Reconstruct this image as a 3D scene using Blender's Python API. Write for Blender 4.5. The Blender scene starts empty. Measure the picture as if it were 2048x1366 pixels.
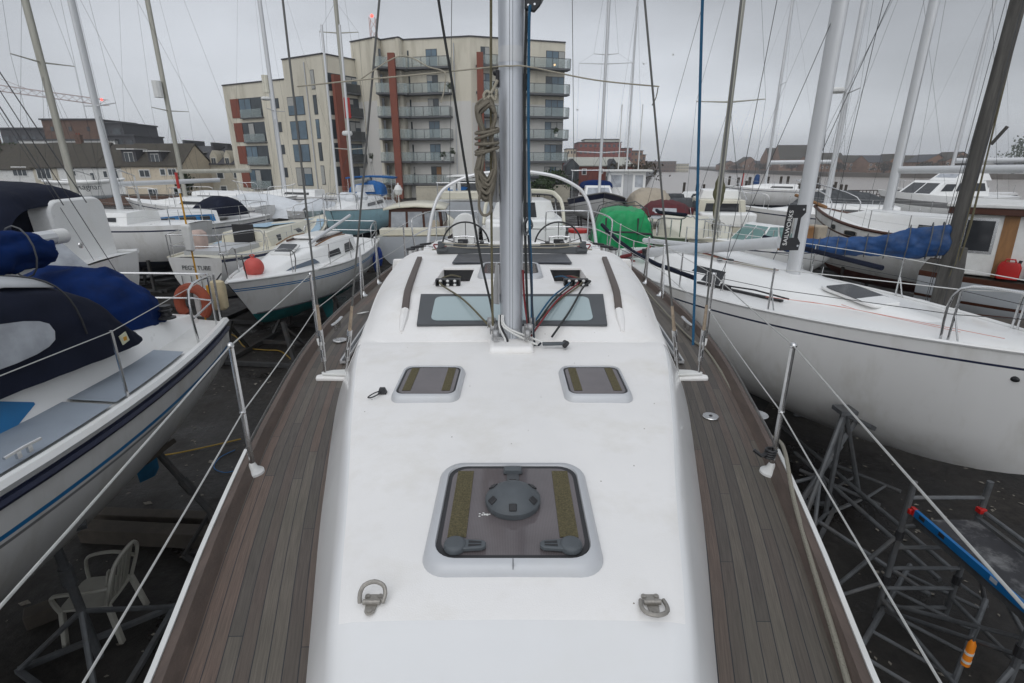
import bpy, math, random
from mathutils import Vector, Matrix
R = math.radians
V = Vector
C = bpy.context.scene.collection
random.seed(7)

# ------------------------------------------------------------------ camera
CAMZ, FPX, PITCH = 4.3, 1040.0, R(18.75)
cam = bpy.data.cameras.new('camera'); camo = bpy.data.objects.new('camera', cam); C.objects.link(camo)
camo.location = (0, 0, CAMZ); camo.rotation_euler = (math.pi/2 - PITCH, 0, 0)
cam.sensor_width = 36; cam.lens = 36*FPX/2048; cam.clip_start = .05; cam.clip_end = 6000
bpy.context.scene.camera = camo
# ------------------------------------------------------------------ light
sc = bpy.context.scene
sc.view_settings.view_transform = 'Standard'; sc.view_settings.look = 'None'
sc.view_settings.exposure = -0.26; sc.view_settings.gamma = 1
SUN_EL, SUN_ROT = R(42), R(200)
W = bpy.data.worlds.new('World'); sc.world = W; W.use_nodes = True
def world():
    nt = W.node_tree; n = nt.nodes; L = nt.links; n.clear()
    def N(t, **k):
        x = n.new(t)
        for a, b in k.items(): setattr(x, a, b)
        return x
    out = N('ShaderNodeOutputWorld'); bg = N('ShaderNodeBackground'); L.new(bg.outputs[0], out.inputs[0])
    sky = N('ShaderNodeTexSky'); sky.sky_type = 'NISHITA'; sky.sun_disc = False
    sky.sun_elevation = SUN_EL; sky.sun_rotation = SUN_ROT
    hs = N('ShaderNodeHueSaturation'); hs.inputs['Saturation'].default_value = .25; hs.inputs['Value'].default_value = .3
    L.new(sky.outputs[0], hs.inputs['Color'])
    tc = N('ShaderNodeTexCoord'); sep = N('ShaderNodeSeparateXYZ'); L.new(tc.outputs['Generated'], sep.inputs[0])
    mp = N('ShaderNodeMapping'); mp.inputs['Scale'].default_value = (1.0, 1.0, 2.6); mp.inputs['Location'].default_value = (.32, 0.1, .1)
    L.new(tc.outputs['Generated'], mp.inputs[0])
    no = N('ShaderNodeTexNoise'); no.inputs['Scale'].default_value = 1.7; no.inputs['Detail'].default_value = 6; no.inputs['Roughness'].default_value = .45
    L.new(mp.outputs[0], no.inputs['Vector'])
    cr = N('ShaderNodeMapRange'); cr.inputs[1].default_value = .3; cr.inputs[2].default_value = .7; cr.inputs[3].default_value = .60; cr.inputs[4].default_value = 1.36
    L.new(no.outputs[0], cr.inputs[0])
    el = N('ShaderNodeValToRGB'); e = el.color_ramp; e.interpolation = 'EASE'
    def g(v): return (v*5*.935, v*5*.985, v*5*1.065, 1)
    stops = [(0, .165), (.06, .152), (.16, .118), (.30, .092), (.5, .115), (1, .195)]
    e.elements[0].position = 0; e.elements[0].color = g(stops[0][1]); e.elements[1].position = 1; e.elements[1].color = g(stops[-1][1])
    for p, v in stops[1:-1]:
        x = e.elements.new(p); x.color = g(v)
    L.new(sep.outputs[2], el.inputs[0])
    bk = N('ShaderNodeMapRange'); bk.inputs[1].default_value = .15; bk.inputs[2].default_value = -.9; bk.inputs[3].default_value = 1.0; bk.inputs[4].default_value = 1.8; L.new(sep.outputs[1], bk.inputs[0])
    ax = N('ShaderNodeMath', operation='ABSOLUTE'); L.new(sep.outputs[0], ax.inputs[0])
    sd = N('ShaderNodeMapRange'); sd.inputs[1].default_value = .25; sd.inputs[2].default_value = .8; sd.inputs[3].default_value = 1.06; sd.inputs[4].default_value = .70; L.new(ax.outputs[0], sd.inputs[0])
    m0 = N('ShaderNodeMath', operation='MULTIPLY'); L.new(cr.outputs[0], m0.inputs[0]); L.new(sd.outputs[0], m0.inputs[1]); cr = m0
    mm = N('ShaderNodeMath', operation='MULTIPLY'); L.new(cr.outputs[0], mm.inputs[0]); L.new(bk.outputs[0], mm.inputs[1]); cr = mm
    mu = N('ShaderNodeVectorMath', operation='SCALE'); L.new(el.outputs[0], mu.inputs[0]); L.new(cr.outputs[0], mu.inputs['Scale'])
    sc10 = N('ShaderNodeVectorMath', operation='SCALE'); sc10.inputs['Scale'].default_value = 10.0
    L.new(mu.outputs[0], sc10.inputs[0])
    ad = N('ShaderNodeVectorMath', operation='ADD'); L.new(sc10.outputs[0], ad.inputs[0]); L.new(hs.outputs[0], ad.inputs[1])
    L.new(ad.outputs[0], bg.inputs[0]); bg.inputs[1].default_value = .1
world()
sun = bpy.data.lights.new('sun', 'SUN'); suno = bpy.data.objects.new('sun', sun); C.objects.link(suno)
sun.energy = .75; sun.angle = R(60); sun.color = (1, .97, .93)
suno.rotation_euler = (math.pi/2 - SUN_EL, 0, math.pi - SUN_ROT + R(0))

# ------------------------------------------------------------------ helpers
def ray(u, v):
    yc = (683 - v)/FPX
    return V(((u - 1024)/FPX, math.cos(PITCH) + yc*math.sin(PITCH), -math.sin(PITCH) + yc*math.cos(PITCH)))
def P(u, v, z=None, y=None, x=None):
    d = ray(u, v)
    t = (z - CAMZ)/d.z if z is not None else (y/d.y if y is not None else x/d.x)
    return V((0, 0, CAMZ)) + d*t
def lerp(a, b, t): return a + (b - a)*t
def tab(T, s):
    if s <= T[0][0]: return T[0][1]
    for (a, va), (b, vb) in zip(T, T[1:]):
        if s <= b: return lerp(va, vb, (s - a)/(b - a))
    return T[-1][1]
def stab(T, s):     # smooth (catmull-rom like) table
    if s <= T[0][0]: return T[0][1]
    n = len(T)
    for i in range(n - 1):
        a, va = T[i]; b, vb = T[i+1]
        if s <= b:
            t = (s - a)/(b - a)
            m0 = (vb - T[i-1][1])/(b - T[i-1][0]) if i > 0 else (vb - va)/(b - a)
            m1 = (T[i+2][1] - va)/(T[i+2][0] - a) if i < n - 2 else (vb - va)/(b - a)
            h = b - a
            return ((2*t**3 - 3*t*t + 1)*va + (t**3 - 2*t*t + t)*h*m0 + (-2*t**3 + 3*t*t)*vb + (t**3 - t*t)*h*m1)
    return T[-1][1]
def rrect(w, h, r, n=5):
    pts = []
    for cx, cy, a0 in ((w/2-r, h/2-r, 0), (-w/2+r, h/2-r, 90), (-w/2+r, -h/2+r, 180), (w/2-r, -h/2+r, 270)):
        for i in range(n+1):
            a = R(a0 + 90*i/n); pts.append((cx + r*math.cos(a), cy + r*math.sin(a)))
    return pts
def smooth_path(pts, k=6):
    pts = [V(p) for p in pts]; out = []
    for i in range(len(pts) - 1):
        p0 = pts[max(i-1, 0)]; p1 = pts[i]; p2 = pts[i+1]; p3 = pts[min(i+2, len(pts)-1)]
        for j in range(k):
            t = j/k
            out.append(.5*((2*p1) + (p2 - p0)*t + (2*p0 - 5*p1 + 4*p2 - p3)*t*t + (3*p1 - p0 - 3*p2 + p3)*t**3))
    out.append(pts[-1]); return out

OFF = {}            # thing -> origin of its parts' coordinates
class MB:
    def __init__(s): s.v = []; s.f = []; s.m = []; s.uv = {}
    def add(s, vs, fs, mi=0):
        o = len(s.v); s.v += [V(p) for p in vs]
        for f in fs: s.f.append([i + o for i in f]); s.m.append(mi)
        return s
    def box(s, c, d, M=None, mi=0, taper=1.0):
        x, y, z = d[0]/2, d[1]/2, d[2]/2
        vs = [V((a*x*(taper if e > 0 else 1), b*y*(taper if e > 0 else 1), e*z)) for e in (-1, 1) for b in (-1, 1) for a in (-1, 1)]
        if M is not None: vs = [M @ p for p in vs]
        return s.add([p + V(c) for p in vs], [(0,2,3,1), (4,5,7,6), (0,1,5,4), (2,6,7,3), (0,4,6,2), (1,3,7,5)], mi)
    def bar(s, a, b, w, h, up=(0,0,1), mi=0):
        a = V(a); b = V(b); d = (b - a); L = d.length; d.normalize()
        sd = d.cross(V(up));
        if sd.length < 1e-4: sd = d.cross(V((1,0,0)))
        sd.normalize(); u = sd.cross(d)
        vs = [p + sd*(i*w/2) + u*(j*h/2) for p in (a, b) for j in (-1, 1) for i in (-1, 1)]
        return s.add(vs, [(0,1,3,2), (4,6,7,5), (0,4,5,1), (2,3,7,6), (0,2,6,4), (1,5,7,3)], mi)
    def tube(s, path, r, n=8, closed=False, mi=0, flat=None):
        pts = [V(p) for p in path]; k = len(pts); rings = []
        prev = None
        for i in range(k):
            if closed: d = pts[(i+1) % k] - pts[i-1]
            else: d = pts[min(i+1, k-1)] - pts[max(i-1, 0)]
            if d.length < 1e-9: d = V((0,0,1))
            d.normalize()
            if prev is None:
                prev = d.cross(V((0,0,1)))
                if prev.length < 1e-3: prev = d.cross(V((1,0,0)))
            prev = prev - d*prev.dot(d)
            if prev.length < 1e-6: prev = d.cross(V((.3,1,.2)))
            prev.normalize(); b = d.cross(prev)
            rr = r[i] if isinstance(r, (list, tuple)) else r
            fl = 1 if flat is None else flat
            rings.append([pts[i] + prev*(rr*math.cos(2*math.pi*j/n)) + b*(rr*fl*math.sin(2*math.pi*j/n)) for j in range(n)])
        return s.loft(rings, loop=closed, mi=mi)
    def loft(s, rings, closed=True, loop=False, caps=True, mi=0):
        n = len(rings[0]); o = len(s.v)
        for r in rings: s.v += [V(p) for p in r]
        K = len(rings); m = n if closed else n - 1
        for i in range(K if loop else K - 1):
            i2 = (i+1) % K
            for j in range(m):
                j2 = (j+1) % n
                s.f.append([o+i*n+j, o+i*n+j2, o+i2*n+j2, o+i2*n+j]); s.m.append(mi)
        if caps and closed and not loop:
            s.f.append([o+j for j in range(n)][::-1]); s.m.append(mi)
            s.f.append([o+(K-1)*n+j for j in range(n)]); s.m.append(mi)
        return s
    def cyl(s, a, b, r0, r1=None, n=10, mi=0):
        return s.tube([a, b], [r0, r0 if r1 is None else r1], n, mi=mi)
    def lathe(s, prof, o=(0,0,0), axis=(0,0,1), n=16, mi=0):
        ax = V(axis).normalized(); a = ax.cross(V((0,1,0)))
        if a.length < 1e-3: a = ax.cross(V((1,0,0)))
        a.normalize(); b = ax.cross(a)
        rings = [[V(o) + ax*h + (a*math.cos(2*math.pi*j/n) + b*math.sin(2*math.pi*j/n))*max(r, 1e-4) for j in range(n)] for r, h in prof]
        return s.loft(rings, mi=mi)
    def sphere(s, c, r, n=12, k=8, mi=0):
        r = r if isinstance(r, (tuple, list)) else (r, r, r)
        rings = [[V(c) + V((r[0]*math.sin(a)*math.cos(2*math.pi*j/n), r[1]*math.sin(a)*math.sin(2*math.pi*j/n), -r[2]*math.cos(a))) for j in range(n)]
                 for a in [max(.02, min(math.pi-.02, math.pi*i/k)) for i in range(k+1)]]
        return s.loft(rings, mi=mi)
    def prism(s, poly, vec, mi=0):
        a = [V(p) for p in poly]; b = [p + V(vec) for p in a]; n = len(a); o = len(s.v)
        s.v += a + b
        s.f.append([o+i for i in range(n)][::-1]); s.f.append([o+n+i for i in range(n)])
        for i in range(n): j = (i+1) % n; s.f.append([o+i, o+j, o+n+j, o+n+i])
        s.m += [mi]*(n+2); return s
    def grid(s, rows, mi=0, skip=None):
        n = len(rows[0]); o = len(s.v)
        for r in rows: s.v += [V(p) for p in r]
        for i in range(len(rows)-1):
            for j in range(n-1):
                if skip and skip(i, j): continue
                s.f.append([o+i*n+j, o+i*n+j+1, o+(i+1)*n+j+1, o+(i+1)*n+j]); s.m.append(mi)
        return s
    def build(s, name, mats, parent=None, smooth=35, bevel=0, sub=0, solid=0, uvs=None):
        me = bpy.data.meshes.new(name)
        o3 = V((0,0,0)) if parent is None else OFF.get(parent.as_pointer(), V((0,0,0)))
        me.from_pydata([p - o3 for p in s.v], [], s.f)
        mats = mats if isinstance(mats, (list, tuple)) else [mats]
        for m in mats: me.materials.append(m)
        if len(mats) > 1: me.polygons.foreach_set('material_index', s.m)
        if uvs is not None:
            ul = me.uv_layers.new(name='UVMap')
            for l in me.loops: ul.data[l.index].uv = uvs[l.vertex_index]
        me.validate(); me.update()
        import bmesh
        bm = bmesh.new(); bm.from_mesh(me); bmesh.ops.recalc_face_normals(bm, faces=bm.faces); bm.to_mesh(me); bm.free()
        if smooth:
            me.shade_smooth(); me.set_sharp_from_angle(angle=R(smooth))
        o = bpy.data.objects.new(name, me); C.objects.link(o)
        if parent is not None:
            o.parent = parent; OFF[o.as_pointer()] = o3
        if solid:
            md = o.modifiers.new('solid', 'SOLIDIFY'); md.thickness = solid; md.offset = -1
        if bevel:
            md = o.modifiers.new('bevel', 'BEVEL'); md.width = bevel; md.segments = 2; md.limit_method = 'ANGLE'; md.angle_limit = R(40)
        if sub:
            md = o.modifiers.new('sub', 'SUBSURF'); md.levels = sub; md.render_levels = sub
        return o
def tag(o, label, cat, group=None, kind=None):
    if label and len(label.split()) > 16: label = ' '.join(label.split()[:16]); print('LONG', label)
    if label: o['label'] = label
    if cat: o['category'] = cat
    if group: o['group'] = group
    if kind: o['kind'] = kind
    return o
def thing(name, label, cat, loc=(0,0,0), rz=0, group=None, world=False):
    o = bpy.data.objects.new(name, None); C.objects.link(o); o.empty_display_size = .2
    o.location = loc; o.rotation_euler = (0, 0, rz); tag(o, label, cat, group)
    if world: OFF[o.as_pointer()] = V(loc)
    return o
KEEP = []
def copy_tree(o, parent=None):
    c = o.copy(); C.objects.link(c)
    if parent is not None: c.parent = parent
    for ch in list(o.children): copy_tree(ch, c)
    return c
def struct(mb, name, m, **k):
    o = mb.build(name, m, **k); o['kind'] = 'structure'; return o

# ------------------------------------------------------------------ materials
MATS = {}
def mat(name, col, rough=.5, metal=0, var=.0, vscale=4, bump=0, bscale=30, dirt=None, dirt_amt=.0, dscale=3, spec=.5, stretch=None, trans=0, alpha=1, coat=0, ior=1.45, specks=0):
    if name in MATS: return MATS[name]
    m = bpy.data.materials.new(name); m.use_nodes = True; nt = m.node_tree; n = nt.nodes; L = nt.links
    b = n['Principled BSDF']; b.inputs['Roughness'].default_value = rough; b.inputs['Metallic'].default_value = metal
    b.inputs['Specular IOR Level'].default_value = spec; b.inputs['Base Color'].default_value = (*col, 1)
    b.inputs['IOR'].default_value = ior
    if coat: b.inputs['Coat Weight'].default_value = coat; b.inputs['Coat Roughness'].default_value = .08
    if trans: b.inputs['Transmission Weight'].default_value = trans
    if alpha < 1: b.inputs['Alpha'].default_value = alpha
    tc = n.new('ShaderNodeTexCoord'); vec = tc.outputs['Object']
    if stretch:
        mp = n.new('ShaderNodeMapping'); mp.inputs['Scale'].default_value = stretch; L.new(vec, mp.inputs[0]); vec = mp.outputs[0]
    cur = None
    if var or dirt:
        no = n.new('ShaderNodeTexNoise'); no.inputs['Scale'].default_value = vscale; no.inputs['Detail'].default_value = 6; no.inputs['Roughness'].default_value = .6
        L.new(vec, no.inputs['Vector'])
        r = n.new('ShaderNodeMapRange'); r.inputs[1].default_value = .3; r.inputs[2].default_value = .7; r.inputs[3].default_value = 1-var; r.inputs[4].default_value = 1+var
        L.new(no.outputs[0], r.inputs[0])
        vm = n.new('ShaderNodeVectorMath'); vm.operation = 'SCALE'; vm.inputs[0].default_value = col; L.new(r.outputs[0], vm.inputs['Scale']); cur = vm.outputs[0]
        if dirt:
            n2 = n.new('ShaderNodeTexNoise'); n2.inputs['Scale'].default_value = dscale; n2.inputs['Detail'].default_value = 8; n2.inputs['Roughness'].default_value = .65
            L.new(vec, n2.inputs['Vector'])
            r2 = n.new('ShaderNodeMapRange'); r2.inputs[1].default_value = .5; r2.inputs[2].default_value = .75; r2.inputs[3].default_value = 0; r2.inputs[4].default_value = dirt_amt
            L.new(n2.outputs[0], r2.inputs[0])
            mx = n.new('ShaderNodeMix'); mx.data_type = 'RGBA'; L.new(r2.outputs[0], mx.inputs[0]); L.new(cur, mx.inputs[6]); mx.inputs[7].default_value = (*dirt, 1); cur = mx.outputs[2]
        if specks:
            vo = n.new('ShaderNodeTexVoronoi'); vo.inputs['Scale'].default_value = specks; L.new(vec, vo.inputs['Vector'])
            c1 = n.new('ShaderNodeMath'); c1.operation = 'LESS_THAN'; c1.inputs[1].default_value = .085; L.new(vo.outputs['Distance'], c1.inputs[0])
            sx = n.new('ShaderNodeSeparateColor'); L.new(vo.outputs['Color'], sx.inputs[0])
            c2 = n.new('ShaderNodeMath'); c2.operation = 'GREATER_THAN'; c2.inputs[1].default_value = .93; L.new(sx.outputs[0], c2.inputs[0])
            c3 = n.new('ShaderNodeMath'); c3.operation = 'MULTIPLY'; L.new(c1.outputs[0], c3.inputs[0]); L.new(c2.outputs[0], c3.inputs[1])
            m3 = n.new('ShaderNodeMix'); m3.data_type = 'RGBA'; L.new(c3.outputs[0], m3.inputs[0]); L.new(cur, m3.inputs[6]); m3.inputs[7].default_value = (.16,.13,.09,1); cur = m3.outputs[2]
        L.new(cur, b.inputs['Base Color'])
        rr = n.new('ShaderNodeMapRange'); rr.inputs[3].default_value = max(0, rough-.08); rr.inputs[4].default_value = min(1, rough+.12); L.new(no.outputs[0], rr.inputs[0]); L.new(rr.outputs[0], b.inputs['Roughness'])
    if bump:
        nb = n.new('ShaderNodeTexNoise'); nb.inputs['Scale'].default_value = bscale; nb.inputs['Detail'].default_value = 6; L.new(vec, nb.inputs['Vector'])
        bp = n.new('ShaderNodeBump'); bp.inputs['Strength'].default_value = bump; bp.inputs['Distance'].default_value = .02; L.new(nb.outputs[0], bp.inputs['Height']); L.new(bp.outputs[0], b.inputs['Normal'])
    MATS[name] = m; return m

GEL = mat('gelcoat_white', (.80,.80,.785), .28, var=.025, vscale=1.3, dirt=(.55,.5,.38), dirt_amt=.16, dscale=2.2, coat=.25)
GELS = mat('gelcoat_smooth', (.735,.735,.73), .2, var=.03, vscale=1.1, dirt=(.55,.5,.38), dirt_amt=.12, dscale=2.0, coat=.3)
DECKW = mat('deck_white', (.80,.785,.765), .45, var=.04, vscale=1.6, dirt=(.48,.43,.31), dirt_amt=.26, dscale=3.1, bump=.09, bscale=230, specks=26)
HULLW = mat('hull_white', (.72,.715,.70), .22, var=.05, vscale=.8, dirt=(.36,.33,.25), dirt_amt=.38, dscale=2.6, stretch=(1,1,.3), coat=.3)
CREAM = mat('hull_cream', (.66,.63,.52), .3, var=.05, vscale=1, dirt=(.36,.32,.22), dirt_amt=.35, dscale=2)
GREYH = mat('hull_grey', (.42,.44,.46), .35, var=.05, vscale=1, dirt=(.25,.24,.2), dirt_amt=.3, dscale=1.6)
STEEL = mat('stainless', (.62,.62,.62), .22, metal=1, var=.06, vscale=20)
ALU = mat('anodised_aluminium', (.56,.58,.61), .42, metal=.55, var=.05, vscale=3, stretch=(3,3,.4), dirt=(.3,.3,.28), dirt_amt=.15)
ALUW = mat('painted_mast', (.60,.61,.62), .4, metal=.2, var=.06, vscale=3, stretch=(3,3,.4), dirt=(.3,.29,.25), dirt_amt=.3)
OLDALU = mat('weathered_mast', (.40,.39,.34), .55, metal=.25, var=.1, vscale=4, stretch=(3,3,.3), dirt=(.18,.17,.11), dirt_amt=.4)
BLACK = mat('black_plastic', (.022,.022,.024), .45, var=.15, vscale=20)
RUBBER = mat('black_rubber', (.03,.03,.032), .65)
DGREY = mat('dark_grey', (.075,.08,.085), .5, var=.1, vscale=8)
MGREY = mat('vent_grey', (.082,.092,.10), .55, var=.12, vscale=14, bump=.05, bscale=200)
LGREY = mat('light_grey', (.45,.46,.47), .45, var=.05, vscale=6)
DARKGLASS = mat('dark_glass', (.03,.032,.036), .06, spec=.6, var=.2, vscale=2)
TANGLASS = mat('smoked_acrylic', (.105,.09,.092), .07, spec=.7, var=.22, vscale=2.5)
def pane_mat():
    m = mat('hatch_acrylic', (.12,.105,.108), .06, spec=.8, var=.2, vscale=2.2); nt = m.node_tree; n = nt.nodes; L = nt.links; b = n['Principled BSDF']
    src = b.inputs['Base Color'].links[0].from_socket; tc = n.new('ShaderNodeTexCoord')
    w = n.new('ShaderNodeTexWave'); w.bands_direction = 'X'; w.inputs['Scale'].default_value = 62; w.inputs['Distortion'].default_value = 1.2; w.inputs['Detail'].default_value = 1; L.new(tc.outputs['Object'], w.inputs['Vector'])
    r = n.new('ShaderNodeMapRange'); r.inputs[3].default_value = .86; r.inputs[4].default_value = 1.08; L.new(w.outputs['Fac'], r.inputs[0])
    v = n.new('ShaderNodeVectorMath'); v.operation = 'SCALE'; L.new(src, v.inputs[0]); L.new(r.outputs[0], v.inputs['Scale']); L.new(v.outputs[0], b.inputs['Base Color']); return m
TANGLASS = pane_mat()
SKYGLASS = mat('saloon_glass_painted_sky', (.34,.42,.43), .05, spec=.7, var=.03, vscale=2)  # reflected sky painted into the base colour of the pane
TREAD = mat('antislip_strip', (.115,.098,.05), .9, var=.45, vscale=160, bump=.6, bscale=300)
WOODRAIL = mat('teak_rail', (.095,.07,.058), .6, var=.25, vscale=3, stretch=(8,.8,8), bump=.15, bscale=20)
BROWNSTRIP = mat('brown_strip', (.105,.085,.075), .6, var=.12, vscale=8)
NAVY = mat('navy_canvas', (.010,.013,.026), .85, spec=.2, var=.25, vscale=3, bump=.35, bscale=9)
BLUECAN = mat('blue_canvas', (.004,.020,.095), .85, spec=.15, var=.3, vscale=4, bump=.5, bscale=8)
BLUETARP = mat('blue_tarp', (.010,.055,.175), .6, var=.35, vscale=5, dirt=(.15,.16,.14), dirt_amt=.25, dscale=4, bump=.6, bscale=9)
BRIGHTBLUE = mat('bright_blue_canvas', (.01,.10,.30), .75, var=.2, vscale=3, bump=.3, bscale=8)
GREEN = mat('green_tarp', (.003,.27,.085), .5, var=.15, vscale=3, bump=.25, bscale=5)
BURG = mat('burgundy_canvas', (.09,.012,.016), .8, var=.25, vscale=4, bump=.3, bscale=8)
BEIGE = mat('beige_canvas', (.38,.33,.26), .85, var=.15, vscale=3, dirt=(.2,.16,.1), dirt_amt=.4, bump=.4, bscale=7)
GREYCAN = mat('grey_cover', (.06,.064,.068), .75, spec=.3, var=.2, vscale=3, dirt=(.2,.2,.2), dirt_amt=.3, bump=.4, bscale=6)
WHITETARP = mat('white_tarp', (.62,.64,.66), .7, var=.08, vscale=3, bump=.4, bscale=6)
CLEAR = mat('clear_plastic_window', (.35,.37,.40), .12, spec=.6, var=.35, vscale=2.2, bump=.25, bscale=6)
TEALAF = mat('teal_antifouling', (.0,.115,.12), .75, var=.3, vscale=4, dirt=(.02,.05,.05), dirt_amt=.5)
BLUEAF = mat('blue_antifouling', (.008,.10,.20), .75, var=.3, vscale=4, dirt=(.03,.05,.06), dirt_amt=.5)
NAVYAF = mat('navy_antifouling', (.01,.014,.03), .7, var=.3, vscale=4)
REDAF = mat('red_antifouling', (.10,.025,.018), .8, var=.3, vscale=4)
LBLUE = mat('light_blue_hull', (.50,.78,.86), .3, var=.05, vscale=1, dirt=(.2,.3,.33), dirt_amt=.3, coat=.2)
STRIPEB = mat('stripe_blue', (.01,.15,.36), .4, var=.1)
STRIPEN = mat('stripe_navy', (.015,.02,.05), .45, var=.1)
STRIPEG = mat('stripe_grey', (.20,.20,.20), .45, var=.1)
PADGREY = mat('grey_deck_paint', (.29,.33,.38), .6, var=.08, vscale=3, dirt=(.2,.22,.24), dirt_amt=.4)
PADBLUE = mat('light_blue_deck', (.30,.43,.53), .6, var=.08, vscale=3)
BROWNW = mat('brown_varnish', (.065,.022,.012), .35, var=.25, vscale=3, stretch=(1,1,6))
TANW = mat('tan_wood', (.24,.12,.045), .5, var=.2, vscale=4, stretch=(5,5,.6))
GALV = mat('galvanised', (.105,.11,.115), .55, metal=.4, var=.25, vscale=8, dirt=(.12,.1,.08), dirt_amt=.5)
DARKSTEEL = mat('dark_steel', (.045,.045,.045), .6, metal=.3, var=.3, vscale=6, dirt=(.09,.045,.02), dirt_amt=.4)
TIMBER = mat('old_timber', (.055,.046,.037), .85, var=.3, vscale=5)
DARKWOOD = mat('dark_wood_mast', (.075,.071,.065), .8, var=.4, vscale=5, stretch=(4,4,.35), dirt=(.2,.19,.17), dirt_amt=.5)
REDP = mat('red_plastic', (.45,.035,.03), .4, var=.1)
DKRED = mat('jerrycan_red', (.40,.012,.01), .4, var=.15)
BUOYRED = mat('buoy_red', (.55,.09,.075), .5, var=.12)
ORANGE = mat('orange_foam', (.28,.062,.03), .7, var=.2, vscale=6)
ORANGEP = mat('orange_plastic', (.75,.22,.01), .5, var=.1)
YELLOW = mat('yellow_paint', (.55,.28,.02), .55, var=.15)
YHOSE = mat('yellow_hose', (.24,.15,.015), .6)
CANVASY = mat('cream_bag', (.50,.42,.27), .85, var=.15, vscale=6, bump=.4)
WHITEP = mat('white_plastic', (.66,.66,.64), .45, var=.06, vscale=5, dirt=(.35,.33,.25), dirt_amt=.3)
CHAIRP = mat('dirty_white_plastic', (.33,.32,.28), .5, var=.12, vscale=5, dirt=(.16,.15,.1), dirt_amt=.5)
BLUEP = mat('blue_plastic', (.004,.11,.30), .4, var=.1)
FENDERB = mat('fender_blue', (.01,.04,.22), .45, var=.1)
def rope_mat(name, a, b, sc_=90, thr=.5):
    m = bpy.data.materials.new(name); m.use_nodes = True; nt = m.node_tree; n = nt.nodes; L = nt.links
    bs = n['Principled BSDF']; bs.inputs['Roughness'].default_value = .85
    tc = n.new('ShaderNodeTexCoord'); vo = n.new('ShaderNodeTexVoronoi'); vo.inputs['Scale'].default_value = sc_; L.new(tc.outputs['Object'], vo.inputs['Vector'])
    cr = n.new('ShaderNodeValToRGB'); cr.color_ramp.elements[0].position = thr-.12; cr.color_ramp.elements[0].color = (*b, 1); cr.color_ramp.elements[1].position = thr; cr.color_ramp.elements[1].color = (*a, 1)
    L.new(vo.outputs['Distance'], cr.inputs[0]); L.new(cr.outputs[0], bs.inputs['Base Color'])
    bp = n.new('ShaderNodeBump'); bp.inputs['Strength'].default_value = .6; bp.inputs['Distance'].default_value = .004; L.new(vo.outputs['Distance'], bp.inputs['Height']); L.new(bp.outputs[0], bs.inputs['Normal'])
    return m
ROPE_TAN = rope_mat('rope_tan', (.175,.155,.12), (.07,.06,.045), 110, .25)
ROPE_CREAM = rope_mat('rope_cream', (.36,.33,.26), (.22,.2,.15), 120, .25)
ROPE_OLIVE = rope_mat('rope_olive', (.12,.105,.06), (.05,.045,.03), 120, .3)
ROPE_DARK = rope_mat('rope_dark', (.028,.03,.03), (.09,.085,.05), 90, .18)
ROPE_BLUE = rope_mat('rope_blue', (.012,.085,.17), (.01,.04,.08), 120, .25)
ROPE_NAVY = rope_mat('rope_navy', (.02,.03,.045), (.06,.07,.08), 120, .2)
ROPE_RED = rope_mat('rope_red', (.20,.025,.03), (.10,.05,.04), 120, .25)
ROPE_GREY = rope_mat('rope_grey', (.10,.105,.11), (.05,.05,.055), 120, .25)
WIRE = mat('rigging_wire', (.13,.13,.125), .45, metal=.5)
WIREDK = mat('rigging_wire_dark', (.06,.062,.065), .5, metal=.4)
GUARD = mat('guard_wire', (.50,.50,.48), .4, metal=.4, var=.1, vscale=30)

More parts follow.
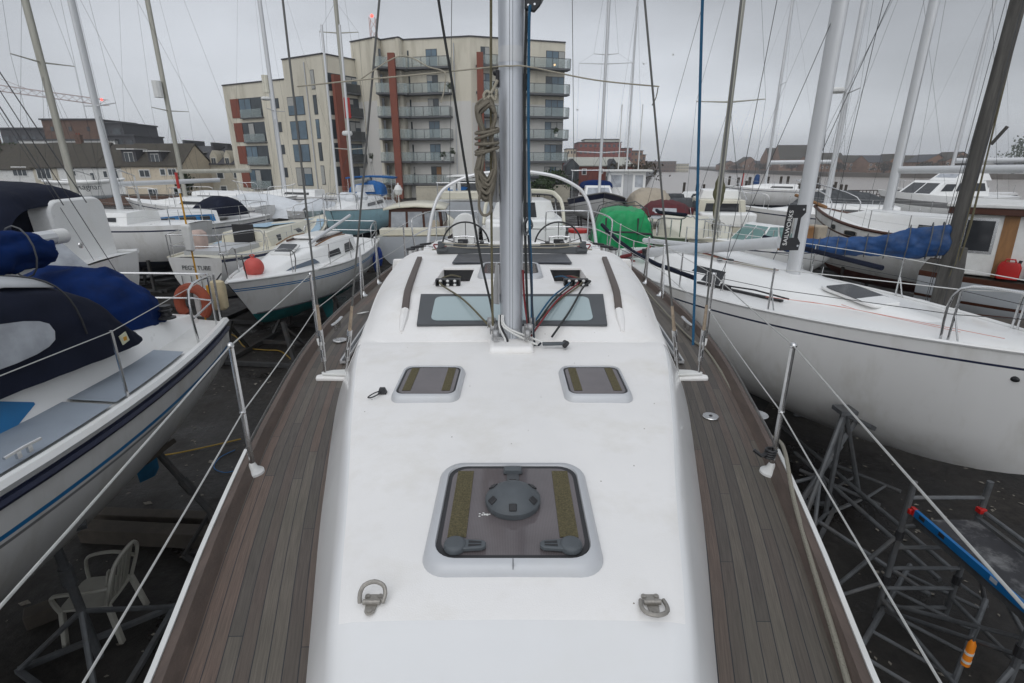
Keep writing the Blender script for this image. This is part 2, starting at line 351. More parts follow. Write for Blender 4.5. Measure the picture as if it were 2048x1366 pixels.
def teak_mat():
    m = bpy.data.materials.new('teak_planks'); m.use_nodes = True; nt = m.node_tree; n = nt.nodes; L = nt.links
    b = n['Principled BSDF']; b.inputs['Roughness'].default_value = .55
    tc = n.new('ShaderNodeTexCoord'); 
    br = n.new('ShaderNodeTexBrick'); br.offset = 0; br.offset_frequency = 1; br.inputs['Scale'].default_value = 1; br.inputs['Brick Width'].default_value = 1.5; br.inputs['Row Height'].default_value = .047
    br.inputs['Mortar Size'].default_value = .0017; br.inputs['Mortar Smooth'].default_value = .2; br.inputs['Bias'].default_value = 0
    br.inputs['Color1'].default_value = (0,0,0,1); br.inputs['Color2'].default_value = (1,1,1,1); br.inputs['Mortar'].default_value = (.5,.5,.5,1)
    sx = n.new('ShaderNodeSeparateXYZ'); L.new(tc.outputs['UV'], sx.inputs[0])
    d1 = n.new('ShaderNodeMath'); d1.operation = 'DIVIDE'; d1.inputs[1].default_value = .047; L.new(sx.outputs[1], d1.inputs[0])
    d2 = n.new('ShaderNodeMath'); d2.operation = 'FLOOR'; L.new(d1.outputs[0], d2.inputs[0])
    wn = n.new('ShaderNodeTexWhiteNoise'); wn.noise_dimensions = '1D'; L.new(d2.outputs[0], wn.inputs['W'])
    d3 = n.new('ShaderNodeMath'); d3.operation = 'MULTIPLY_ADD'; d3.inputs[1].default_value = 1.5; L.new(wn.outputs['Value'], d3.inputs[0]); L.new(sx.outputs[0], d3.inputs[2])
    cx = n.new('ShaderNodeCombineXYZ'); L.new(d3.outputs[0], cx.inputs[0]); L.new(sx.outputs[1], cx.inputs[1]); L.new(cx.outputs[0], br.inputs['Vector'])
    cr = n.new('ShaderNodeValToRGB'); e = cr.color_ramp
    e.elements[0].position = 0; e.elements[0].color = (.056,.047,.041,1); e.elements[1].position = 1; e.elements[1].color = (.128,.086,.066,1)
    x = e.elements.new(.4); x.color = (.108,.092,.074,1); x = e.elements.new(.7); x.color = (.075,.060,.050,1)
    L.new(br.outputs['Color'], cr.inputs[0])
    mp = n.new('ShaderNodeMapping'); mp.inputs['Scale'].default_value = (6, 160, 1); L.new(tc.outputs['UV'], mp.inputs[0])
    gr = n.new('ShaderNodeTexNoise'); gr.inputs['Scale'].default_value = 1; gr.inputs['Detail'].default_value = 7; gr.inputs['Roughness'].default_value = .7; L.new(mp.outputs[0], gr.inputs['Vector'])
    r = n.new('ShaderNodeMapRange'); r.inputs[1].default_value = .3; r.inputs[2].default_value = .7; r.inputs[3].default_value = .62; r.inputs[4].default_value = 1.35; L.new(gr.outputs[0], r.inputs[0])
    vm = n.new('ShaderNodeVectorMath'); vm.operation = 'SCALE'; L.new(cr.outputs[0], vm.inputs[0]); L.new(r.outputs[0], vm.inputs['Scale'])
    no = n.new('ShaderNodeTexNoise'); no.inputs['Scale'].default_value = 2.3; no.inputs['Detail'].default_value = 5; L.new(tc.outputs['Object'], no.inputs['Vector'])
    r2 = n.new('ShaderNodeMapRange'); r2.inputs[1].default_value = .48; r2.inputs[2].default_value = .72; r2.inputs[3].default_value = 0; r2.inputs[4].default_value = .38; L.new(no.outputs[0], r2.inputs[0])
    mx = n.new('ShaderNodeMix'); mx.data_type = 'RGBA'; L.new(r2.outputs[0], mx.inputs[0]); L.new(vm.outputs[0], mx.inputs[6]); mx.inputs[7].default_value = (.085,.08,.062,1)
    m2 = n.new('ShaderNodeMix'); m2.data_type = 'RGBA'; L.new(br.outputs['Fac'], m2.inputs[0]); L.new(mx.outputs[2], m2.inputs[6]); m2.inputs[7].default_value = (.016,.018,.022,1)
    L.new(m2.outputs[2], b.inputs['Base Color'])
    ro = n.new('ShaderNodeMapRange'); ro.inputs[3].default_value = .42; ro.inputs[4].default_value = .75; L.new(no.outputs[0], ro.inputs[0]); L.new(ro.outputs[0], b.inputs['Roughness'])
    bp = n.new('ShaderNodeBump'); bp.inputs['Strength'].default_value = .35; bp.inputs['Distance'].default_value = .003
    ad = n.new('ShaderNodeMath'); ad.operation = 'SUBTRACT'; L.new(gr.outputs[0], ad.inputs[0]); L.new(br.outputs['Fac'], ad.inputs[1]); L.new(ad.outputs[0], bp.inputs['Height']); L.new(bp.outputs[0], b.inputs['Normal'])
    return m
TEAK = teak_mat()
# ================================================================== setting: ground, water, far banks
def ground_mat():
    m = bpy.data.materials.new('wet_yard_ground'); m.use_nodes = True; nt = m.node_tree; n = nt.nodes; L = nt.links
    b = n['Principled BSDF']; b.inputs['Specular IOR Level'].default_value = .3; tc = n.new('ShaderNodeTexCoord')
    a = n.new('ShaderNodeTexNoise'); a.inputs['Scale'].default_value = .55; a.inputs['Detail'].default_value = 8; a.inputs['Roughness'].default_value = .62; L.new(tc.outputs['Object'], a.inputs['Vector'])
    c = n.new('ShaderNodeTexNoise'); c.inputs['Scale'].default_value = 9; c.inputs['Detail'].default_value = 8; c.inputs['Roughness'].default_value = .7; L.new(tc.outputs['Object'], c.inputs['Vector'])
    cr = n.new('ShaderNodeValToRGB'); e = cr.color_ramp; e.elements[0].position = .32; e.elements[0].color = (.006,.005,.0045,1); e.elements[1].position = .7; e.elements[1].color = (.034,.030,.026,1)
    L.new(a.outputs[0], cr.inputs[0])
    r = n.new('ShaderNodeMapRange'); r.inputs[1].default_value = .3; r.inputs[2].default_value = .7; r.inputs[3].default_value = .45; r.inputs[4].default_value = 1.5; L.new(c.outputs[0], r.inputs[0])
    vm = n.new('ShaderNodeVectorMath'); vm.operation = 'SCALE'; L.new(cr.outputs[0], vm.inputs[0]); L.new(r.outputs[0], vm.inputs['Scale']); L.new(vm.outputs[0], b.inputs['Base Color'])
    rr = n.new('ShaderNodeMapRange'); rr.inputs[1].default_value = .35; rr.inputs[2].default_value = .6; rr.inputs[3].default_value = .12; rr.inputs[4].default_value = .9; L.new(a.outputs[0], rr.inputs[0]); L.new(rr.outputs[0], b.inputs['Roughness'])
    bp = n.new('ShaderNodeBump'); bp.inputs['Strength'].default_value = .5; bp.inputs['Distance'].default_value = .03; L.new(c.outputs[0], bp.inputs['Height']); L.new(bp.outputs[0], b.inputs['Normal'])
    return m
GROUND = ground_mat()
def water_mat():
    m = bpy.data.materials.new('river_water'); m.use_nodes = True; nt = m.node_tree; n = nt.nodes; L = nt.links
    b = n['Principled BSDF']; b.inputs['Base Color'].default_value = (.32,.285,.255,1); b.inputs['Roughness'].default_value = .3
    tc = n.new('ShaderNodeTexCoord'); w = n.new('ShaderNodeTexNoise'); w.inputs['Scale'].default_value = .6; w.inputs['Detail'].default_value = 6; L.new(tc.outputs['Object'], w.inputs['Vector'])
    bp = n.new('ShaderNodeBump'); bp.inputs['Strength'].default_value = .25; bp.inputs['Distance'].default_value = .2; L.new(w.outputs[0], bp.inputs['Height']); L.new(bp.outputs[0], b.inputs['Normal'])
    return m
WATER = water_mat()
def sheet(name, poly, z, depth, m):
    mb = MB(); mb.prism([(x, y, z - depth) for x, y in poly], (0, 0, depth)); return struct(mb, name, m, smooth=0)
mb = MB(); mb.add([(-1400,-300,-2),(1400,-300,-2),(1400,1500,-2),(-1400,1500,-2)], [(0,1,2,3)]); struct(mb, 'river_water', WATER, smooth=0)
sheet('ground', [(-1390,-290),(60,-290),(60,20),(45,52),(16,58),(26,110),(46,185),(85,330),(150,560),(230,900),(300,1490),(-1390,1490)], 0, 6, GROUND)
BANK = mat('bank_earth', (.09,.075,.06), .9, var=.3, vscale=.1)
sheet('far_bank', [(290,900),(225,620),(192,480),(178,310),(225,250),(400,215),(1390,200),(1390,1490),(420,1490)], .3, 6, BANK)

# mast with rigging, used by every neighbour: one thing's parts
def at_dir(a, b, t): return V(a) + (V(b) - V(a))*t
# ================================================================== the yacht we stand on
Y0 = thing('sailing_yacht', 'white yacht seen along its own deck, teak side decks and a tall silver mast amidships', 'sailing yacht', (0,4,0), world=True)
XS_T = [(-1.5,.02),(-.9,.32),(-.4,.56),(0,.70),(.5,.85),(1.05,.997),(1.63,1.17),(2.25,1.335),(2.74,1.45),(3.9,1.68),(5,1.81),(6.5,1.87),(8,1.85),(9.5,1.75),(10.8,1.58)]
ZS_T = [(-1.5,3.06),(1,2.95),(4,2.88),(7.5,2.82),(10.8,2.83)]
def XS(y): return stab(XS_T, y)
def ZS(y): return stab(ZS_T, y)
def ZD(y): return ZS(y) - .055
WB_T = [(-.7,.05),(-.2,.20),(.2,.335),(.6,.455),(1.11,.60),(1.98,.855),(3.35,1.19),(5.2,1.42),(7,1.47),(9.8,1.40)]
WT_T = [(-.7,.02),(-.2,.13),(.2,.245),(.6,.35),(1.1,.487),(1.63,.62),(2.5,.85),(3.38,1.05),(5,1.26),(7,1.32)]
ZT_T = [(-.7,2.93),(-.2,2.945),(.2,2.972),(.6,3.03),(1.02,3.098),(1.10,3.116),(1.16,3.124),(1.25,3.13),(2,3.135),(3.4,3.15),(4,3.155),(7,3.16)]
def WB(y): return stab(WB_T, y)
def WT(y): return stab(WT_T, y)
def ZT(y): return tab(ZT_T, y)
def yr(a, b, n): return [a + (b-a)*i/n for i in range(n+1)]
# hull
mb = MB(); rings = []
for y in yr(-1.5, 10.8, 48):
    x = XS(y) + .012; z = ZS(y) + .004
    k = max(0.05, 1 - abs((y-5)/7.2)**2.2); zb = 2.45 - 1.25*k - .0
    prof = [(x, z), (x+.01, z-.06), (x*.985, z-.45), (x*.93, z-.9), (x*.72, z-1.25), (x*.35, zb+.1), (0, zb)]
    prof = [(px, max(pz, zb)) for px, pz in prof]
    rings.append([(px, y, pz) for px, pz in prof] + [(-px, y, pz) for px, pz in prof[::-1][1:]])
mb.loft(rings, closed=False)
mb.prism([(p[0], 10.8, p[2]) for p in rings[-1]], (0,.012,0))
hull = mb.build('hull', GEL, Y0)
mb = MB(); mb.loft([[(sx*.14*k, 5 + sy, z) for sx, sy in ((1,-.5),(1,.5),(0,1.0),(-1,.5),(-1,-.5),(0,-1.0))] for z, k in ((1.5,1),(.25,.8))]); mb.build('keel', DARKSTEEL, Y0)
# teak side deck : strips with plank UVs following the sheer
for sgn, nm in ((-1, 0), (1, 1)):
    mb = MB(); uvs = []; ys = yr(-1.3, 10.4, 60); cols = 9; rows = []
    for y in ys:
        xo = max(XS(y) - .055, .0); xi = min(max(WB(y) - .03, .0), xo); row = []
        for j in range(cols):
            t = j/(cols-1); x = lerp(xo, xi, t); row.append((sgn*x, y, ZD(y) + .012*t)); uvs.append((y + 3.1*nm, (XS(y) - x) + .4*nm + 2))
        rows.append(row)
    mb.grid(rows); mb.build('side_deck', TEAK, Y0, uvs=uvs)
    # toe rail: wooden bulwark, sloped inside, pale outer edge
    mb = MB(); rings = []
    for y in yr(-1.35, 10.6, 60):
        x = XS(y); z = ZS(y)
        rings.append([(sgn*(x-.004), y, z), (sgn*(x-.034), y, z+.002), (sgn*(x-.066), y, z-.062), (sgn*(x-.004), y, z-.09)])
    mb.loft(rings); mb.build('toe_rail', WOODRAIL, Y0)
    mb = MB(); mb.loft([[(sgn*(XS(y)+.014), y, ZS(y)+.006), (sgn*(XS(y)-.003), y, ZS(y)+.006), (sgn*(XS(y)-.003), y, ZS(y)-.03), (sgn*(XS(y)+.014), y, ZS(y)-.03)] for y in yr(-1.4, 2.35, 24)])
    mb.build('rail_edge_strip', WHITEP, Y0)
# coachroof : one smooth moulding, raised saloon with two rope lockers recessed in it
def saloon(y):   # base half width, crown half width, crown z
    b = stab([(3.36,.86),(3.42,.97),(3.55,1.045),(3.92,1.125),(5,1.29),(6.1,1.385),(6.6,1.39)], y)
    c = stab([(3.36,.80),(3.5,.80),(3.66,.83),(4.2,.89),(5.65,1.05),(6.6,1.1)], y)
    h = stab([(3.36,.004),(3.44,.03),(3.5,.052),(3.92,.182),(4.1,.194),(4.4,.196),(5.2,.186),(6.2,.165),(6.6,.16)], y)
    return b, c, h
mb = MB(); rows = []
for y in sorted(yr(-.68, 3.36, 40)+[1.06,1.10,1.13,1.16]):
    wb, wt, zt = WB(y), WT(y), ZT(y); zd = ZD(y) - .02
    half = [(wb, zd), (wb - (wb-wt)*.10, lerp(zd, zt, .2)), (lerp(wb, wt, .72), lerp(zd, zt, .74)), (wt+.012, zt-.026), (wt-.012, zt-.008), (wt-.05, zt), (wt*.6, zt+.006), (wt*.3, zt+.008), (.012, zt+.009), (0, zt+.009)]
    rows.append([(x, y, z) for x, z in half] + [(-x, y, z) for x, z in half[::-1][1:]])
rows.append([(x, y+.06, z-.016) for x, y, z in rows[-1]]); mb.grid(rows)
for q, f in enumerate(mb.f):
    c = sum((mb.v[i] for i in f), V((0,0,0)))/len(f); mb.m[q] = 1 if (c.y > 1.10 and abs(c.x) < WT(c.y)-.03) else 0
mb.add([rows[0][i] for i in range(len(rows[0]))], [list(range(len(rows[0])))])
mb.build('foredeck_moulding', [GELS, DECKW], Y0, smooth=50)
mb = MB(); rows = []; ys = [3.36,3.39,3.42,3.46,3.5,3.6,3.7,3.8,3.88,3.92,3.97,4.05,4.15,4.25,4.4,4.6,4.8,5.0,5.2,5.5,5.8,6.1,6.3]
for y in ys:
    wb, wt, zt = WB(y), WT(y), ZT(y); zd = ZD(y) - .02; b, c, h = saloon(y)
    half = [(wb, zd), (wb-(wb-wt)*.1, lerp(zd, zt, .2)), (lerp(wb, wt, .72), lerp(zd, zt, .74)), (wt+.012, zt-.026), (max(wt-.012, b+.01), zt-.008)]
    half += [(b, zt-.004)]
    for q in (.12, .3, .5, .7, .88):       # curved flank
        half.append((lerp(b, c, q), zt + h*math.sin(q*math.pi/2)**.8*.97))
    half.append((c, zt+h)); half += [(x, zt + h + .016*(1-(x/.8)**2)) for x in (.66, .51, .36, .18, 0)]
    rows.append([(x, y, z) for x, z in half] + [(-x, y, z) for x, z in half[::-1][1:]])
nh = len(half); rows.insert(0, [(x, y-.004, z-.035) for x, y, z in rows[0]]); ys = [3.355] + ys
def skip(i, j):
    if not (4.25 - 1e-3 <= ys[i] and ys[i+1] <= 5.0 + 1e-3): return False
    return j in (nh-5, nh-4) or j in (2*nh-2-(nh-5)-1, 2*nh-2-(nh-4)-1)
mb.grid(rows, skip=skip)
mb.add(rows[-1], [list(range(len(rows[-1])))])
roof_top = {}
def rz(x, y):
    zt = ZT(y); b, c, h = saloon(y); return zt + h + .016*(1-(x/.8)**2)
for sg in (-1, 1):
    X1, X2 = sg*.66, sg*.36; f = lambda x, y: (x, y, rz(x, y)); dpt = lambda y: .012 + .12*(y-4.25)/.75
    g = lambda x, y: (x, y, rz(x, y) - dpt(y))
    mb.add([g(X1,4.25), g(X2,4.25), g(X2,5.0), g(X1,5.0)], [(0,1,2,3)])
    for x in (X1, X2): mb.add([f(x,4.25), f(x,5.0), g(x,5.0), g(x,4.25)], [(0,1,2,3)])
    mb.add([f(X1,4.25), f(X2,4.25), g(X2,4.25), g(X1,4.25)], [(0,1,2,3)])
mb.build('coachroof', DECKW, Y0, smooth=38)
for sg in (-1, 1):      # black boxes standing for the shade inside the rope locker mouths
    mb = MB(); mb.box((sg*.51, 5.015, rz(.5,5.0)-.066), (.298, .02, .128)); mb.build('rope_locker_mouth_shade', BLACK, Y0)
    mb = MB(); mb.box((sg*.51, 4.99, rz(.5,5.0)-.004), (.31, .05, .022)); mb.build('rope_locker_lip', DECKW, Y0, bevel=.005)
# saloon window
def wpt(x, t, up): # t 0 bottom .. 1 top
    y = lerp(3.515, 3.905, t); return V((x, y, lerp(rz(0, 3.515)-.004, rz(0, 3.905)-.004, t) + up))
mb = MB(); mb.prism([wpt(-.672,0,0), wpt(.672,0,0), wpt(.70,1,0), wpt(-.70,1,0)], V((0,-.006,.018)))
fr = mb.build('saloon_window', DARKGLASS, Y0)
MATS['dark_glass_frame'] = DGREY
fr.data.materials[0] = DGREY
o2 = [(x/1.16, (y+.22)/.44) for x, y in rrect(1.16, .345, .05)]
mb = MB(); mb.prism([wpt(x*1.16 * 1.0, y, .0185) + V((0,-.006,0)) for x, y in o2], V((0,-.001,.004))); mb.build('pane', SKYGLASS, fr)
# brown grip strips along the saloon roof
for sg in (-1, 1):
    pts = [(sg*lerp(.79, 1.0, t), lerp(3.72, 5.62, t)) for t in yr(0,1,14)]
    mb = MB(); rings = []
    for x, y in pts:
        b, c, h = saloon(y); q = (b-abs(x))/(b-c); z = ZT(y) + (h*math.sin(min(q,1)*math.pi/2)**.8*.97 if q < 1 else h) + .006
        rings.append([(x-.028, y, z-.014), (x-.026, y, z+.022), (x+.026, y, z+.022), (x+.028, y, z-.014)])
    mb.loft(rings); mb.build('grip_strip', BROWNSTRIP, Y0, bevel=.006)
    mb = MB(); path = []
    for t in yr(0, 1, 8):
        y = lerp(3.47, 3.72, t); x = sg*lerp(.775,.79,t); b, c, h = saloon(y); path.append((x, y, ZT(y)+h*.97+.004))
    mb.tube(path, [.012+.02*min(1,i/5) for i in range(9)], 8); mb.build('moulded_gutter', DECKW, Y0)
# hatches -------------------------------------------------------------
def hatch(nm, cx, y0, y1, w0, w1, z0, z1, sep=True, strips=True, parts=True):
    def pt(x, t, up): return V((cx + x*lerp(w0, w1, t), lerp(y0, y1, t), lerp(z0, z1, t) + up))
    def ring(inset, up):
        out = []
        for x, y in rrect(1, 1, .14, 6):
            out.append(pt(x*(1-2*inset), .5 + y*(1-2*inset), up))
        return out
    mb = MB(); mb.loft([ring(-.018,-.004), ring(-.012,.010), ring(0,.022), ring(.02,.034), ring(.05,.036), ring(.056,.028)], caps=False)
    fr = mb.build(nm, LGREY if not sep else WHITEP, Y0, smooth=60)
    fr.data.materials[0] = mat('hatch_frame', (.50,.51,.525), .4, metal=.15, var=.04, dirt=(.4,.38,.3), dirt_amt=.2)
    mb = MB(); mb.loft([ring(.056,.026), ring(.058,.031), ring(.082,.031), ring(.084,.030)], caps=False); mb.build('seal', RUBBER, fr)
    mb = MB(); mb.add(ring(.082,.0305), [list(range(28))]); mb.build('pane', TANGLASS, fr, smooth=0)
    if strips:
        for a, b in ((-.36,-.235),(.235,.36)):
            mb = MB(); mb.prism([pt(a,.17,.0315), pt(b,.17,.0315), pt(b,.90,.0315), pt(a,.90,.0315)], (0,0,.0015)); mb.build('antislip_strip', TREAD, fr)
    return fr, pt
H1, hp = hatch('front_hatch', .003, 1.25, 1.82, .545, .55, ZT(1.3)+.008, ZT(1.8)+.008, strips=False)
for a, b in ((-.385,-.275),(.275,.385)):
    mb = MB(); mb.prism([hp(x*1.0, t, .0316) for x, t in ((a,.22),(b,.22),(b,.88),(a,.88))], (0,0,.0015)); mb.build('antislip_strip', TREAD, H1)
c = hp(0, .53, .031)
mb = MB(); mb.lathe([(.094,0),(.097,.01),(.097,.022),(.089,.034),(.070,.048),(.056,.058),(.04,.064),(0,.066)], c, n=36); dome = mb.build('vent_dome', MGREY, H1, smooth=28)
for k in range(6):
    a = R(30 + 60*k); d = V((math.cos(a), math.sin(a), 0)); q = c + d*.0805 + V((0,0,.0415))
    mb = MB(); M = Matrix.Rotation(a, 3, 'Z') @ Matrix.Rotation(R(33), 3, 'Y'); mb.box(q, (.026,.026,.008), M); mb.build('vent_slot', BLACK, dome, bevel=.003)
mb = MB(); mb.prism([c + V((x,-.104 + .0 ,.0)) + V((0,0,.019)) for x in ()] or [c+V((-.018,-.0975,.014)), c+V((.018,-.0975,.014)), c+V((.018,-.0975,.018)), c+V((-.018,-.0975,.018))], (0,-.001,0)); mb.build('maker_plate', DGREY, dome)
# hinge-side catch and two handles
q = hp(0, .885, .031); mb = MB(); mb.box(q + V((0,-.012,.012)), (.075,.034,.022), taper=.85); ct = mb.build('catch', MGREY, H1, bevel=.005)
mb = MB(); mb.box(q + V((0,-.045,.003)), (.045,.05,.006)); mb.build('catch_plate', DGREY, H1)
for sg in (-1, 1):
    q = hp(sg*.33, .135, .031); mb = MB(); mb.lathe([(.034,0),(.036,.008),(.034,.02),(.026,.025),(0,.026)], q, n=22)
    mb.prism([q + V((sg*-x, y, .004)) for x, y in ((.01,-.024),(.085,-.017),(.096,-.008),(.096,.008),(.085,.017),(.01,.024))], (0,0,.014))
    hd = mb.build('handle', MGREY, H1, smooth=30, bevel=.003)
    for s2 in (-1, 1):
        mb = MB(); mb.prism([q + V((sg*-x, s2*y, .0185)) for x, y in ((.042,.003),(.082,.003),(.082,.008),(.042,.013))], (0,0,.0008)); mb.build('handle_slot', BLACK, hd)
    pass
mb = MB(); mb.box(hp(0,.026,.0195), (.0022,.032,.034)); mb.build('frame_joint', DGREY, H1)
mb = MB()
for k in range(14):
    mb.sphere(hp(-.17,.42,.0316) + V((random.gauss(0,.012), random.gauss(0,.005), 0)), (.004,.003,.0008), 6, 4)
mb.build('bird_dropping', WHITEP, H1)
for sg in (-1, 1):
    y0, y1 = 2.43, 2.85; x = sg*.452
    hatch('small_hatch', x, y0, y1, .345, .355, ZT(y0)+.008, ZT(y1)+.008)
zb = rz(0, 4.45)
H3, hp3 = hatch('mid_hatch', -.015, 4.44, 5.10, .56, .56, rz(.2,4.44)+.004, rz(.2,5.1)+.004, strips=False)
for sg in (-1, 1):
    mb = MB(); mb.prism([hp3(x, t, .0315) for x, t in ((sg*.05,.1),(sg*.24,.13),(sg*.22,.2),(sg*.06,.17))], (0,0,.012)); mb.build('catch', BLACK, H3)
# dark sliding companionway cover
mb = MB(); mb.prism([(-.60,5.18,rz(.3,5.18)+.006),(.60,5.18,rz(.3,5.18)+.006),(.60,5.78,rz(.3,5.78)+.006),(-.60,5.78,rz(.3,5.78)+.006)], (0,0,.014))
mb.build('companionway_cover', mat('smoked_cover', (.03,.034,.045), .3, var=.1), Y0, bevel=.004)
# pad eyes
for sg, up in ((-1, True), (1, False)):
    q = V((sg*.395, 1.15, ZT(1.15)+.004)); 
    mb = MB(); base = [(-.042,.03),(-.036,.042),(.036,.042),(.042,.03),(.03,.012),(.022,-.035),(.012,-.047),(-.012,-.047),(-.022,-.035),(-.03,.012)]
    mb.prism([q + V((x*.62,y*.8,0)) for x, y in base], (0,0,.004)); pe = mb.build('folding_pad_eye', mat('dull_steel', (.33,.31,.28), .45, metal=.7, var=.2, vscale=40, bump=.2, bscale=120), Y0, bevel=.001)
    mb = MB(); mb.cyl(q+V((-.024,0,.009)), q+V((.024,0,.009)), .008, n=10); mb.build('hinge', MATS['dull_steel'], pe)
    d = 1 if up else -1
    ang = R(38) if up else R(6)
    ringp = [(-.03,-.006),(-.034,.02),(-.026,.042),(0,.052),(.026,.042),(.034,.02),(.03,-.006)]
    pth = smooth_path([q + V((x*1.05, d*y*math.cos(ang)*(1), .01 + max(y,0)*math.sin(ang))) for x, y in ringp], 3)
    mb = MB(); mb.tube(pth, .0062, 8); mb.build('ring', MATS['dull_steel'], pe)
    for x, y in ((-.018,.026),(.018,.026),(0,-.026)):
        mb = MB(); mb.lathe([(.0075,.003),(.0075,.006),(.004,.0065),(0,.0062)], q+V((x,y,0)), n=10); mb.build('screw', MATS['dull_steel'], pe)
# stub fitting with loop, left of the small hatch
q = P(765, 785, z=3.15)
mb = MB(); mb.box(q+V((0,.0,.012)), (.045,.035,.03), taper=.6); mb.tube(smooth_path([q+V(p) for p in ((-.01,-.005,.012),(-.04,-.03,.008),(-.058,-.075,.006),(-.035,-.072,.006),(-.012,-.04,.008),(-.005,-.01,.012))], 5), .0035, 6)
mb.build('lanyard_eye', BLACK, Y0, bevel=.003)
# mast ----------------------------------------------------------------
MX, MY = -.004, 3.42
mb = MB(); mb.box((MX+.0, 3.255, ZT(3.25)+.022), (.30,.26,.05), taper=.9); mb.build('mast_plinth', DECKW, Y0, bevel=.02)
mb = MB(); mb.box((MX, 3.40, ZT(3.4)+.026), (.27,.2,.035)); col = mb.build('mast_step', mat('cast_alu', (.36,.36,.36), .5, metal=.5, var=.15, vscale=20), Y0, bevel=.01)
rings = []
for z in (3.17, 16.5):
    ring = []
    for k in range(28):
        a = 2*math.pi*k/28; rx, ry = .076, .115
        x = rx*math.copysign(abs(math.cos(a))**.8, math.cos(a)); y = ry*math.copysign(abs(math.sin(a))**.9, math.sin(a)); ring.append((MX+x, MY+y, z))
    rings.append(ring)
mb = MB(); mb.loft(rings); mast = mb.build('mast', ALU, Y0, smooth=50)
for x in (-.010, .008):
    mb = MB(); mb.box((MX+x, MY-.1145, 9.8), (.0022,.003,13.2)); mb.build('mast_seam', DGREY, mast)
mb = MB(); mb.loft([[(p[0]*1.012-.012*MX*0, (p[1]-MY)*1.012+MY, z) for p in rings[0]] for z in (4.86, 4.94)]); mb.build('mast_band', ALUW, mast)
for sg in (-1, 1):      # fold-away steps
    for zc in ((4.24,) if sg > 0 else (4.24, 3.56)):
        q = V((MX + sg*.078, MY-.03, zc)); hh = .16 if zc > 4 else .14
        mb = MB(); mb.prism([q+V((0,-.035,-hh)), q+V((0,.045,-hh)), q+V((0,.045,hh*.8)), q+V((0,-.005,hh*.85))], (sg*.012,0,0)); st = mb.build('folding_step', mat('step_grey', (.33,.33,.33), .5, var=.1, vscale=10), mast, bevel=.004)
        mb = MB(); mb.prism([q+V((sg*.012,-.01,-hh-.005)), q+V((sg*.05,-.006,-hh)), q+V((sg*.05,.0,-hh+.04)), q+V((sg*.026,.01,hh*.88)), q+V((sg*.012,.0,hh*.9))], (0,.05,0)); mb.build('tread', MATS['step_grey'], st, bevel=.004)
for sg in (-1, 1):
    q = V((MX+sg*.082, MY-.03, 4.78 if sg < 0 else 4.76)); mb = MB(); mb.box(q, (.02,.05,.09)); mb.sphere(q+V((sg*.012,0,.03)), .016, 8, 6); mb.sphere(q+V((sg*.012,0,-.03)), .016, 8, 6); mb.build('sheave_box', BLACK, mast, bevel=.004)
q = P(1062, 5, y=3.34); mb = MB(); mb.prism([q+V((-.035,0,.06)), q+V((.055,0,.06)), q+V((.055,0,-.01)), q+V((.02,0,-.045)), q+V((-.035,0,-.03))], (0,.03,0))
blk = mb.build('halyard_exit_block', BLACK, mast, bevel=.006)
for x, z in ((-.015,-.012),(.02,-.008)): mb = MB(); mb.cyl(q+V((x,-.004,z)), q+V((x,.0,z)), .006); mb.build('rivet', STEEL, blk)
mb = MB(); mb.bar(q+V((.05,.015,.0)), q+V((.10,.015,.1)), .014, .02); mb.build('lever', DGREY, blk)
# clutter of blocks at the mast foot
for sg in (-1, 1):
    for k in range(5):
        q = V((MX + sg*(.105 + .018*(k % 3)), 3.24 + .045*k, 3.235 + .03*((k*7) % 3)))
        mb = MB(); mb.cyl(q+V((-.012,0,.02)), q+V((.012,0,.02)), .026, n=14); mb.box(q+V((sg*.016,0,.008)), (.006,.034,.07)); mb.box(q+V((-sg*.016,0,.008)), (.006,.034,.07))
        mb.build('turning_block', MATS['cast_alu'], Y0, bevel=.002)
for k, x in enumerate((-.05,-.035,-.02,.0)):
    pts = [(MX+x*.5-.055, MY-.1, 3.36), (MX+x-.03, MY-.122, 3.28), (MX+x+.03+(.05*k if k > 1 else -.02), MY-.16, 3.2), (MX+x+.05+(.07*k if k > 1 else -.06), MY-.2, 3.185)]
    mb = MB(); mb.tube(smooth_path(pts, 5), .007, 8); mb.build('mast_cable', WHITEP if k != 1 else BLACK, Y0)
# line organisers
for sg in (-1, 1):
    q = V((sg*.525, 4.20, rz(.5,4.2)+.028)); mb = MB(); mb.box(q+V((0,0,.024)), (.20,.06,.008)); mb.box(q+V((0,0,-.024)), (.20,.06,.008)); mb.box(q+V((-.095,0,0)), (.012,.06,.05)); mb.box(q+V((.095,0,0)), (.012,.06,.05)); mb.box(q+V((0,.02,0)), (.19,.012,.045)); org = mb.build('line_organiser', BLACK, Y0, bevel=.003)
    for j in (-1,0,1):
        mb = MB(); mb.cyl(q+V((j*.058,-.005,-.021)), q+V((j*.058,-.005,.021)), .017, n=12); mb.build('sheave', DGREY, org)
        for zz in (-.028,.028):
            mb = MB(); mb.sphere(q+V((j*.058,-.032,zz*.6)), (.013,.006,.011), 10, 6); mb.build('bolt_cap', WHITEP, org)
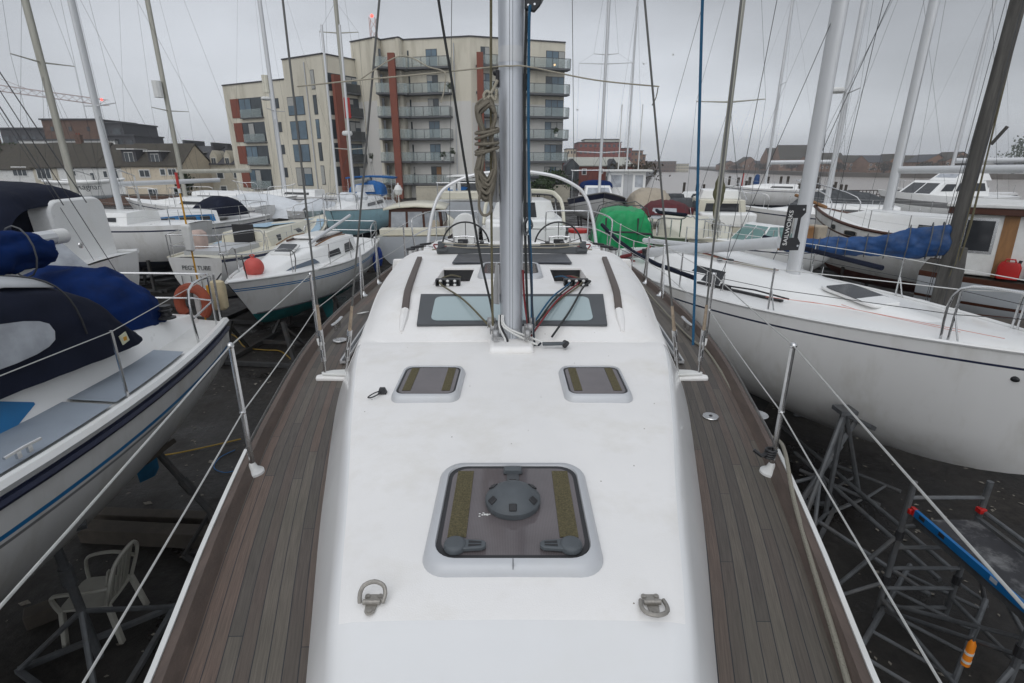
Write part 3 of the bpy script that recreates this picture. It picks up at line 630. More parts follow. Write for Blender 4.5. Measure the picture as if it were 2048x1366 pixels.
# traveller
zt = rz(.5,6.0); mb = MB(); mb.box((0,6.0,zt+.035), (1.72,.08,.07)); trv = mb.build('mainsheet_track', DGREY, Y0, bevel=.006)
for sg in (-1, 1):
    mb = MB(); mb.box((sg*.82,5.99,zt+.10), (.05,.07,.07)); mb.cyl((sg*.79,5.95,zt+.10), (sg*.79,6.03,zt+.10), .024, n=12); mb.box((sg*.80,5.97,zt+.045), (.12,.07,.03)); mb.build('track_end', DGREY, trv, bevel=.004)
    for k in range(3):
        mb = MB(); mb.tube(smooth_path([(sg*.80,5.97,zt+.10+.012*k), (sg*.5,5.95,zt+.07+.02*k), (sg*.12,5.96,zt+.075+.012*k)], 6), .006, 6); mb.build('control_line', ROPE_CREAM if k != 1 else ROPE_GREY, trv)
# genoa tracks, cars, chainplates, shrouds
for sg in (-1, 1):
    a = V((sg*1.30, 3.74, ZD(3.74)+.035)); b = V((sg*1.475, 5.75, ZD(5.7)+.035))
    mb = MB(); mb.bar(a, b, .05, .024); tr = mb.build('genoa_track', mat('track_alu', (.5,.5,.5), .4, metal=.4), Y0)
    mb = MB(); mb.bar(a+V((-sg*.004,0,.015)), b+V((-sg*.004,0,.015)), .018, .012); mb.build('track_slot', DGREY, tr)
    q = b + V((0,-.08,.03)); mb = MB(); mb.box(q, (.07,.10,.03)); mb.prism([q+V((-.028,0,.01)), q+V((.028,0,.01)), q+V((.028,0,.11)), q+V((-.028,0,.11))], (0,.02,0)); mb.build('genoa_car', BLACK, tr, bevel=.004)
    mb = MB(); mb.prism([(sg*x, y, ZD(3.5)) for x, y in ((1.02,3.40),(1.40,3.42),(1.41,3.47),(1.30,3.54),(1.02,3.62))], (0,0,.035)); pad = mb.build('chainplate_pad', DECKW, Y0, bevel=.012)
    mb = MB(); mb.prism([(sg*x, y, ZD(3.5)+.036) for x, y in ((1.13,3.46),(1.20,3.43),(1.36,3.45),(1.375,3.48),(1.30,3.52),(1.15,3.54))], (0,0,.018)); mb.build('chainplate', WHITEP, pad, bevel=.006)
    for (x0, y0, top, nmr) in ((1.345,3.47, V((sg*1.36,3.62,7.0)), 1), (1.20,3.49, V((sg*.0,3.46,9.3)), 2)):
        b0 = V((sg*x0, y0, ZD(3.5)+.05)); d = (top-b0).normalized()
        mb = MB(); mb.tube([b0, b0+d*.07, b0+d*.11], [.009,.009,.014], 8)
        mb.bar(b0+d*.10+V((.011,0,0)), b0+d*.30+V((.011,0,0)), .006, .024, (0,1,0)); mb.bar(b0+d*.10-V((.011,0,0)), b0+d*.30-V((.011,0,0)), .006, .024, (0,1,0))
        mb.tube([b0+d*.09, b0+d*.12], .018, 10); mb.tube([b0+d*.28, b0+d*.32], .018, 10)
        mb.tube([b0+d*.11, b0+d*.17], .008, 8); mb.tube([b0+d*.23, b0+d*.30], .008, 8); mb.build('turnbuckle', STEEL, Y0)
        mb = MB(); mb.tube([b0+d*.31, b0+d*.37, b0+d*.5], [.013,.012,.010], 8); mb.build('shroud_terminal', mat('rusty_terminal', (.34,.27,.2), .5, metal=.4, var=.3, vscale=30), Y0)
        mb = MB(); mb.tube([b0+d*.49, top + (top-b0)*(.9 if nmr == 1 else 0)], .0068, 8); mb.build('shroud', WIRE, Y0)
    # cleat
    q = V((sg*1.62, 4.62, ZS(4.6)-.01)); mb = MB(); mb.tube(smooth_path([q+V((0,-.15,.075)), q+V((0,-.08,.07)), q+V((0,0,.068)), q+V((0,.08,.07)), q+V((0,.15,.075))], 3), [.008]+[.016]*11+[.008], 10, flat=.8); mb.box(q+V((0,-.05,.03)), (.022,.03,.07)); mb.box(q+V((0,.05,.03)), (.022,.03,.07)); mb.build('mooring_cleat', STEEL, Y0)
    mb = MB(); mb.lathe([(.0,.0),(.06,.004),(.062,.001)], (sg*1.52, 4.35 if sg < 0 else 2.9, ZD(4)+.012), n=18); mb.build('deck_plate', STEEL, Y0)
mb = MB(); mb.lathe([(.0,.006),(.045,.006),(.048,.001)], (1.20,2.83,ZD(2.8)+.012), n=20); fc = mb.build('filler_cap', STEEL, Y0)
mb = MB(); mb.lathe([(.0,.009),(.011,.008)], (1.20,2.83,ZD(2.8)+.012), n=10); mb.build('filler_key_hole', BLACK, fc)
# stanchions + guard wires
def st_pos(sg, y, inset=.035): return V((sg*(XS(y)-inset-.02), y, ZD(y)))
for sg in (-1, 1):
    tops = []; mids = []
    for y in (2.22, 4.28, 6.2, 6.95, 8.6):
        b = st_pos(sg, y); h = .665 if y < 3 else .62
        t = b + V((0,0,h)); gate = y in (6.2, 6.95)
        mb = MB(); mb.tube([b, b+V((0,0,h*.46)), t], [.0125,.0125,.0115], 10); mb.sphere(t, .016, 10, 6); so = mb.build('stanchion', STEEL, Y0)
        mb = MB(); mb.lathe([(.05,.0),(.048,.012),(.024,.03),(.016,.05),(.0125,.06)], b, n=16); mb.build('stanchion_base', WHITEP if y < 5 else STEEL, so)
        mb = MB(); mb.sphere(b+V((0,0,h*.5)), .0155, 8, 5); mb.build('wire_eye', STEEL, so)
        if gate:
            dy = .14 if y == 6.95 else -.14
            mb = MB(); mb.tube([t, st_pos(sg, y+dy)], .0105, 8); mb.build('gate_brace', STEEL, so)
        tops.append(t); mids.append(b + V((0,0,h*.5)))
    bow = V((sg*.62, -.35, 3.62)); bowm = V((sg*.62,-.35,3.32)); aft = V((sg*1.73, 9.3, 3.42)); aftm = V((sg*1.73,9.3,3.12))
    def wire(nm, pts, sag=.0):
        mb = MB(); path = []
        for a, b in zip(pts, pts[1:]):
            for t in (0,.25,.5,.75): path.append(lerp(a, b, t) - V((0,0,sag*4*t*(1-t))))
        path.append(pts[-1]); mb.tube(path, .0034, 6); return mb.build(nm, GUARD, Y0)
    wire('guard_wire', [bow] + tops + [aft], .008); wire('guard_wire', [bowm] + mids + [aftm], .012)
    # stern rail
    mb = MB(); mb.tube(smooth_path([(sg*1.70,9.2,2.84), (sg*1.74,9.2,3.30), (sg*1.72,9.3,3.42), (sg*1.66,10.0,3.44), (sg*1.52,10.5,3.44), (sg*1.2,10.6,3.44), (sg*.75,10.62,3.43), (sg*.68,10.62,3.36), (sg*.68,10.62,2.84)], 5), .014, 10); pr = mb.build('stern_rail', STEEL, Y0)
    mb = MB(); mb.tube(smooth_path([(sg*1.73,9.25,3.12), (sg*1.6,10.1,3.14), (sg*1.3,10.5,3.14), (sg*.68,10.6,3.12)], 5), .011, 8); mb.tube([(sg*1.5,10.5,3.44), (sg*1.5,10.45,2.82)], .012, 8); mb.build('lower_rail', STEEL, pr)
# cockpit
mb = MB(); rows = []
for sg in (-1, 1):
    mb.loft([[(sg*(WB(y)+.05), y, ZD(y)-.02), (sg*(WB(y)-.02), y, zc), (sg*(WB(y)-.30), y, zc+.01), (sg*(WB(y)-.36), y, zc-.42), (sg*(WB(y)-.36), y, 2.3), (sg*(WB(y)+.05), y, 2.3)] for y, zc in ((6.3,3.22),(6.9,3.10),(8.2,3.04),(9.4,3.0),(10.5,2.9))])
mb.build('cockpit_coaming', DECKW, Y0, bevel=.02)
mb = MB(); mb.box((0,8.6,2.42), (2.2,4.4,.06)); mb.box((0,10.3,2.7), (2.4,.5,.3)); mb.build('cockpit_sole', DECKW, Y0, bevel=.01)
for sg in (-1, 1):
    c = V((sg*.77, 8.75, 3.02)); mb = MB(); mb.tube([c+V((.39*math.cos(R(a)), 0, .39*math.sin(R(a)))) for a in range(0,360,10)], .014, 8, closed=True); wh = mb.build('steering_wheel', BLACK, Y0)
    for k in range(5):
        a = R(90+72*k); mb = MB(); mb.tube([c, c+V((.385*math.cos(a),0,.385*math.sin(a)))], .007, 6); mb.build('spoke', BLACK, wh)
    mb = MB(); mb.loft([[(c.x+x, y, z) for x, y in rrect(w, d, .05, 3)] for w, d, z in ((.3,.25,2.45),(.24,.2,2.95),(.30,.26,3.0),(.30,.26,3.06))], mi=0)
    mb.v = [V((p.x, p.y + 8.6, p.z)) if p.y < 2 else p for p in mb.v]; ped = mb.build('wheel_pedestal', GEL, Y0)
    mb = MB(); mb.sphere((c.x + .0, 8.58, 3.09), (.075,.075,.075), 16, 10); mb.build('compass_dome', WHITEP, ped)
    mb = MB(); mb.tube(smooth_path([(c.x-.17,8.5,2.46),(c.x-.17,8.5,3.13),(c.x-.12,8.5,3.2),(c.x+.12,8.5,3.2),(c.x+.17,8.5,3.13),(c.x+.17,8.5,2.46)], 5), .014, 8); mb.build('grab_hoop', STEEL, ped)
    # winch
    for yw, xw in ((7.55, sg*1.33), (6.6, sg*1.28)):
        q = V((xw, yw, 3.06 if yw > 7 else 3.16)); mb = MB(); mb.lathe([(.07,0),(.075,.012),(.055,.02),(.048,.06),(.056,.105),(.058,.125)], q, n=18); wn = mb.build('winch', STEEL, Y0)
        mb = MB(); mb.lathe([(.058,.126),(.06,.14),(.03,.15),(0,.15)], q, n=18); mb.bar(q+V((0,0,.15)), q+V((-sg*.16,.04,.165)), .03, .03); mb.build('winch_cap', BLACK, wn, bevel=.004)
mb = MB(); mb.box((0,7.6,2.75), (.32,1.1,.6)); mb.box((0,7.6,3.07), (.42,1.15,.05)); mb.build('cockpit_table', GEL, Y0, bevel=.02)
mb = MB(); mb.tube(smooth_path([(-.72,6.4,3.1),(-.71,6.4,3.35),(-.66,6.4,3.375),(.66,6.4,3.375),(.71,6.4,3.35),(.72,6.4,3.1)], 4), .016, 8); mb.build('sprayhood_bar', WHITEP, Y0)
for k, x in enumerate((-.62,-.36,.42,.60)):
    q = V((x,6.28,rz(.5,6.2)+.04)); mb = MB(); mb.box(q, (.16,.09,.07)); mb.box(q+V((0,-.02,.05)), (.05,.12,.02)); mb.build('rope_clutch', BLACK, Y0, bevel=.006)
mb = MB(); mb.prism([(-.86+.24*math.cos(a), 9.7, 3.2+.27*math.sin(a)) for a in [math.pi*k/12 for k in range(13)]] + [(-1.08,9.7,2.85),(-.64,9.7,2.85)], (0,.12,0)); mb.build('lifebuoy_cover', WHITEP, Y0, bevel=.02)
for sg in (-1, 1):
    mb = MB(); mb.box((sg*.77-.02,8.45,3.12), (.16,.06,.10)); mb.build('instrument_pod', BLACK, Y0, bevel=.01)
    mb = MB(); mb.tube(smooth_path([(sg*.55,8.3,2.46),(sg*.55,8.3,3.05),(sg*.5,8.3,3.12),(sg*.32,8.3,3.12),(sg*.27,8.3,3.05),(sg*.27,8.3,2.46)], 4), .013, 8); mb.build('foot_hoop', STEEL, Y0)
    for k in range(3): mb = MB(); mb.tube(smooth_path([(sg*(1.0+.08*k),7.0+.5*k,3.08),(sg*(1.12+.05*k),7.2+.5*k,3.12),(sg*1.05,7.35+.5*k,3.08),(sg*(.95+.05*k),7.15+.5*k,3.1),(sg*1.02,7.0+.5*k,3.09)],4), .012, 6); mb.build('cockpit_rope_heap', (ROPE_NAVY,ROPE_CREAM,ROPE_RED)[k], Y0)
# stainless targa hoop
mb = MB(); mb.tube(smooth_path([(-1.36,8.4,3.03),(-1.28,8.45,3.5),(-1.16,8.5,3.83),(-.98,8.52,4.0),(-.6,8.55,4.15),(0,8.56,4.21),(.6,8.55,4.15),(.98,8.52,4.0),(1.16,8.5,3.83),(1.28,8.45,3.5),(1.36,8.4,3.03)], 6), .026, 12)
hoop = mb.build('targa_hoop', STEEL, Y0)
hoop.data.materials[0] = mat('bright_tube', (.72,.72,.72), .3, metal=.4)
for sg in (-1, 1): mb = MB(); mb.box((sg*1.36,8.4,3.04), (.18,.12,.03)); mb.build('hoop_foot', STEEL, hoop, bevel=.006)
# aft stays seen behind the wheel
for sg, top in ((-1, (-.02,5.0,15.5)), (1, (.02,5.0,15.5))):
    b = V((sg*1.24,10.4,2.9)); mb = MB(); mb.tube([b, V(top)], .005, 6); mb.build('backstay', WIRE, Y0)
# supports of our own hull
def prop(loc, top, group='stands', label='', m=None, nm='boat_stand'):
    t = thing(nm, label, 'boat stand', (loc[0], loc[1], 0), group=group, world=True); m = m or DARKSTEEL
    L = V((loc[0], loc[1], 0)); tp = V(top)
    mb = MB(); mb.tube([lerp(L+V((0,0,.12)), tp, 0), tp], .035, 8); mb.build('post', m, t)
    mb = MB(); mb.tube([lerp(L+V((0,0,.12)), tp, .62), lerp(L+V((0,0,.12)), tp, .74)], .05, 8); mb.build('collar', m, t)
    d = (tp - L); d.z = 0; d = d.normalized() if d.length > .05 else V((1,0,0)); s = V((-d.y, d.x, 0))
    for q in (d*.75, -d*.35 + s*.6, -d*.35 - s*.6):
        mb = MB(); mb.tube([L+q+V((0,0,.04)), lerp(L, tp, .45)], .024, 7); mb.build('leg', m, t)
    for a, b in ((d*.75, -d*.35+s*.6), (-d*.35+s*.6, -d*.35-s*.6), (-d*.35-s*.6, d*.75)):
        mb = MB(); mb.bar(L+a+V((0,0,.05)), L+b+V((0,0,.05)), .045, .045); mb.build('foot_bar', m, t)
    n = (tp - L).normalized(); mb = MB(); q = tp; u = s; w = V((d.x*.5, d.y*.5, .85)).normalized()
    mb.bar(q - u*.22, q + u*.22, .12, .05, w); mb.build('pad', TIMBER if m is DARKSTEEL else m, t)
    return t
# ================================================================== neighbours: a hull class, then every boat is dressed on its own
class Boat:
    """local frame: x from stern (0) to bow (L), y to port, z up from the ground"""
    def __init__(s, name, label, cat, stern, bow, beam, zs, bottom, transom=.62, p=2.4, q=1.7, rake=.7, srake=.15, group=None, maxat=.42, bow_p=2.0, rise=(.5,.75)):
        st = V((*stern, 0)); bw = V((*bow, 0)); d = bw - st; s.L = d.length; s.rz = math.atan2(d.y, d.x)
        s.t = thing(name, label, cat, st, s.rz, group); s.beam = beam; s.zs = zs; s.bot = bottom; s.tr = transom; s.p = p; s.q = q; s.rake = rake; s.srake = srake; s.mx = maxat; s.bp = bow_p; s.rise = rise
        s.M = Matrix.Translation(st) @ Matrix.Rotation(s.rz, 4, 'Z'); s.Mi = s.M.inverted()
    def w2l(s, p): return s.Mi @ V(p)
    def l2w(s, p): return s.M @ V(p)
    def half(s, a):
        B = s.beam/2
        if a < s.mx: u = 1 - a/s.mx; return B*(1 - (1-s.tr)*u**2)
        u = (a - s.mx)/(1 - s.mx); return max(B*(1 - u**s.bp), .015)
    def sh(s, a):
        z0, z1, z2 = s.zs; return z0*(1-a)*(1-2*a) + z1*4*a*(1-a)*1 + z2*a*(2*a-1) if True else 0
    def zb(s, a):
        u = 2*a - 1; return s.bot + (s.rise[1] if u > 0 else s.rise[0])*abs(u)**3
    def pt(s, a, z, sg=1, out=0):
        S, b = s.sh(a), s.zb(a); t = max(0, min(1, (S - z)/(S - b)))
        pp = lerp(s.p, 1.25, max(0, (a-.5)/.5)**1.5)
        y = s.half(a)*(max(1 - t**pp, 0))**(1/s.q) + out
        x = a*s.L - s.rake*t*a**5 + s.srake*t*(1-a)**6
        return V((x, sg*y, z))
    def deck(s, a, y=0, dz=0): return V((a*s.L, y, s.sh(a) + dz))
    def hull(s, mats, bands=(), wl=None, af=1, n=30, under=6):
        """mats[0] topsides; bands = (drop0, drop1, material); below wl the antifouling mats[af]"""
        drops = sorted({0.0} | {d for b in bands for d in b[:2]} | {.5}); wl = s.bot + .35*(s.zs[1]-s.bot) if wl is None else wl
        mb = MB(); cols = []
        for i in range(n+1):
            a = i/n; S, b = s.sh(a), s.zb(a); w = max(min(wl, S-.05), b); zz = [max(S - d, w) for d in drops]
            zz += [lerp(S - drops[-1], w, k/4) if S-drops[-1] > w else w for k in (1,2,3)] + [w]
            zz += [lerp(w, b, k/under) for k in range(1, under+1)]
            cols.append([s.pt(a, z) for z in zz])
        nd = len(drops); m = len(cols[0])
        def mi(j):
            if j >= nd + 3: return af
            if j < nd - 1:
                mid = (drops[j]+drops[j+1])/2
                for b in bands:
                    if b[0] <= mid <= b[1]: return b[2]
            return 0
        for sg in (1, -1):
            o = len(mb.v)
            for c in cols: mb.v += [V((p.x, sg*p.y, p.z)) for p in c]
            for i in range(n):
                for j in range(m-1): mb.f.append([o+i*m+j, o+i*m+j+1, o+(i+1)*m+j+1, o+(i+1)*m+j]); mb.m.append(mi(j))
        c = cols[0]; o = len(mb.v); mb.v += [V(p) for p in c] + [V((p.x, -p.y, p.z)) for p in c]
        for j in range(m-1): mb.f.append([o+j, o+j+1, o+m+j+1, o+m+j]); mb.m.append(0 if j < nd+3 else af)
        import bmesh
        s.hullo = mb.build('hull', mats, s.t, smooth=40); return s.hullo
    def deckmesh(s, m, camber=.05, dz=-.02, n=24, inset=.0):
        mb = MB(); mb.grid([[V((i/n*s.L, k*(s.half(i/n)-inset), s.sh(i/n) + dz + camber*(1-k*k))) for k in (-1,-.85,-.5,0,.5,.85,1)] for i in range(n+1)])
        return mb.build('deck', m, s.t, smooth=50)
    def rail(s, m, r=.03, a0=0, a1=1, dz=.0, nm='toe_rail', n=24, out=0, fl=1):
        for sg in (1, -1):
            mb = MB(); mb.tube([s.pt(lerp(a0,a1,i/n), s.sh(lerp(a0,a1,i/n)), sg, out) + V((0,0,dz)) for i in range(n+1)], r, 6, flat=fl); mb.build(nm, m, s.t)
    def cabin(s, m, st, wins=(), wm=None, nm='coachroof', frame=None, bevel=.03):
        """st: list of (a, half width at base, inset, height)"""
        wm = wm or DARKGLASS; mb = MB(); rings = []; k = []
        for a, w, ins, h in st:
            x = a*s.L; zb = s.sh(a) - .03
            rings.append([V((x, w, zb)), V((x, w-ins*.75, zb+.03+h*.8)), V((x, w-ins, zb+.03+h*.96)), V((x, (w-ins)*.6, zb+.03+h*1.02)), V((x, 0, zb+.03+h*1.06)), V((x, -(w-ins)*.6, zb+.03+h*1.02)), V((x, -(w-ins), zb+.03+h*.96)), V((x, -(w-ins*.75), zb+.03+h*.8)), V((x, -w, zb))])
        mb.loft(rings); c = mb.build(nm, m, s.t, smooth=45)
        def side(a, f, sg, out):
            for (a0, w0, i0, h0), (a1, w1, i1, h1) in zip(st, st[1:]):
                if a0 <= a <= a1:
                    t = (a-a0)/(a1-a0); w, ins, h = lerp(w0,w1,t), lerp(i0,i1,t), lerp(h0,h1,t)
                    zb = s.sh(a) - .03
                    return V((a*s.L, sg*(lerp(w, w-ins*.75, f) + out), zb + (.03+h*.8)*f))
            return V((a*s.L, 0, s.sh(a)))
        s.cside = side
        for wi in wins:
            poly = wi['p']; mm = wi.get('m', wm)
            for sg in (1, -1):
                if len(poly[0]) == 3:      # a painted band: (a, f low, f high) stations following the curved side
                    mb = MB(); mb.loft([[side(a, f0, sg, .002), side(a, f1, sg, .002), side(a, f1, sg, .012), side(a, f0, sg, .012)] for a, f0, f1 in poly]); mb.build(wi['n'], mm, c); continue
                mb = MB(); mb.prism([side(a, f, sg, .004) for a, f in poly], V((0, sg*.014, .004))); mb.build(wi.get('n', 'window'), mm, c)
                if frame and wi.get('n', 'window') == 'window':
                    ctr = (sum(a for a, f in poly)/len(poly), sum(f for a, f in poly)/len(poly))
                    mb = MB(); mb.prism([side(ctr[0]+(a-ctr[0])*1.12, ctr[1]+(f-ctr[1])*1.3, sg, .001) for a, f in poly], V((0, sg*.010, .003))); mb.build('window_frame', frame, c)
        s.cab = c; return c
    def mast(s, a, top, r=.075, m=None, spread=(), base=None, shrouds=True, boom=None, stays=True, y=0, wr=.004, flat=1.35, wm=None, chain=None):
        m = m or ALUW; z0 = base if base is not None else s.sh(a); x = a*s.L; wm = wm or WIREDK
        mb = MB(); n = 12
        mb.loft([[V((x + r*flat*math.cos(2*math.pi*k/n), y + r*math.sin(2*math.pi*k/n), z)) for k in range(n)] for z in (z0, lerp(z0,top,.7), top)])
        mo = mb.build('mast', m, s.t, smooth=60)
        hw = chain if chain is not None else s.half(a)*.92; tip = []
        for z, w in spread:
            for sg in (1, -1):
                mb = MB(); mb.tube([V((x, y, z)), V((x-.12*w, y+sg*w, z+.06))], [.028,.016], 6); mb.build('spreader', m, mo)
            tip.append((z, w))
        if shrouds:
            for sg in (1, -1):
                path = [V((x-.03, y+sg*hw, s.sh(a)))] + [V((x-.12*w, y+sg*w, z+.06)) for z, w in tip] + [V((x, y, top-.3))]
                mb = MB(); mb.tube(path, wr, 5); mb.build('shroud', wm, s.t)
                if tip:
                    for dx in (-.35,.25):
                        mb = MB(); mb.tube([V((x+dx, y+sg*hw*.97, s.sh(a))), V((x, y, tip[0][0]-.05))], wr, 5); mb.build('lower_shroud', wm, s.t)
        if stays:
            mb = MB(); mb.tube([s.deck(.985), V((x, y, top-.1))], wr, 5); mb.build('forestay', wm, s.t)
            mb = MB(); mb.tube([s.deck(.01), V((x, y, top))], wr, 5); mb.build('backstay', wm, s.t)
            mb = MB(); mb.tube([V((x-.16, y+.03, z0+.2)), V((x-.12, y, top-.1))], wr*.8, 4); mb.build('halyard', wm, s.t)
        if boom:
            L, z, rr = boom; mb = MB(); mb.tube([V((x-.1, y, z)), V((x-.1-L, y, z+.05))], rr, 10, flat=1.3); s.boomo = mb.build('boom', m, s.t)
        s.mo = mo; return mo
    def stanchions(s, aa, h=.6, r=.012, wires=2, inset=.06, ends=(0,1), m=None, wm=None, sides=(1,-1)):
        m = m or STEEL
        for sg in sides:
            T = []
            for a in aa:
                b = s.pt(a, s.sh(a), sg) - V((0, sg*inset, 0)); mb = MB(); mb.tube([b, b+V((0,0,h))], r, 6); mb.build('stanchion', m, s.t); T.append(b)
            for k in range(wires):
                mb = MB(); mb.tube([p + V((0,0,h*(1-k*.48)-.01)) for p in T], .004, 5); mb.build('guard_wire', wm or GUARD, s.t)
    def pulpit(s, h=.6, a0=.84, m=None, r=.014):
        m = m or STEEL; pts = []
        for a in (a0, .93): pts.append(s.pt(a, s.sh(a), 1) + V((0,-.04,h)))
        tip = s.deck(1.0, 0, h+.05) + V((.05,0,0)); L = pts + [tip + V((-.1,.08,0)), tip + V((0,0,0)), tip + V((-.1,-.08,0))] + [V((p.x,-p.y,p.z)) for p in pts[::-1]]
        first = s.pt(a0, s.sh(a0), 1) - V((.06,.04,0)); mb = MB(); mb.tube(smooth_path([first] + L + [V((first.x,-first.y,first.z))], 5), r, 8)
        for sg in (1,-1):
            b = s.pt(.94, s.sh(.94), sg) - V((0, sg*.02, 0)); mb.tube([b, b + V((.06,0,h))], r, 8)
        mb.build('pulpit', m, s.t)
    def pushpit(s, h=.6, a1=.14, m=None, r=.014):
        m = m or STEEL
        p1 = s.pt(a1, s.sh(a1), 1); p0 = s.pt(.01, s.sh(.01), 1)
        up = V((0,-.05,h)); L = [p1+V((0,-.05,0)), p1+up, p0+up+V((.05,0,0)), V((.03, p0.y*.6, p0.z+h))]
        L = L + [V((p.x,-p.y,p.z)) for p in L[::-1]]
        mb = MB(); mb.tube(smooth_path(L, 4), r, 8); mb.tube([p+V((0,0,-h*.5)) for p in L[1:-1]], r*.8, 6)
        for sg in (1,-1):
            mb.tube([V((.05, sg*(p0.y-.06), p0.z)), V((.05, sg*(p0.y-.05), p0.z+h))], r, 6)
        mb.build('pushpit', m, s.t)
    def fin(s, m, a=.5, w=.9, bottom=.25, top=None, rudder=True, rm=None):
        top = s.bot + .25 if top is None else top
        mb = MB(); mb.loft([[V((a*s.L + sx*w/2*k + off, sy*.07, z)) for sx, sy in ((-1,0),(-.3,1),(.6,.8),(1,0),(.6,-.8),(-.3,-1))] for z, k, off in ((top,1,0),(bottom,.7,-.12))]); mb.build('keel', m, s.t)
        if rudder:
            mb = MB(); zt = s.zb(.06) + .1; mb.loft([[V((.07*s.L + sx*.22*k + off, sy*.035, z)) for sx, sy in ((-1,0),(0,1),(1,0),(0,-1))] for z, k, off in ((zt,1,0),(lerp(zt,bottom,.75),.8,-.02),(bottom+.25,.4,-.06))]); mb.build('rudder', rm or m, s.t)
    def stands(s, spots, group, label, m=None):
        for a, sg in spots:
            z = lerp(s.bot, s.sh(a), .32); p = s.pt(a, z, sg); w = s.l2w(p); n = V((-math.sin(s.rz)*sg, math.cos(s.rz)*sg, 0)); base = w + n*.75
            prop((base.x, base.y), (w.x, w.y, w.z-.02), group, label(a, sg) if callable(label) else label, m)
def text(body, loc, rot, size, m, parent, ext=.002, name='lettering', M=None):
    cu = bpy.data.curves.new(name, 'FONT'); cu.body = body; cu.size = size; cu.extrude = ext; cu.align_x = 'CENTER'; cu.align_y = 'CENTER'
    o = bpy.data.objects.new(name, cu); C.objects.link(o); o.location = loc; o.rotation_euler = rot; o.data.materials.append(m)
    if parent is not None: o.parent = parent
    return o
def mesh_text(body, loc, rot, size, m, parent, name='lettering', ext=.003):
    o = text(body, (0,0,0), (0,0,0), size, m, None, ext, name)
    dg = bpy.context.evaluated_depsgraph_get(); me = bpy.data.meshes.new_from_object(o.evaluated_get(dg)); cu = o.data
    bpy.data.objects.remove(o); bpy.data.curves.remove(cu)
    me.materials.clear(); me.materials.append(m); n = bpy.data.objects.new(name, me); C.objects.link(n); n.location = loc; n.rotation_euler = rot
    if parent is not None: n.parent = parent
    return n
def wrinkle(o, k):
    for nm, sz, st, ty in (('folds', .34, 2.6, 'SOFT_NOISE'), ('creases', .2, 2.0, 'HARD_NOISE')):
        tx = bpy.data.textures.get(nm) or bpy.data.textures.new(nm, 'CLOUDS'); tx.noise_scale = sz; tx.noise_type = ty; tx.noise_depth = 2
        md = o.modifiers.new(nm, 'DISPLACE'); md.texture = tx; md.texture_coords = 'GLOBAL'; md.strength = min(k, .03)*st*1.6; md.mid_level = .5
def drape(rows, m, name, parent=None, bumps=.02, seed=1, sub=1, solid=0, smooth=60):
    rnd = random.Random(seed); n = len(rows[0])
    out = [[V(p) + V((rnd.uniform(-1,1), rnd.uniform(-1,1), rnd.uniform(-1,1)))*bumps for p in r] for r in rows]
    mb = MB(); mb.grid(out); o = mb.build(name, m, parent, smooth=smooth, sub=max(sub,2 if bumps else sub), solid=solid)
    if bumps: wrinkle(o, bumps)
    return o
def sail_cover(bt, x0, x1, z0, z1, r0, r1, m, nm='sail_cover', n=16, seed=3, y=0):
    """a lumpy fabric roll round a boom, in the boat's frame"""
    rnd = random.Random(seed); rings = []
    for i in range(n+1):
        t = i/n; r = lerp(r0, r1, t)*rnd.uniform(.9,1.1); c = V((lerp(x0,x1,t), y, lerp(z0,z1,t)))
        rings.append([c + V((0, r*.62*math.sin(a)*rnd.uniform(.88,1.12), r*math.cos(a)*rnd.uniform(.9,1.1))) for a in [2*math.pi*k/12 for k in range(12)]])
    mb = MB(); mb.loft(rings); o = mb.build(nm, m, bt.t, smooth=70, sub=2); wrinkle(o, .025); return o
# ================================================================== near boats
# ---- A : close on the left, stern away from us
A = Boat('sailing_yacht', 'white yacht close on the left with a navy cockpit hood and blue stripe', 'sailing yacht', (-4.62,6.45), (-5.0,-3.6), 3.35, (2.40,2.50,2.95), .95, transom=.56, p=2.2, q=1.9, rake=.9, srake=-.25, maxat=.45)
A.hull([HULLW, HULLW, STRIPEN, STRIPEB, STRIPEG], bands=[(.05,.13,2),(.30,.335,3),(.36,.385,4)], wl=1.2)
A.deckmesh(WHITEP, dz=-.01)
A.fin(BLUEAF, .5, 1.3, .25, rudder=True)
A.rail(GEL, .045, 0, 1, .01)
A.rail(STRIPEN, .03, 0, 1, -.09, nm='rubbing_strake', out=.012)
# grey walkway panels
for a0, a1 in ((.12,.245),(.25,.46),(.465,.7)):
    for sg in (1,-1):
        mb = MB(); mb.grid([[V((a*A.L, sg*y, A.sh(a)+.033+.04*(1-(y/A.half(a))**2)-.01)) for y in (A.half(a)-.10, lerp(A.half(a)-.10, max(A.half(a)-.55,.05), .5), max(A.half(a)-.55,.05))] for a in yr(a0,a1,6)]); mb.build('walkway_panel', PADGREY, A.t)
# coamings / cabin
A.cabin(GEL, [(.005,.66,.1,.10),(.06,.78,.12,.22),(.16,.95,.14,.30),(.28,1.06,.16,.40),(.42,1.06,.2,.46),(.60,.85,.25,.42),(.74,.5,.25,.22),(.78,.3,.2,.05)],
        wins=[dict(p=[(.272,.45,.5),(.30,.12,.86),(.36,.12,.86),(.42,.12,.86),(.5,.12,.84),(.6,.12,.8),(.66,.45,.5)], m=STRIPEB, n='side_flash'), dict(p=[(.33,.36),(.335,.70),(.40,.72),(.40,.34)], n='window'), dict(p=[(.43,.36),(.43,.70),(.50,.70),(.50,.36)], n='window')], frame=GEL)
for w in A.cab.children:     # windows proud of the blue flash
    if w.name.startswith('window'): w.location.y += .016 if w.data.vertices[0].co.y > 0 else -.016
    if w.name.startswith('window') and not w.name.startswith('window_frame'): w.location.y += .006 if w.data.vertices[0].co.y > 0 else -.006
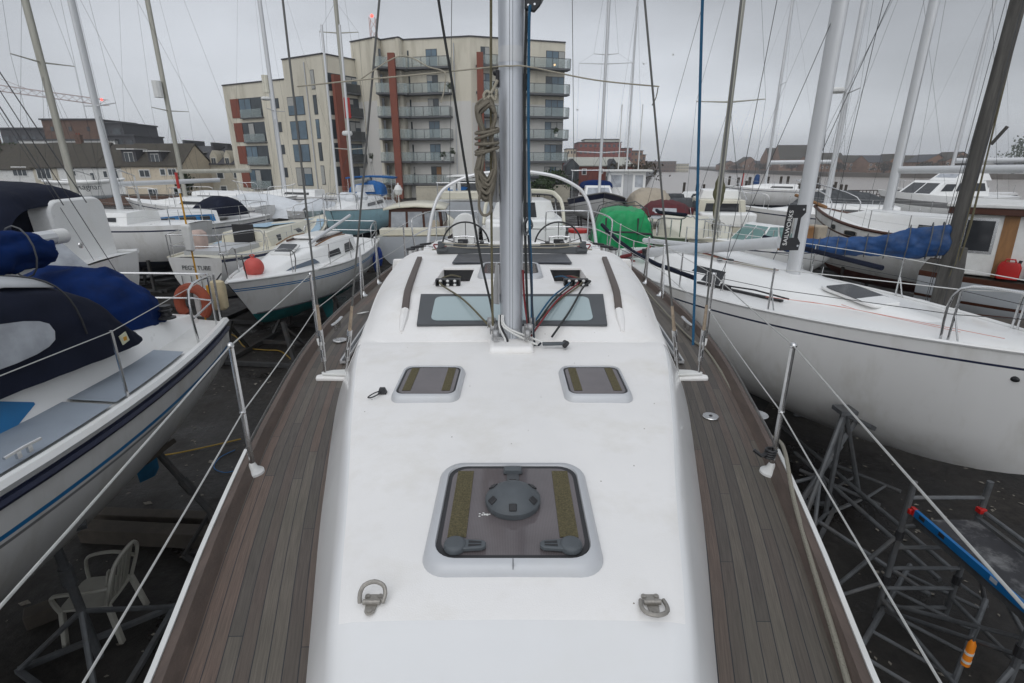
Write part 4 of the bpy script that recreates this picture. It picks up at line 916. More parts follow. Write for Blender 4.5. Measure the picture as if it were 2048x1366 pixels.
# tracks
for sg in (1,-1):
    mb = MB(); mb.tube([V((a*A.L, sg*(A.half(a)-.58), A.sh(a)+.075)) for a in yr(.24,.6,8)], .018, 6); mb.build('genoa_track', GALV, A.t)
A.stanchions([.02,.235,.43,.62,.8], .62, .0135, wires=1, inset=.06)
A.pushpit(.62, .09)
for sg in (1,-1):
    q = A.pt(.335, A.sh(.335), sg) + V((0,-sg*.11,.05)); mb = MB(); mb.tube([q+V((-.13,0,.05)), q+V((0,0,.055)), q+V((.13,0,.05))], .012, 8); mb.box(q+V((-.04,0,.025)), (.03,.02,.05)); mb.box(q+V((.04,0,.025)), (.03,.02,.05)); mb.build('mooring_cleat', STEEL, A.t)
    for a, yw in ((.185,.80),(.075,.74)):
        q = V((a*A.L, sg*yw, A.sh(a)+.33 - (.07 if a < .1 else 0))); mb = MB(); mb.lathe([(.09,0),(.09,.015),(.055,.03),(.05,.075),(.06,.09),(.07,.10),(.05,.115),(.06,.15),(.0,.152)], q, n=16); mb.build('winch', BLACK, A.t)
# navy hood over the cockpit, with clear window
def arc(x, w, z0, h, n=14, pw=.75):
    return [V((x, w*math.copysign(abs(math.cos(a))**.8, math.cos(a)), z0 + h*math.sin(a)**pw)) for a in [math.pi*k/n for k in range(n+1)]]
zc = A.sh(.25)
def sq(x, w, z0, h, f=None):
    def q(a): return V((x, w*math.copysign(abs(math.cos(a))**.3, math.cos(a)), z0 + h*max(0,math.sin(a))**.6))
    return [q(math.pi*k/20) for k in range(21)]
HS = [(1.48,1.0,2.66,.04),(1.58,1.06,2.66,.14),(1.72,1.07,2.66,.36),(1.9,1.08,2.66,.60),(2.2,1.08,2.68,.74),(2.6,1.08,2.70,.82),(3.4,1.06,2.72,.86),(4.3,1.0,2.76,.78),(4.9,.9,2.8,.4),(5.05,.85,2.85,.1)]
hood = drape([sq(*h) for h in HS], NAVY, 'cockpit_hood', A.t, bumps=.010, seed=4)
mb = MB(); mb.grid([[p + V((0,0,.012)) for p in sq(*h)[6:15]] for h in HS[4:8]]); mb.build('hood_roof', LGREY, hood, solid=.006)
for sg in (1,-1):    # oval clear windows on each flank of the hood
    pts = []
    for k in range(22):
        a = 2*math.pi*k/22; x = 3.38 + .90*math.copysign(abs(math.cos(a))**.6, math.cos(a)); f = .46 + .19*math.copysign(abs(math.sin(a))**.7, math.sin(a)) + .06*(x-3.38)
        s_ = f**(1/.6); pts.append(V((x, sg*(1.075*(1-s_*s_)**.15+.016), 2.71+.84*f)))
    mb = MB(); mb.prism(pts, V((0, sg*.008, .002))); mb.build('clear_window', CLEAR, hood, smooth=50)
mb = MB(); mb.prism([V((1.78,1.085,2.74)),V((1.86,1.085,2.72)),V((1.88,1.083,2.81)),V((1.80,1.083,2.83))], V((0,.012,.004))); lb = mb.build('square_label', mat('label_cream', (.6,.6,.45), .6), hood)
mb = MB(); mb.box(V((1.83,1.10,2.775)), (.035,.006,.035)); mb.build('label_mark', YELLOW, lb)
for h in (HS[4], HS[6], HS[7]):
    mb = MB(); mb.tube([V((p.x, p.y*1.012, p.z+.016)) for p in sq(*h)[1:20]], .008, 5); mb.build('seam', BLACK, hood)
# second cover, plain blue, humped over the wheel
rows = [[q + V((0,.04,0)) for q in arc(x,w,z,h,pw=.62)] for x,w,z,h in ((.52,.58,2.53,.2),(.58,.62,2.55,.42),(.8,.66,2.56,.66),(1.05,.68,2.57,.77),(1.35,.68,2.58,.74),(1.52,.6,2.6,.5),(1.58,.5,2.62,.12))]
drape(rows, BLUECAN, 'wheel_cover', A.t, bumps=.022, seed=9)
A.mast(.50, 13.5, .07, ALUW, spread=[(7.4,.75)], base=zc+.5, shrouds=True)
mb = MB(); mb.tube([V((4.9,0,zc+1.24)), V((1.0,0,zc+1.20))], .07, 10); mb.build('boom', ALUW, A.t)
sail_cover(A, 4.8, 1.12, zc+1.22, zc+1.10, .30, .20, BLUECAN, seed=5)
for x in (1.5,2.1,2.7): mb = MB(); mb.tube([V((x, .155*math.sin(a), zc+1.11+.245*math.cos(a))) for a in [2*math.pi*k/14 for k in range(14)]], .008, 5, closed=True); mb.build('cover_tie', ROPE_GREY, A.t)
mb = MB(); mb.cyl(V((.98,0,zc+1.2)), V((1.12,0,zc+1.2)), .075, n=14); mb.build('boom_end', WHITEP, A.t)
# life ring etc on A's rail
q = A.l2w((.0, .52, A.sh(0)+.22))
t = thing('horseshoe_lifebuoy', 'orange horseshoe lifebuoy hanging on the stern rail of the yacht on the left', 'lifebuoy', q, A.rz, world=False)
mb = MB(); mb.tube([V((-.06, .18*math.sin(R(a)), .2*math.cos(R(a)))) for a in range(-140, 141, 14)], .065, 10); mb.build('foam_ring', ORANGE, t)
mb = MB(); mb.box(V((-.15,.0,.22)), (.02,.16,.06)); mb.box(V((-.15,-.0,-.05)), (.03,.06,.3)); mb.build('strap', WHITEP, t)
q = P(437, 590, y=6.85)
t = thing('rescue_sling_bag', 'cream and yellow throwing-line bag tied to the stern rail post', 'rope bag', q, 0)
mb = MB(); mb.loft([[V((x*w, y*d, z)) for x, y in rrect(1,1,.3,4)] for w, d, z in ((.14,.10,-.20),(.19,.14,-.17),(.20,.15,.1),(.17,.13,.18),(.10,.08,.2))]); bg = mb.build('bag', CANVASY, t)
mb = MB(); mb.box((-.085,-.06,-.02), (.04,.05,.34)); mb.build('yellow_flap', YELLOW, bg, bevel=.01)
mb = MB(); mb.tube([(0,.02,.2),(.03,.1,.27),(-.03,.1,.2)], .01, 6); mb.build('tie', BLACK, bg)
A.stands([(.16,1),(.16,-1),(.6,1),(.62,-1)], 'stands under the left yacht', lambda a, sg: 'rusty tripod boat stand propping the left yacht ' + ('near its stern, our side' if a < .3 and sg > 0 else 'near its stern, far side' if a < .3 else 'towards its bow, our side' if sg > 0 else 'towards its bow, far side'))
# galvanised prop with flat pad at the lower left
g0 = P(205,1330,z=0.02); g1 = P(100,1062,z=1.62)
prop((g0.x, g0.y), g1, 'stands under the left yacht', 'pale galvanised stand with a flat bar pad beside the plastic chair', GALV)
# ---- B : close on the right, white racing yacht, bow towards us
B = Boat('racing_yacht', 'long white racing yacht close on the right with a black line under its edge', 'sailing yacht', (2.75,11.9), (5.45,4.25), 2.85, (2.46,2.46,2.62), .75, transom=.62, p=2.3, q=1.8, rake=.35, srake=-.2, maxat=.42, bow_p=2.1, rise=(.5,.55))
B.hull([HULLW, GREYH, STRIPEN], bands=[(.155,.18,2)], wl=.85)
B.deckmesh(GEL, camber=.07, dz=-.005)
B.fin(DARKSTEEL, .5, 1.0, .3)
B.rail(GEL, .022, 0, 1, .006)
B.cabin(GEL, [(.22,.70,.1,.26),(.30,.86,.2,.36),(.45,.84,.3,.34),(.56,.74,.34,.27),(.72,.5,.34,.14),(.86,.2,.15,.015)], wins=[dict(p=[(.37,.25),(.385,.9),(.46,.9),(.465,.25)], n='window')])
mb = MB(); mb.box(V((.13*B.L,0,B.sh(.1)-.10)), (1.5,1.0,.25)); mb.build('cockpit_well', LGREY, B.t)
# fore hatch
def onB(a, y, up): 
    return V((a*B.L, y, B.sh(a) + up))
mb = MB(); fr = [onB(.685+x*.1, y*.34-.06, .165 - x*.9*.12) for x, y in rrect(1,1.5,.2,4)]; mb.prism(fr, V((0,0,.045))); h = mb.build('fore_hatch', GEL, B.t, bevel=.012)
mb = MB(); mb.prism([p + V((0,0,.0455)) for p in [onB(.685+x*.082, y*.34-.06, .165-x*.9*.12) for x, y in rrect(1,1.5,.2,4)]], V((0,0,.004))); mb.build('pane', DARKGLASS, h)
B.mast(.545, 15, .072, ALUW, spread=[(6.4,.9),(9.5,.7)], base=2.72, shrouds=False, stays=True, flat=1.6)
bo = B.mo
for sg, wz in ((1,0),(-1,0)):
    hw = .98
    mb = MB(); mb.tube([onB(.50, sg*hw, .0), V((.53*B.L, sg*.9, 6.45)), V((.53*B.L, sg*.7, 9.55)), V((.545*B.L,0,14.6))], .0045, 5); mb.build('shroud', WIREDK, B.t)
    mb = MB(); mb.tube([onB(.48, sg*hw*.98, .0), V((.545*B.L, 0, 6.3))], .0045, 5); mb.build('lower_shroud', WIREDK, B.t)
    for k in (0,1,2):
        q = onB(.46+.022*k, sg*hw, .0); mb = MB(); mb.tube([q, q+V((.02*k-.02,0,.28))], .009, 6); mb.build('turnbuckle', STEEL, B.t)
# boom lying off to port side, hatch lines, black sheet bag
mb = MB(); mb.tube([V((.52*B.L, -.15, 3.20)), B.w2l((2.30,10.7,2.56))], .065, 10, flat=1.4); mb.build('boom', ALUW, B.t)
mb = MB(); mb.tube([V((.40*B.L, -.2, 2.96)), V((.1*B.L, -.25, 2.8))], .05, 8); mb.build('spinnaker_pole', ALUW, B.t)
for a in (.80,.60,.42,.24,.08):
    pass
def bw(sg, a, h): return B.pt(a, B.sh(a), sg) + V((0, -sg*.06, h))
for sg in (-1, 1):
    for a in (.86,.64,.44,.25,.07):
        b = bw(sg, a, 0); mb = MB(); mb.tube([b, b+V((0,0,.56))], .0125, 8); s_ = mb.build('stanchion', STEEL, B.t)
        if a in (.86,.64): mb = MB(); mb.tube([b+V((.10,0,0)), b+V((0,0,.3))], .009, 6); mb.build('brace', STEEL, s_)
    for k, h in enumerate((.55,.29)):
        mb = MB(); mb.tube([bw(sg,a,h) for a in (.07,.25,.44,.64,.86)] + [bw(sg,.97,h+.05)], .006 if k == 0 else .0045, 6); mb.build('guard_wire', WHITEP if k == 0 else WIREDK, B.t)
B.pulpit(.56, .86)
# padded black covers on the guard wire near us, track with car and line
for a0, a1, h in ((.06,.30,.50),(.30,.475,.30)):
    pass
mb = MB(); mb.tube([bw(-1,.0,.60), bw(-1,.14,.46), bw(-1,.26,.34), bw(-1,.36,.27), bw(-1,.48,.22)], .038, 8); mb.build('padded_rail_cover', NAVY, B.t)
mb = MB(); mb.tube([bw(1,.30,.56), bw(1,.44,.44), bw(1,.6,.36)], .04, 8); mb.build('padded_rail_cover', NAVY, B.t)
mb = MB(); mb.bar(onB(.43,-.95,.05), onB(.62,-.78,.06), .05, .03); tk = mb.build('jib_track', BLACK, B.t)
mb = MB(); mb.box(onB(.50,-.895,.09), (.18,.05,.05)); mb.tube([onB(.5,-.895,.1), onB(.56,-.80,.12), onB(.63,-.76,.1)], .012, 6); mb.build('track_car', BLACK, tk)
for y0, y1, mm in ((-.30,-.42,ROPE_RED),(-.34,-.47,ROPE_CREAM),(-.26,-.37,ROPE_OLIVE)):
    mb = MB(); mb.tube(smooth_path([onB(.53,y0*.6,.33), onB(.44,y1,.375), onB(.36,y1*1.05,.41), onB(.25,y1,.36)], 4), .009, 6); mb.build('halyard_tail', mm, B.t)
for a, y in ((.42,-.50),(.44,-.42)):
    mb = MB(); mb.box(onB(a,y,.385), (.09,.05,.05)); mb.build('deck_block', GALV, B.t, bevel=.008)
for a, y in ((.2,-.75),(.13,-.78),(.2,.75)):
    mb = MB(); mb.lathe([(.085,0),(.085,.02),(.055,.03),(.05,.10),(.065,.12),(.06,.16),(0,.165)], onB(a,y,.02 if a < .2 else .16), n=14); mb.build('winch', BLACK, B.t)
mb = MB(); mb.tube(smooth_path([onB(.19,-.60,.35), onB(.2,-.72,.30), onB(.16,-.85,.16), onB(.12,-.9,.05), onB(.17,-.82,.03)], 4), .035, 8); mb.build('red_sheet', ROPE_RED, B.t)
# black carrier plate on the mast with white lettering
bp = V((.545*B.L+.10, .19, 3.55)); q = B.l2w(bp)
pl = thing('mast_bag_plate', 'black plate with a cut-out and white lettering strapped to the thick white mast on the right', 'rigging plate', (3.83,7.10,3.50), R(8))
mb = MB(); out = [(-.20,-.30),(.06,-.30),(.08,-.20),(.03,-.14),(.03,.14),(.09,.2),(.08,.30),(-.16,.30)]
# ring-shaped plate: four bars around an opening
for poly in ([(-.20,-.30),(-.105,-.30),(-.075,.30),(-.17,.30)], [(-.105,-.30),(.07,-.30),(.08,-.2),(.03,-.13),(-.097,-.13)], [(-.083,.13),(.03,.13),(.09,.2),(.08,.30),(-.075,.30)], [(-.015,-.13),(.03,-.13),(.03,.13),(-.0,.13)]):
    mb.prism([V((x,0,z)) for x, z in poly], V((0,.02,0)))
pp = mb.build('plate', BLACK, pl)
mesh_text('SAILWORKS', (-.135,-.004,0), (R(90), R(-87), 0), .085, WHITEP, pp)
for z in (-.24,.24): mb = MB(); mb.cyl((.05,-.003,z), (.05,.004,z), .014); mb.build('rivet', LGREY, pp)
# orange chalk line marks on the foredeck
for pa in ([(.60,-.9),(.69,-.5),(.80,-.35),(.9,-.28)], [(.62,-.2),(.72,-.45),(.86,-.40)], [(.60,-.92),(.66,-.6),(.72,-.45)]):
    mb = MB(); mb.tube([onB(a, y, .085 + .06*max(0,(.8-a))) for a, y in pa], .003, 5); mb.build('pink_cord', mat('pink_cord', (.6,.2,.15), .7), B.t)
for sg in (-1,):
    q = B.pt(.93, B.sh(.93)-.28, sg, .004); mb = MB(); mb.sphere(q, (.045,.015,.03), 10, 6); mb.build('hull_fitting', BLACK, B.t)
B.stands([(.78,-1),(.45,-1),(.2,-1),(.5,1)], 'stands under the racing yacht', lambda a, sg: 'galvanised boat stand under the racing yacht ' + ('at its bow end' if a > .7 else 'on its hidden side' if sg > 0 else 'amidships' if a > .3 else 'at its stern end'), GALV)
# ---- C : white cruiser with teal bottom on a dark cradle
c_b, c_s = V((-6.02,10.75)), V((-4.95,17.2))
Cb = Boat('bilge_keel_cruiser', 'small white cruiser with teal bottom and twin blue lines, bow towards us', 'sailing yacht', (c_s.x-.25,c_s.y), (c_b.x+.02,c_b.y), 2.5, (2.02,1.86,1.95), .62, transom=.7, p=2.3, q=1.7, rake=.85, srake=.1, bow_p=1.9, rise=(.5,.25))
Cb.hull([HULLW, TEALAF, GEL, STRIPEB, DGREY], bands=[(.0,.05,2),(.17,.195,3),(.215,.24,3)], wl=1.08, af=1)
Cb.deckmesh(GEL, camber=.06, dz=-.01); Cb.rail(GEL, .03, 0, 1, .01)
mb = MB(); mb.tube([Cb.pt(a, 1.08, 1, .004) for a in yr(.02,.97,20)], .022, 6); mb.tube([Cb.pt(a, 1.08, -1, .004) for a in yr(.02,.97,20)], .022, 6); mb.build('boot_top', DGREY, Cb.t)
for sg in (1,-1):
    mb = MB(); mb.loft([[V((.47*Cb.L+sx*.35*k, sg*(yy)+sy*.05, z)) for sx, sy in ((-1,0),(0,1),(1,0),(0,-1))] for z, k, yy in ((.9,1,.35),(.3,.8,.5))]); mb.build('bilge_keel', TEALAF, Cb.t)
Cb.cabin(GEL, [(.26,.86,.12,.48),(.34,.88,.16,.50),(.46,.84,.18,.48),(.56,.76,.2,.42),(.70,.56,.2,.28),(.80,.38,.16,.10),(.86,.2,.1,.01)],
    wins=[dict(p=[(.30,.25),(.31,.85),(.365,.82),(.385,.3)], n='window'), dict(p=[(.42,.35),(.42,.72),(.50,.70),(.515,.35)], n='window'), dict(p=[(.58,.25),(.60,.62),(.72,.55),(.77,.25)], n='window', m=mat('grey_blue_glass', (.12,.15,.19), .2))])
mb = MB(); mb.prism([V((.63*Cb.L+x*.5, y*.55, Cb.sh(.63)+.40-.16*x)) for x, y in rrect(1.1,1,.1,3)], V((0,0,.04))); h = mb.build('fore_hatch', WHITEP, Cb.t, bevel=.01)
mb = MB(); mb.prism([V((.63*Cb.L+x*.42, y*.44, Cb.sh(.63)+.445-.16*x)) for x, y in rrect(1.1,1,.1,3)], V((0,0,.004))); mb.build('pane', DARKGLASS, h)
mb = MB(); mb.box(V((.36*Cb.L,0,Cb.sh(.36)+.56)), (1.35,.72,.06)); sl = mb.build('sliding_hatch', GEL, Cb.t, bevel=.02)
for sg in (1,-1):
    mb = MB(); mb.bar(V((.26*Cb.L,sg*.42,Cb.sh(.3)+.53)), V((.50*Cb.L,sg*.42,Cb.sh(.5)+.52)), .04, .05); mb.build('hatch_runner', BROWNW, sl)
    mb = MB(); mb.tube(smooth_path([V((.30*Cb.L,sg*.62,Cb.sh(.3)+.52)), V((.42*Cb.L,sg*.6,Cb.sh(.42)+.56)), V((.55*Cb.L,sg*.54,Cb.sh(.55)+.46))], 4), .015, 6); mb.build('grab_rail', TANW, Cb.t)
mb = MB(); mb.tube([V((.10*Cb.L,.25,Cb.sh(.1)+.85)), V((.56*Cb.L,.42,Cb.sh(.56)+.52))], .045, 8); mb.build('lowered_spar', ALUW, Cb.t)
Cb.stanchions([.05,.16,.3,.45,.6,.78], .56, .011, wires=2); Cb.pulpit(.56,.78); Cb.pushpit(.58,.16)
q = Cb.l2w((.845*Cb.L, .0, Cb.sh(.85)+.2))
t = thing('mooring_buoy', 'round red buoy lying on the foredeck of the teal bottomed cruiser', 'buoy', q)
mb = MB(); mb.sphere((0,0,0), .22, 20, 12); bo_ = mb.build('float', BUOYRED, t)
mb = MB(); mb.tube([(0,0,.21),(.05,0,.27),(0,0,.3),(-.05,0,.27),(0,0,.21)], .02, 6); mb.build('eye', BUOYRED, t)
def fender(q, label, m, r=.11, L=.5, group=None, lie=None):
    t = thing('fender', label, 'fender', q, 0, group); mb = MB()
    mb.lathe([(.02,-L/2-.05),(.05,-L/2-.03),(r*.8,-L/2+.05),(r,-L/2+.12),(r,L/2-.12),(r*.8,L/2-.05),(.05,L/2+.03),(.02,L/2+.06)], (0,0,0), lie or (0,0,1), 14); mb.build('body', m, t)
    mb = MB(); mb.tube([(0,0,L/2), (0,0,L/2+.45)] if not lie else [V(lie)*(L/2), V(lie)*(L/2+.2)], .008, 5); mb.build('lanyard', ROPE_CREAM, t); return t
q1 = Cb.l2w(Cb.pt(.10, 1.55, -1, .12)); q2 = Cb.l2w(Cb.pt(.10,1.55,1,.12))
fender(Cb.l2w(Cb.pt(.05,1.5,1,.14)), 'blue fender hanging at the stern corner of the teal bottomed cruiser, farther of two', FENDERB, .1, .5)
fender(Cb.l2w(Cb.pt(.17,1.45,1,.14)), 'blue fender on the teal bottomed cruiser, hanging nearer its bow', FENDERB, .1, .5)
# cradle under C
t = thing('boat_cradle', 'dark steel frame cradle under the teal bottomed cruiser', 'boat cradle', (-5.55,12.4,0), Cb.rz); 
mb = MB()
for sg in (1,-1):
    mb.bar(V((-1.6,sg*.8,.06)), V((1.6,sg*.8,.06)), .1, .1)
for x in (-1.5,0,1.5): mb.bar(V((x,-.85,.06)), V((x,.85,.06)), .09, .09)
mb.build('base_frame', DARKSTEEL, t)
for x in (-1.4,1.4):
    for sg in (1,-1):
        mb = MB(); mb.bar(V((x,sg*.85,.1)), V((x*.9,sg*.62,1.0)), .08, .08, (1,0,0)); mb.build('upright', DARKSTEEL, t)
        mb = MB(); mb.bar(V((x*.4,sg*.82,.1)), V((x*.9,sg*.66,.85)), .06, .06, (1,0,0)); mb.build('brace', DARKSTEEL, t)
# ================================================================== the boats farther off
def block(bt, nm, m, x0, x1, w0, w1, z0, z1, lean0=.0, lean1=.0, top=.85, mb=None, par=None, bevel=.03):
    """a deck-house: footprint x0..x1, half widths w0 (aft) w1 (fore); its ends lean"""
    mb = MB(); v = [V((x0,-w0,z0)),V((x0,w0,z0)),V((x1,w1,z0)),V((x1,-w1,z0)), V((x0+lean0,-w0*top,z1)),V((x0+lean0,w0*top,z1)),V((x1-lean1,w1*top,z1)),V((x1-lean1,-w1*top,z1))]
    mb.add(v, [(0,1,2,3),(4,7,6,5),(0,4,5,1),(1,5,6,2),(2,6,7,3),(3,7,4,0)]); o = mb.build(nm, m, par or bt.t, bevel=bevel); o_v = v
    def face(f, pts, mm, n='window', out=.008):
        ids = {'aft':(0,1,5,4),'fore':(3,2,6,7),'port':(1,2,6,5),'star':(0,3,7,4)}[f]; a,b,c,d = [v[i] for i in ids]
        nrm = (b-a).cross(d-a).normalized(); ctr = sum(v, V((0,0,0)))/8
        if nrm.dot(a-ctr) < 0: nrm = -nrm
        mb2 = MB(); mb2.prism([lerp(lerp(a,b,s), lerp(d,c,s), t) + nrm*(out-.006) for s,t in pts], nrm*.008); return mb2.build(n, mm, o)
    def rect(f, s0, s1, t0, t1, mm=DARKGLASS, n='window', out=.008): return face(f, [(s0,t0),(s1,t0),(s1,t1),(s0,t1)], mm, n, out)
    return o, rect
def keelblock(bt):
    pass
def trailer_stands(bt, label, k=2):
    lx = bt.L
    t = thing('boat_cradle', label, 'boat cradle', bt.l2w((lx*.45,0,0)), bt.rz); mb = MB()
    for sg in (1,-1): mb.bar(V((-lx*.3,sg*.6,.06)), V((lx*.25,sg*.6,.06)), .1, .1)
    for x in (-lx*.28,0,lx*.22): mb.bar(V((x,-.75,.06)), V((x,.75,.06)), .09, .09)
    mb.build('base_frame', DARKSTEEL, t)
    for x in (-lx*.25, lx*.2):
        for sg in (1,-1):
            a = .45 + x/lx; z = lerp(bt.bot, bt.sh(a), .28); y = bt.pt(a, z).y
            mb = MB(); mb.bar(V((x,sg*.7,.1)), V((x, sg*y, z)), .08, .08, (1,0,0)); mb.build('upright', DARKSTEEL, t)
# ---- A2 : motor sailer behind A, bow off to the left
B2 = Boat('motor_sailer', 'white motor sailer at the left edge under a big navy canopy with clear windows', 'motor sailer', (-6.95,8.75), (-15.2,7.4), 3.1, (2.75,2.75,3.1), .8, transom=.8, rake=.8)
B2.hull([HULLW, NAVYAF], wl=1.2); B2.deckmesh(GEL); B2.rail(GEL, .04)
ol = [(-1.22,2.6),(.3,2.6)] + [(.3-.28+.28*math.cos(a), 3.55+.22*math.sin(a)) for a in [math.pi/2*k/5 for k in range(6)]] + [(-1.22+.28-.28*math.cos(a), 3.55+.22*math.sin(a)) for a in [math.pi/2*(5-k)/5 for k in range(6)]]
mb = MB(); mb.prism([V((.33+.05*(z-2.6),y,z)) for y,z in ol], (.32,0,0)); mb.build('stern_fairing', GEL, B2.t, bevel=.04)
mb = MB(); mb.lathe([(.05,0),(.05,.02),(.02,.025),(0,.025)], V((-.05,.5,3.1)), (-1,0,0), 10); mb.build('vent_fitting', STEEL, B2.t)
def hoopn(x, w, z0, h): return [V((x, w*math.copysign(abs(math.cos(a))**.55, math.cos(a)), z0+h*math.sin(a)**.5)) for a in [math.pi*k/12 for k in range(13)]]
rows = [hoopn(x,1.22,2.9,h) for x, h in ((.40,.8),(.5,1.0),(.65,1.1),(1.2,1.18),(2.2,1.2),(3.4,1.15))]
can = drape(rows, NAVY, 'canopy', B2.t, bumps=.012, seed=2)
for sg in (1,-1):
    for x0, x1, s in ((.5,.8,0),(.92,1.4,0),(1.5,2.1,0)):
        mb = MB(); mb.prism([V((x0,sg*1.27,3.28)),V((x1,sg*1.27,3.28)),V((x1+.10,sg*1.255,3.72)),V((x0+.15,sg*1.255,3.72))], V((0,sg*.01,0))); mb.build('clear_window', CLEAR, can)
mb = MB(); mb.prism([V((.0,.95,2.8)),V((.0,1.15,2.8)),V((-.55,.95,2.5)),V((.1,.9,3.55))][:3], V((.05,0,.0))); 
mb = MB(); mb.prism([V((.28,.55,3.3)),V((.18,1.05,2.62)),V((-.25,.55,2.62))], V((.02,.02,0))); mb.build('clear_panel', CLEAR, can)
B2.mast(.5, 15, .09, ALUW, spread=[(8,1)], wm=WIREDK); 
for y in (.3,-.3):
    mb = MB(); mb.tube([V((.15,y,3.7)), V((4.1,0,14.6))], .008, 6); mb.build('running_backstay', WIREDK, B2.t)
B2.stands([(.12,1),(.12,-1),(.7,1),(.7,-1)], 'stands under the motor sailer', 'dark tripod stand under the navy canopied motor sailer')
# ---- D : cream and pale blue, transom with a name
D = Boat('sailing_yacht', 'cream yacht with pale blue deck panels and a name across its transom', 'sailing yacht', (-7.95,13.0), (-7.15,20.3), 2.55, (2.10,2.12,2.5), .6, transom=.56, rake=.9, srake=0)
D.hull([HULLW, NAVYAF, STRIPEN], bands=[(.04,.11,2)], wl=.95); D.deckmesh(CREAM); D.rail(CREAM, .03)
D.cabin(CREAM, [(.30,.78,.12,.40),(.42,.78,.16,.44),(.6,.66,.2,.36),(.76,.4,.2,.22),(.86,.2,.1,.02)], wins=[dict(p=[(.36,.35),(.36,.8),(.58,.75),(.6,.35)], n='window')])
mb = MB(); mb.box(V((.16*D.L,0,2.06)), (1.6,1.1,.3)); mb.build('cockpit_well', LGREY, D.t)
mb = MB(); mb.box(V((.295*D.L,.0,2.42)), (.06,.62,.55)); mb.build('washboards', BLACK, D.t)
for sg in (1,-1):
    mb = MB(); mb.grid([[D.deck(a, sg*y, .035) for y in (D.half(a)-.08, max(D.half(a)-.36,.05))] for a in yr(.32,.9,8)]); mb.build('deck_panel', PADBLUE, D.t)
mb = MB(); mb.grid([[V((a*D.L, y, D.sh(a)+.49-.14*max(0,a-.42)/.2)) for y in (-.42,0,.42)] for a in yr(.36,.6,4)]); mb.build('roof_panel', PADBLUE, D.t)
D.stanchions([.03,.2,.36,.52,.68,.84], .55, .011); D.pulpit(.55); D.pushpit(.56,.18)
mesh_text("PEG'S TUBE", (-.006,.0,1.84), (R(90),0,R(-90)), .155, DGREY, D.hullo)
for y in (.42,-.1): mb = MB(); mb.tube([V((-.03,y,1.65)),V((-.06,y-.02,1.1))], .012, 6); mb.tube([V((-.03,y-.25,1.65)),V((-.06,y-.27,1.1))], .012, 6); mb.tube([V((-.05,y,1.3)),V((-.05,y-.25,1.3))], .012, 6); mb.build('boarding_ladder', STEEL, D.t)
mb = MB(); mb.loft([[V((.85+x*w,.42+y*w,z)) for x,y in rrect(1,1,.3,3)] for w,z in ((.3,2.2),(.36,2.4),(.34,2.6),(.2,2.68))]); bgo = mb.build('bundled_bag', BEIGE, D.t); bgo.data.materials[0] = mat('pinkish_bag', (.5,.38,.33), .8, var=.2, bump=.4)
trailer_stands(D, 'dark cradle under the cream yacht with the named transom')
q = P(378,470,y=12.4)
t = thing('dan_buoy_pole', 'yellow pole with a red top and a pale float, standing by the cream yacht stern', 'marker pole', (q.x,12.4,0))
zt_ = P(345,345,y=12.4).z; mb = MB(); mb.tube([(0,0,.5),(-.02,0,zt_-.15)], .02, 8); mb.build('pole', YELLOW, t)
mb = MB(); mb.tube([(-.02,0,zt_-.35),(-.02,0,zt_)], .03, 8); mb.build('top', REDP, t)
mb = MB(); mb.tube([(-.02,0,zt_-.45),(-.02,0,zt_-.35)], .031, 8); mb.build('white_band', WHITEP, t)
zc_ = P(370,475,y=12.4).z; mb = MB(); mb.box((0,-.06,zc_), (.2,.13,.62)); mb.build('float', WHITEP, t, bevel=.04)
mb = MB(); mb.tube([(0,0,0),(0,0,.5)], .03, 6); mb.build('foot', GALV, t)
# ---- E : white with blue cabin flash
E = Boat('sailing_yacht', 'white yacht with a blue cabin flash and navy stern hood, left of the yellow pole', 'sailing yacht', (-11.6,24.2), (-15.6,16.6), 3.0, (2.2,2.15,2.5), .3, transom=.6, rake=1)
E.hull([HULLW, NAVYAF, STRIPEN], bands=[(.16,.21,2)], wl=1.28); E.deckmesh(GEL); E.rail(GEL,.035)
E.cabin(GEL, [(.28,.95,.14,.45),(.42,.95,.2,.50),(.6,.8,.24,.42),(.78,.45,.22,.15),(.84,.25,.1,.02)], wins=[dict(p=[(.30,.2,.85),(.36,.2,.85),(.42,.2,.85),(.5,.2,.83),(.58,.2,.8),(.66,.22,.5),(.74,.25,.3)], m=STRIPEB, n='side_flash'), dict(p=[(.325,.35),(.325,.72),(.37,.72),(.37,.35)], n='window'), dict(p=[(.39,.35),(.39,.72),(.46,.72),(.46,.35)], n='window'), dict(p=[(.48,.35),(.48,.70),(.55,.68),(.56,.35)], n='window')])
for w in E.cab.children:
    if w.name.startswith('window'): w.location.y += .02 if w.data.vertices[0].co.y > 0 else -.02
rows = [arc(x,w,2.3,h,pw=.6) for x, w, h in ((.9,.8,.2),(1.1,.85,.7),(1.7,.9,.85),(2.3,.85,.6),(2.6,.8,.2))]
drape(rows, NAVY, 'cockpit_hood', E.t, .015, 5)
E.mast(.64, 14.5, .085, ALUW, spread=[(6.2,1.0),(10,.8)], base=2.6, boom=(3.9,3.65,.07))
E.stanchions([.05,.2,.35,.5,.66,.82], .58, .012); E.pulpit(.58); E.pushpit(.58)
for sg in (1,-1):     # crossed-anchor style mark on the bow quarter
    for k in (0,1):
        p = [E.pt(a, E.sh(a)-d, sg, .006) for a, d in ([(.46,.42),(.50,.42),(.55,.60),(.51,.60)] if k == 0 else [(.46,.60),(.50,.60),(.55,.42),(.51,.42)])]
        mb = MB(); mb.prism(p, V((0,sg*(.004+.002*k),0))); mb.build('bow_mark', STRIPEB, E.hullo)
trailer_stands(E, 'dark cradle under the white yacht with the blue cabin flash')
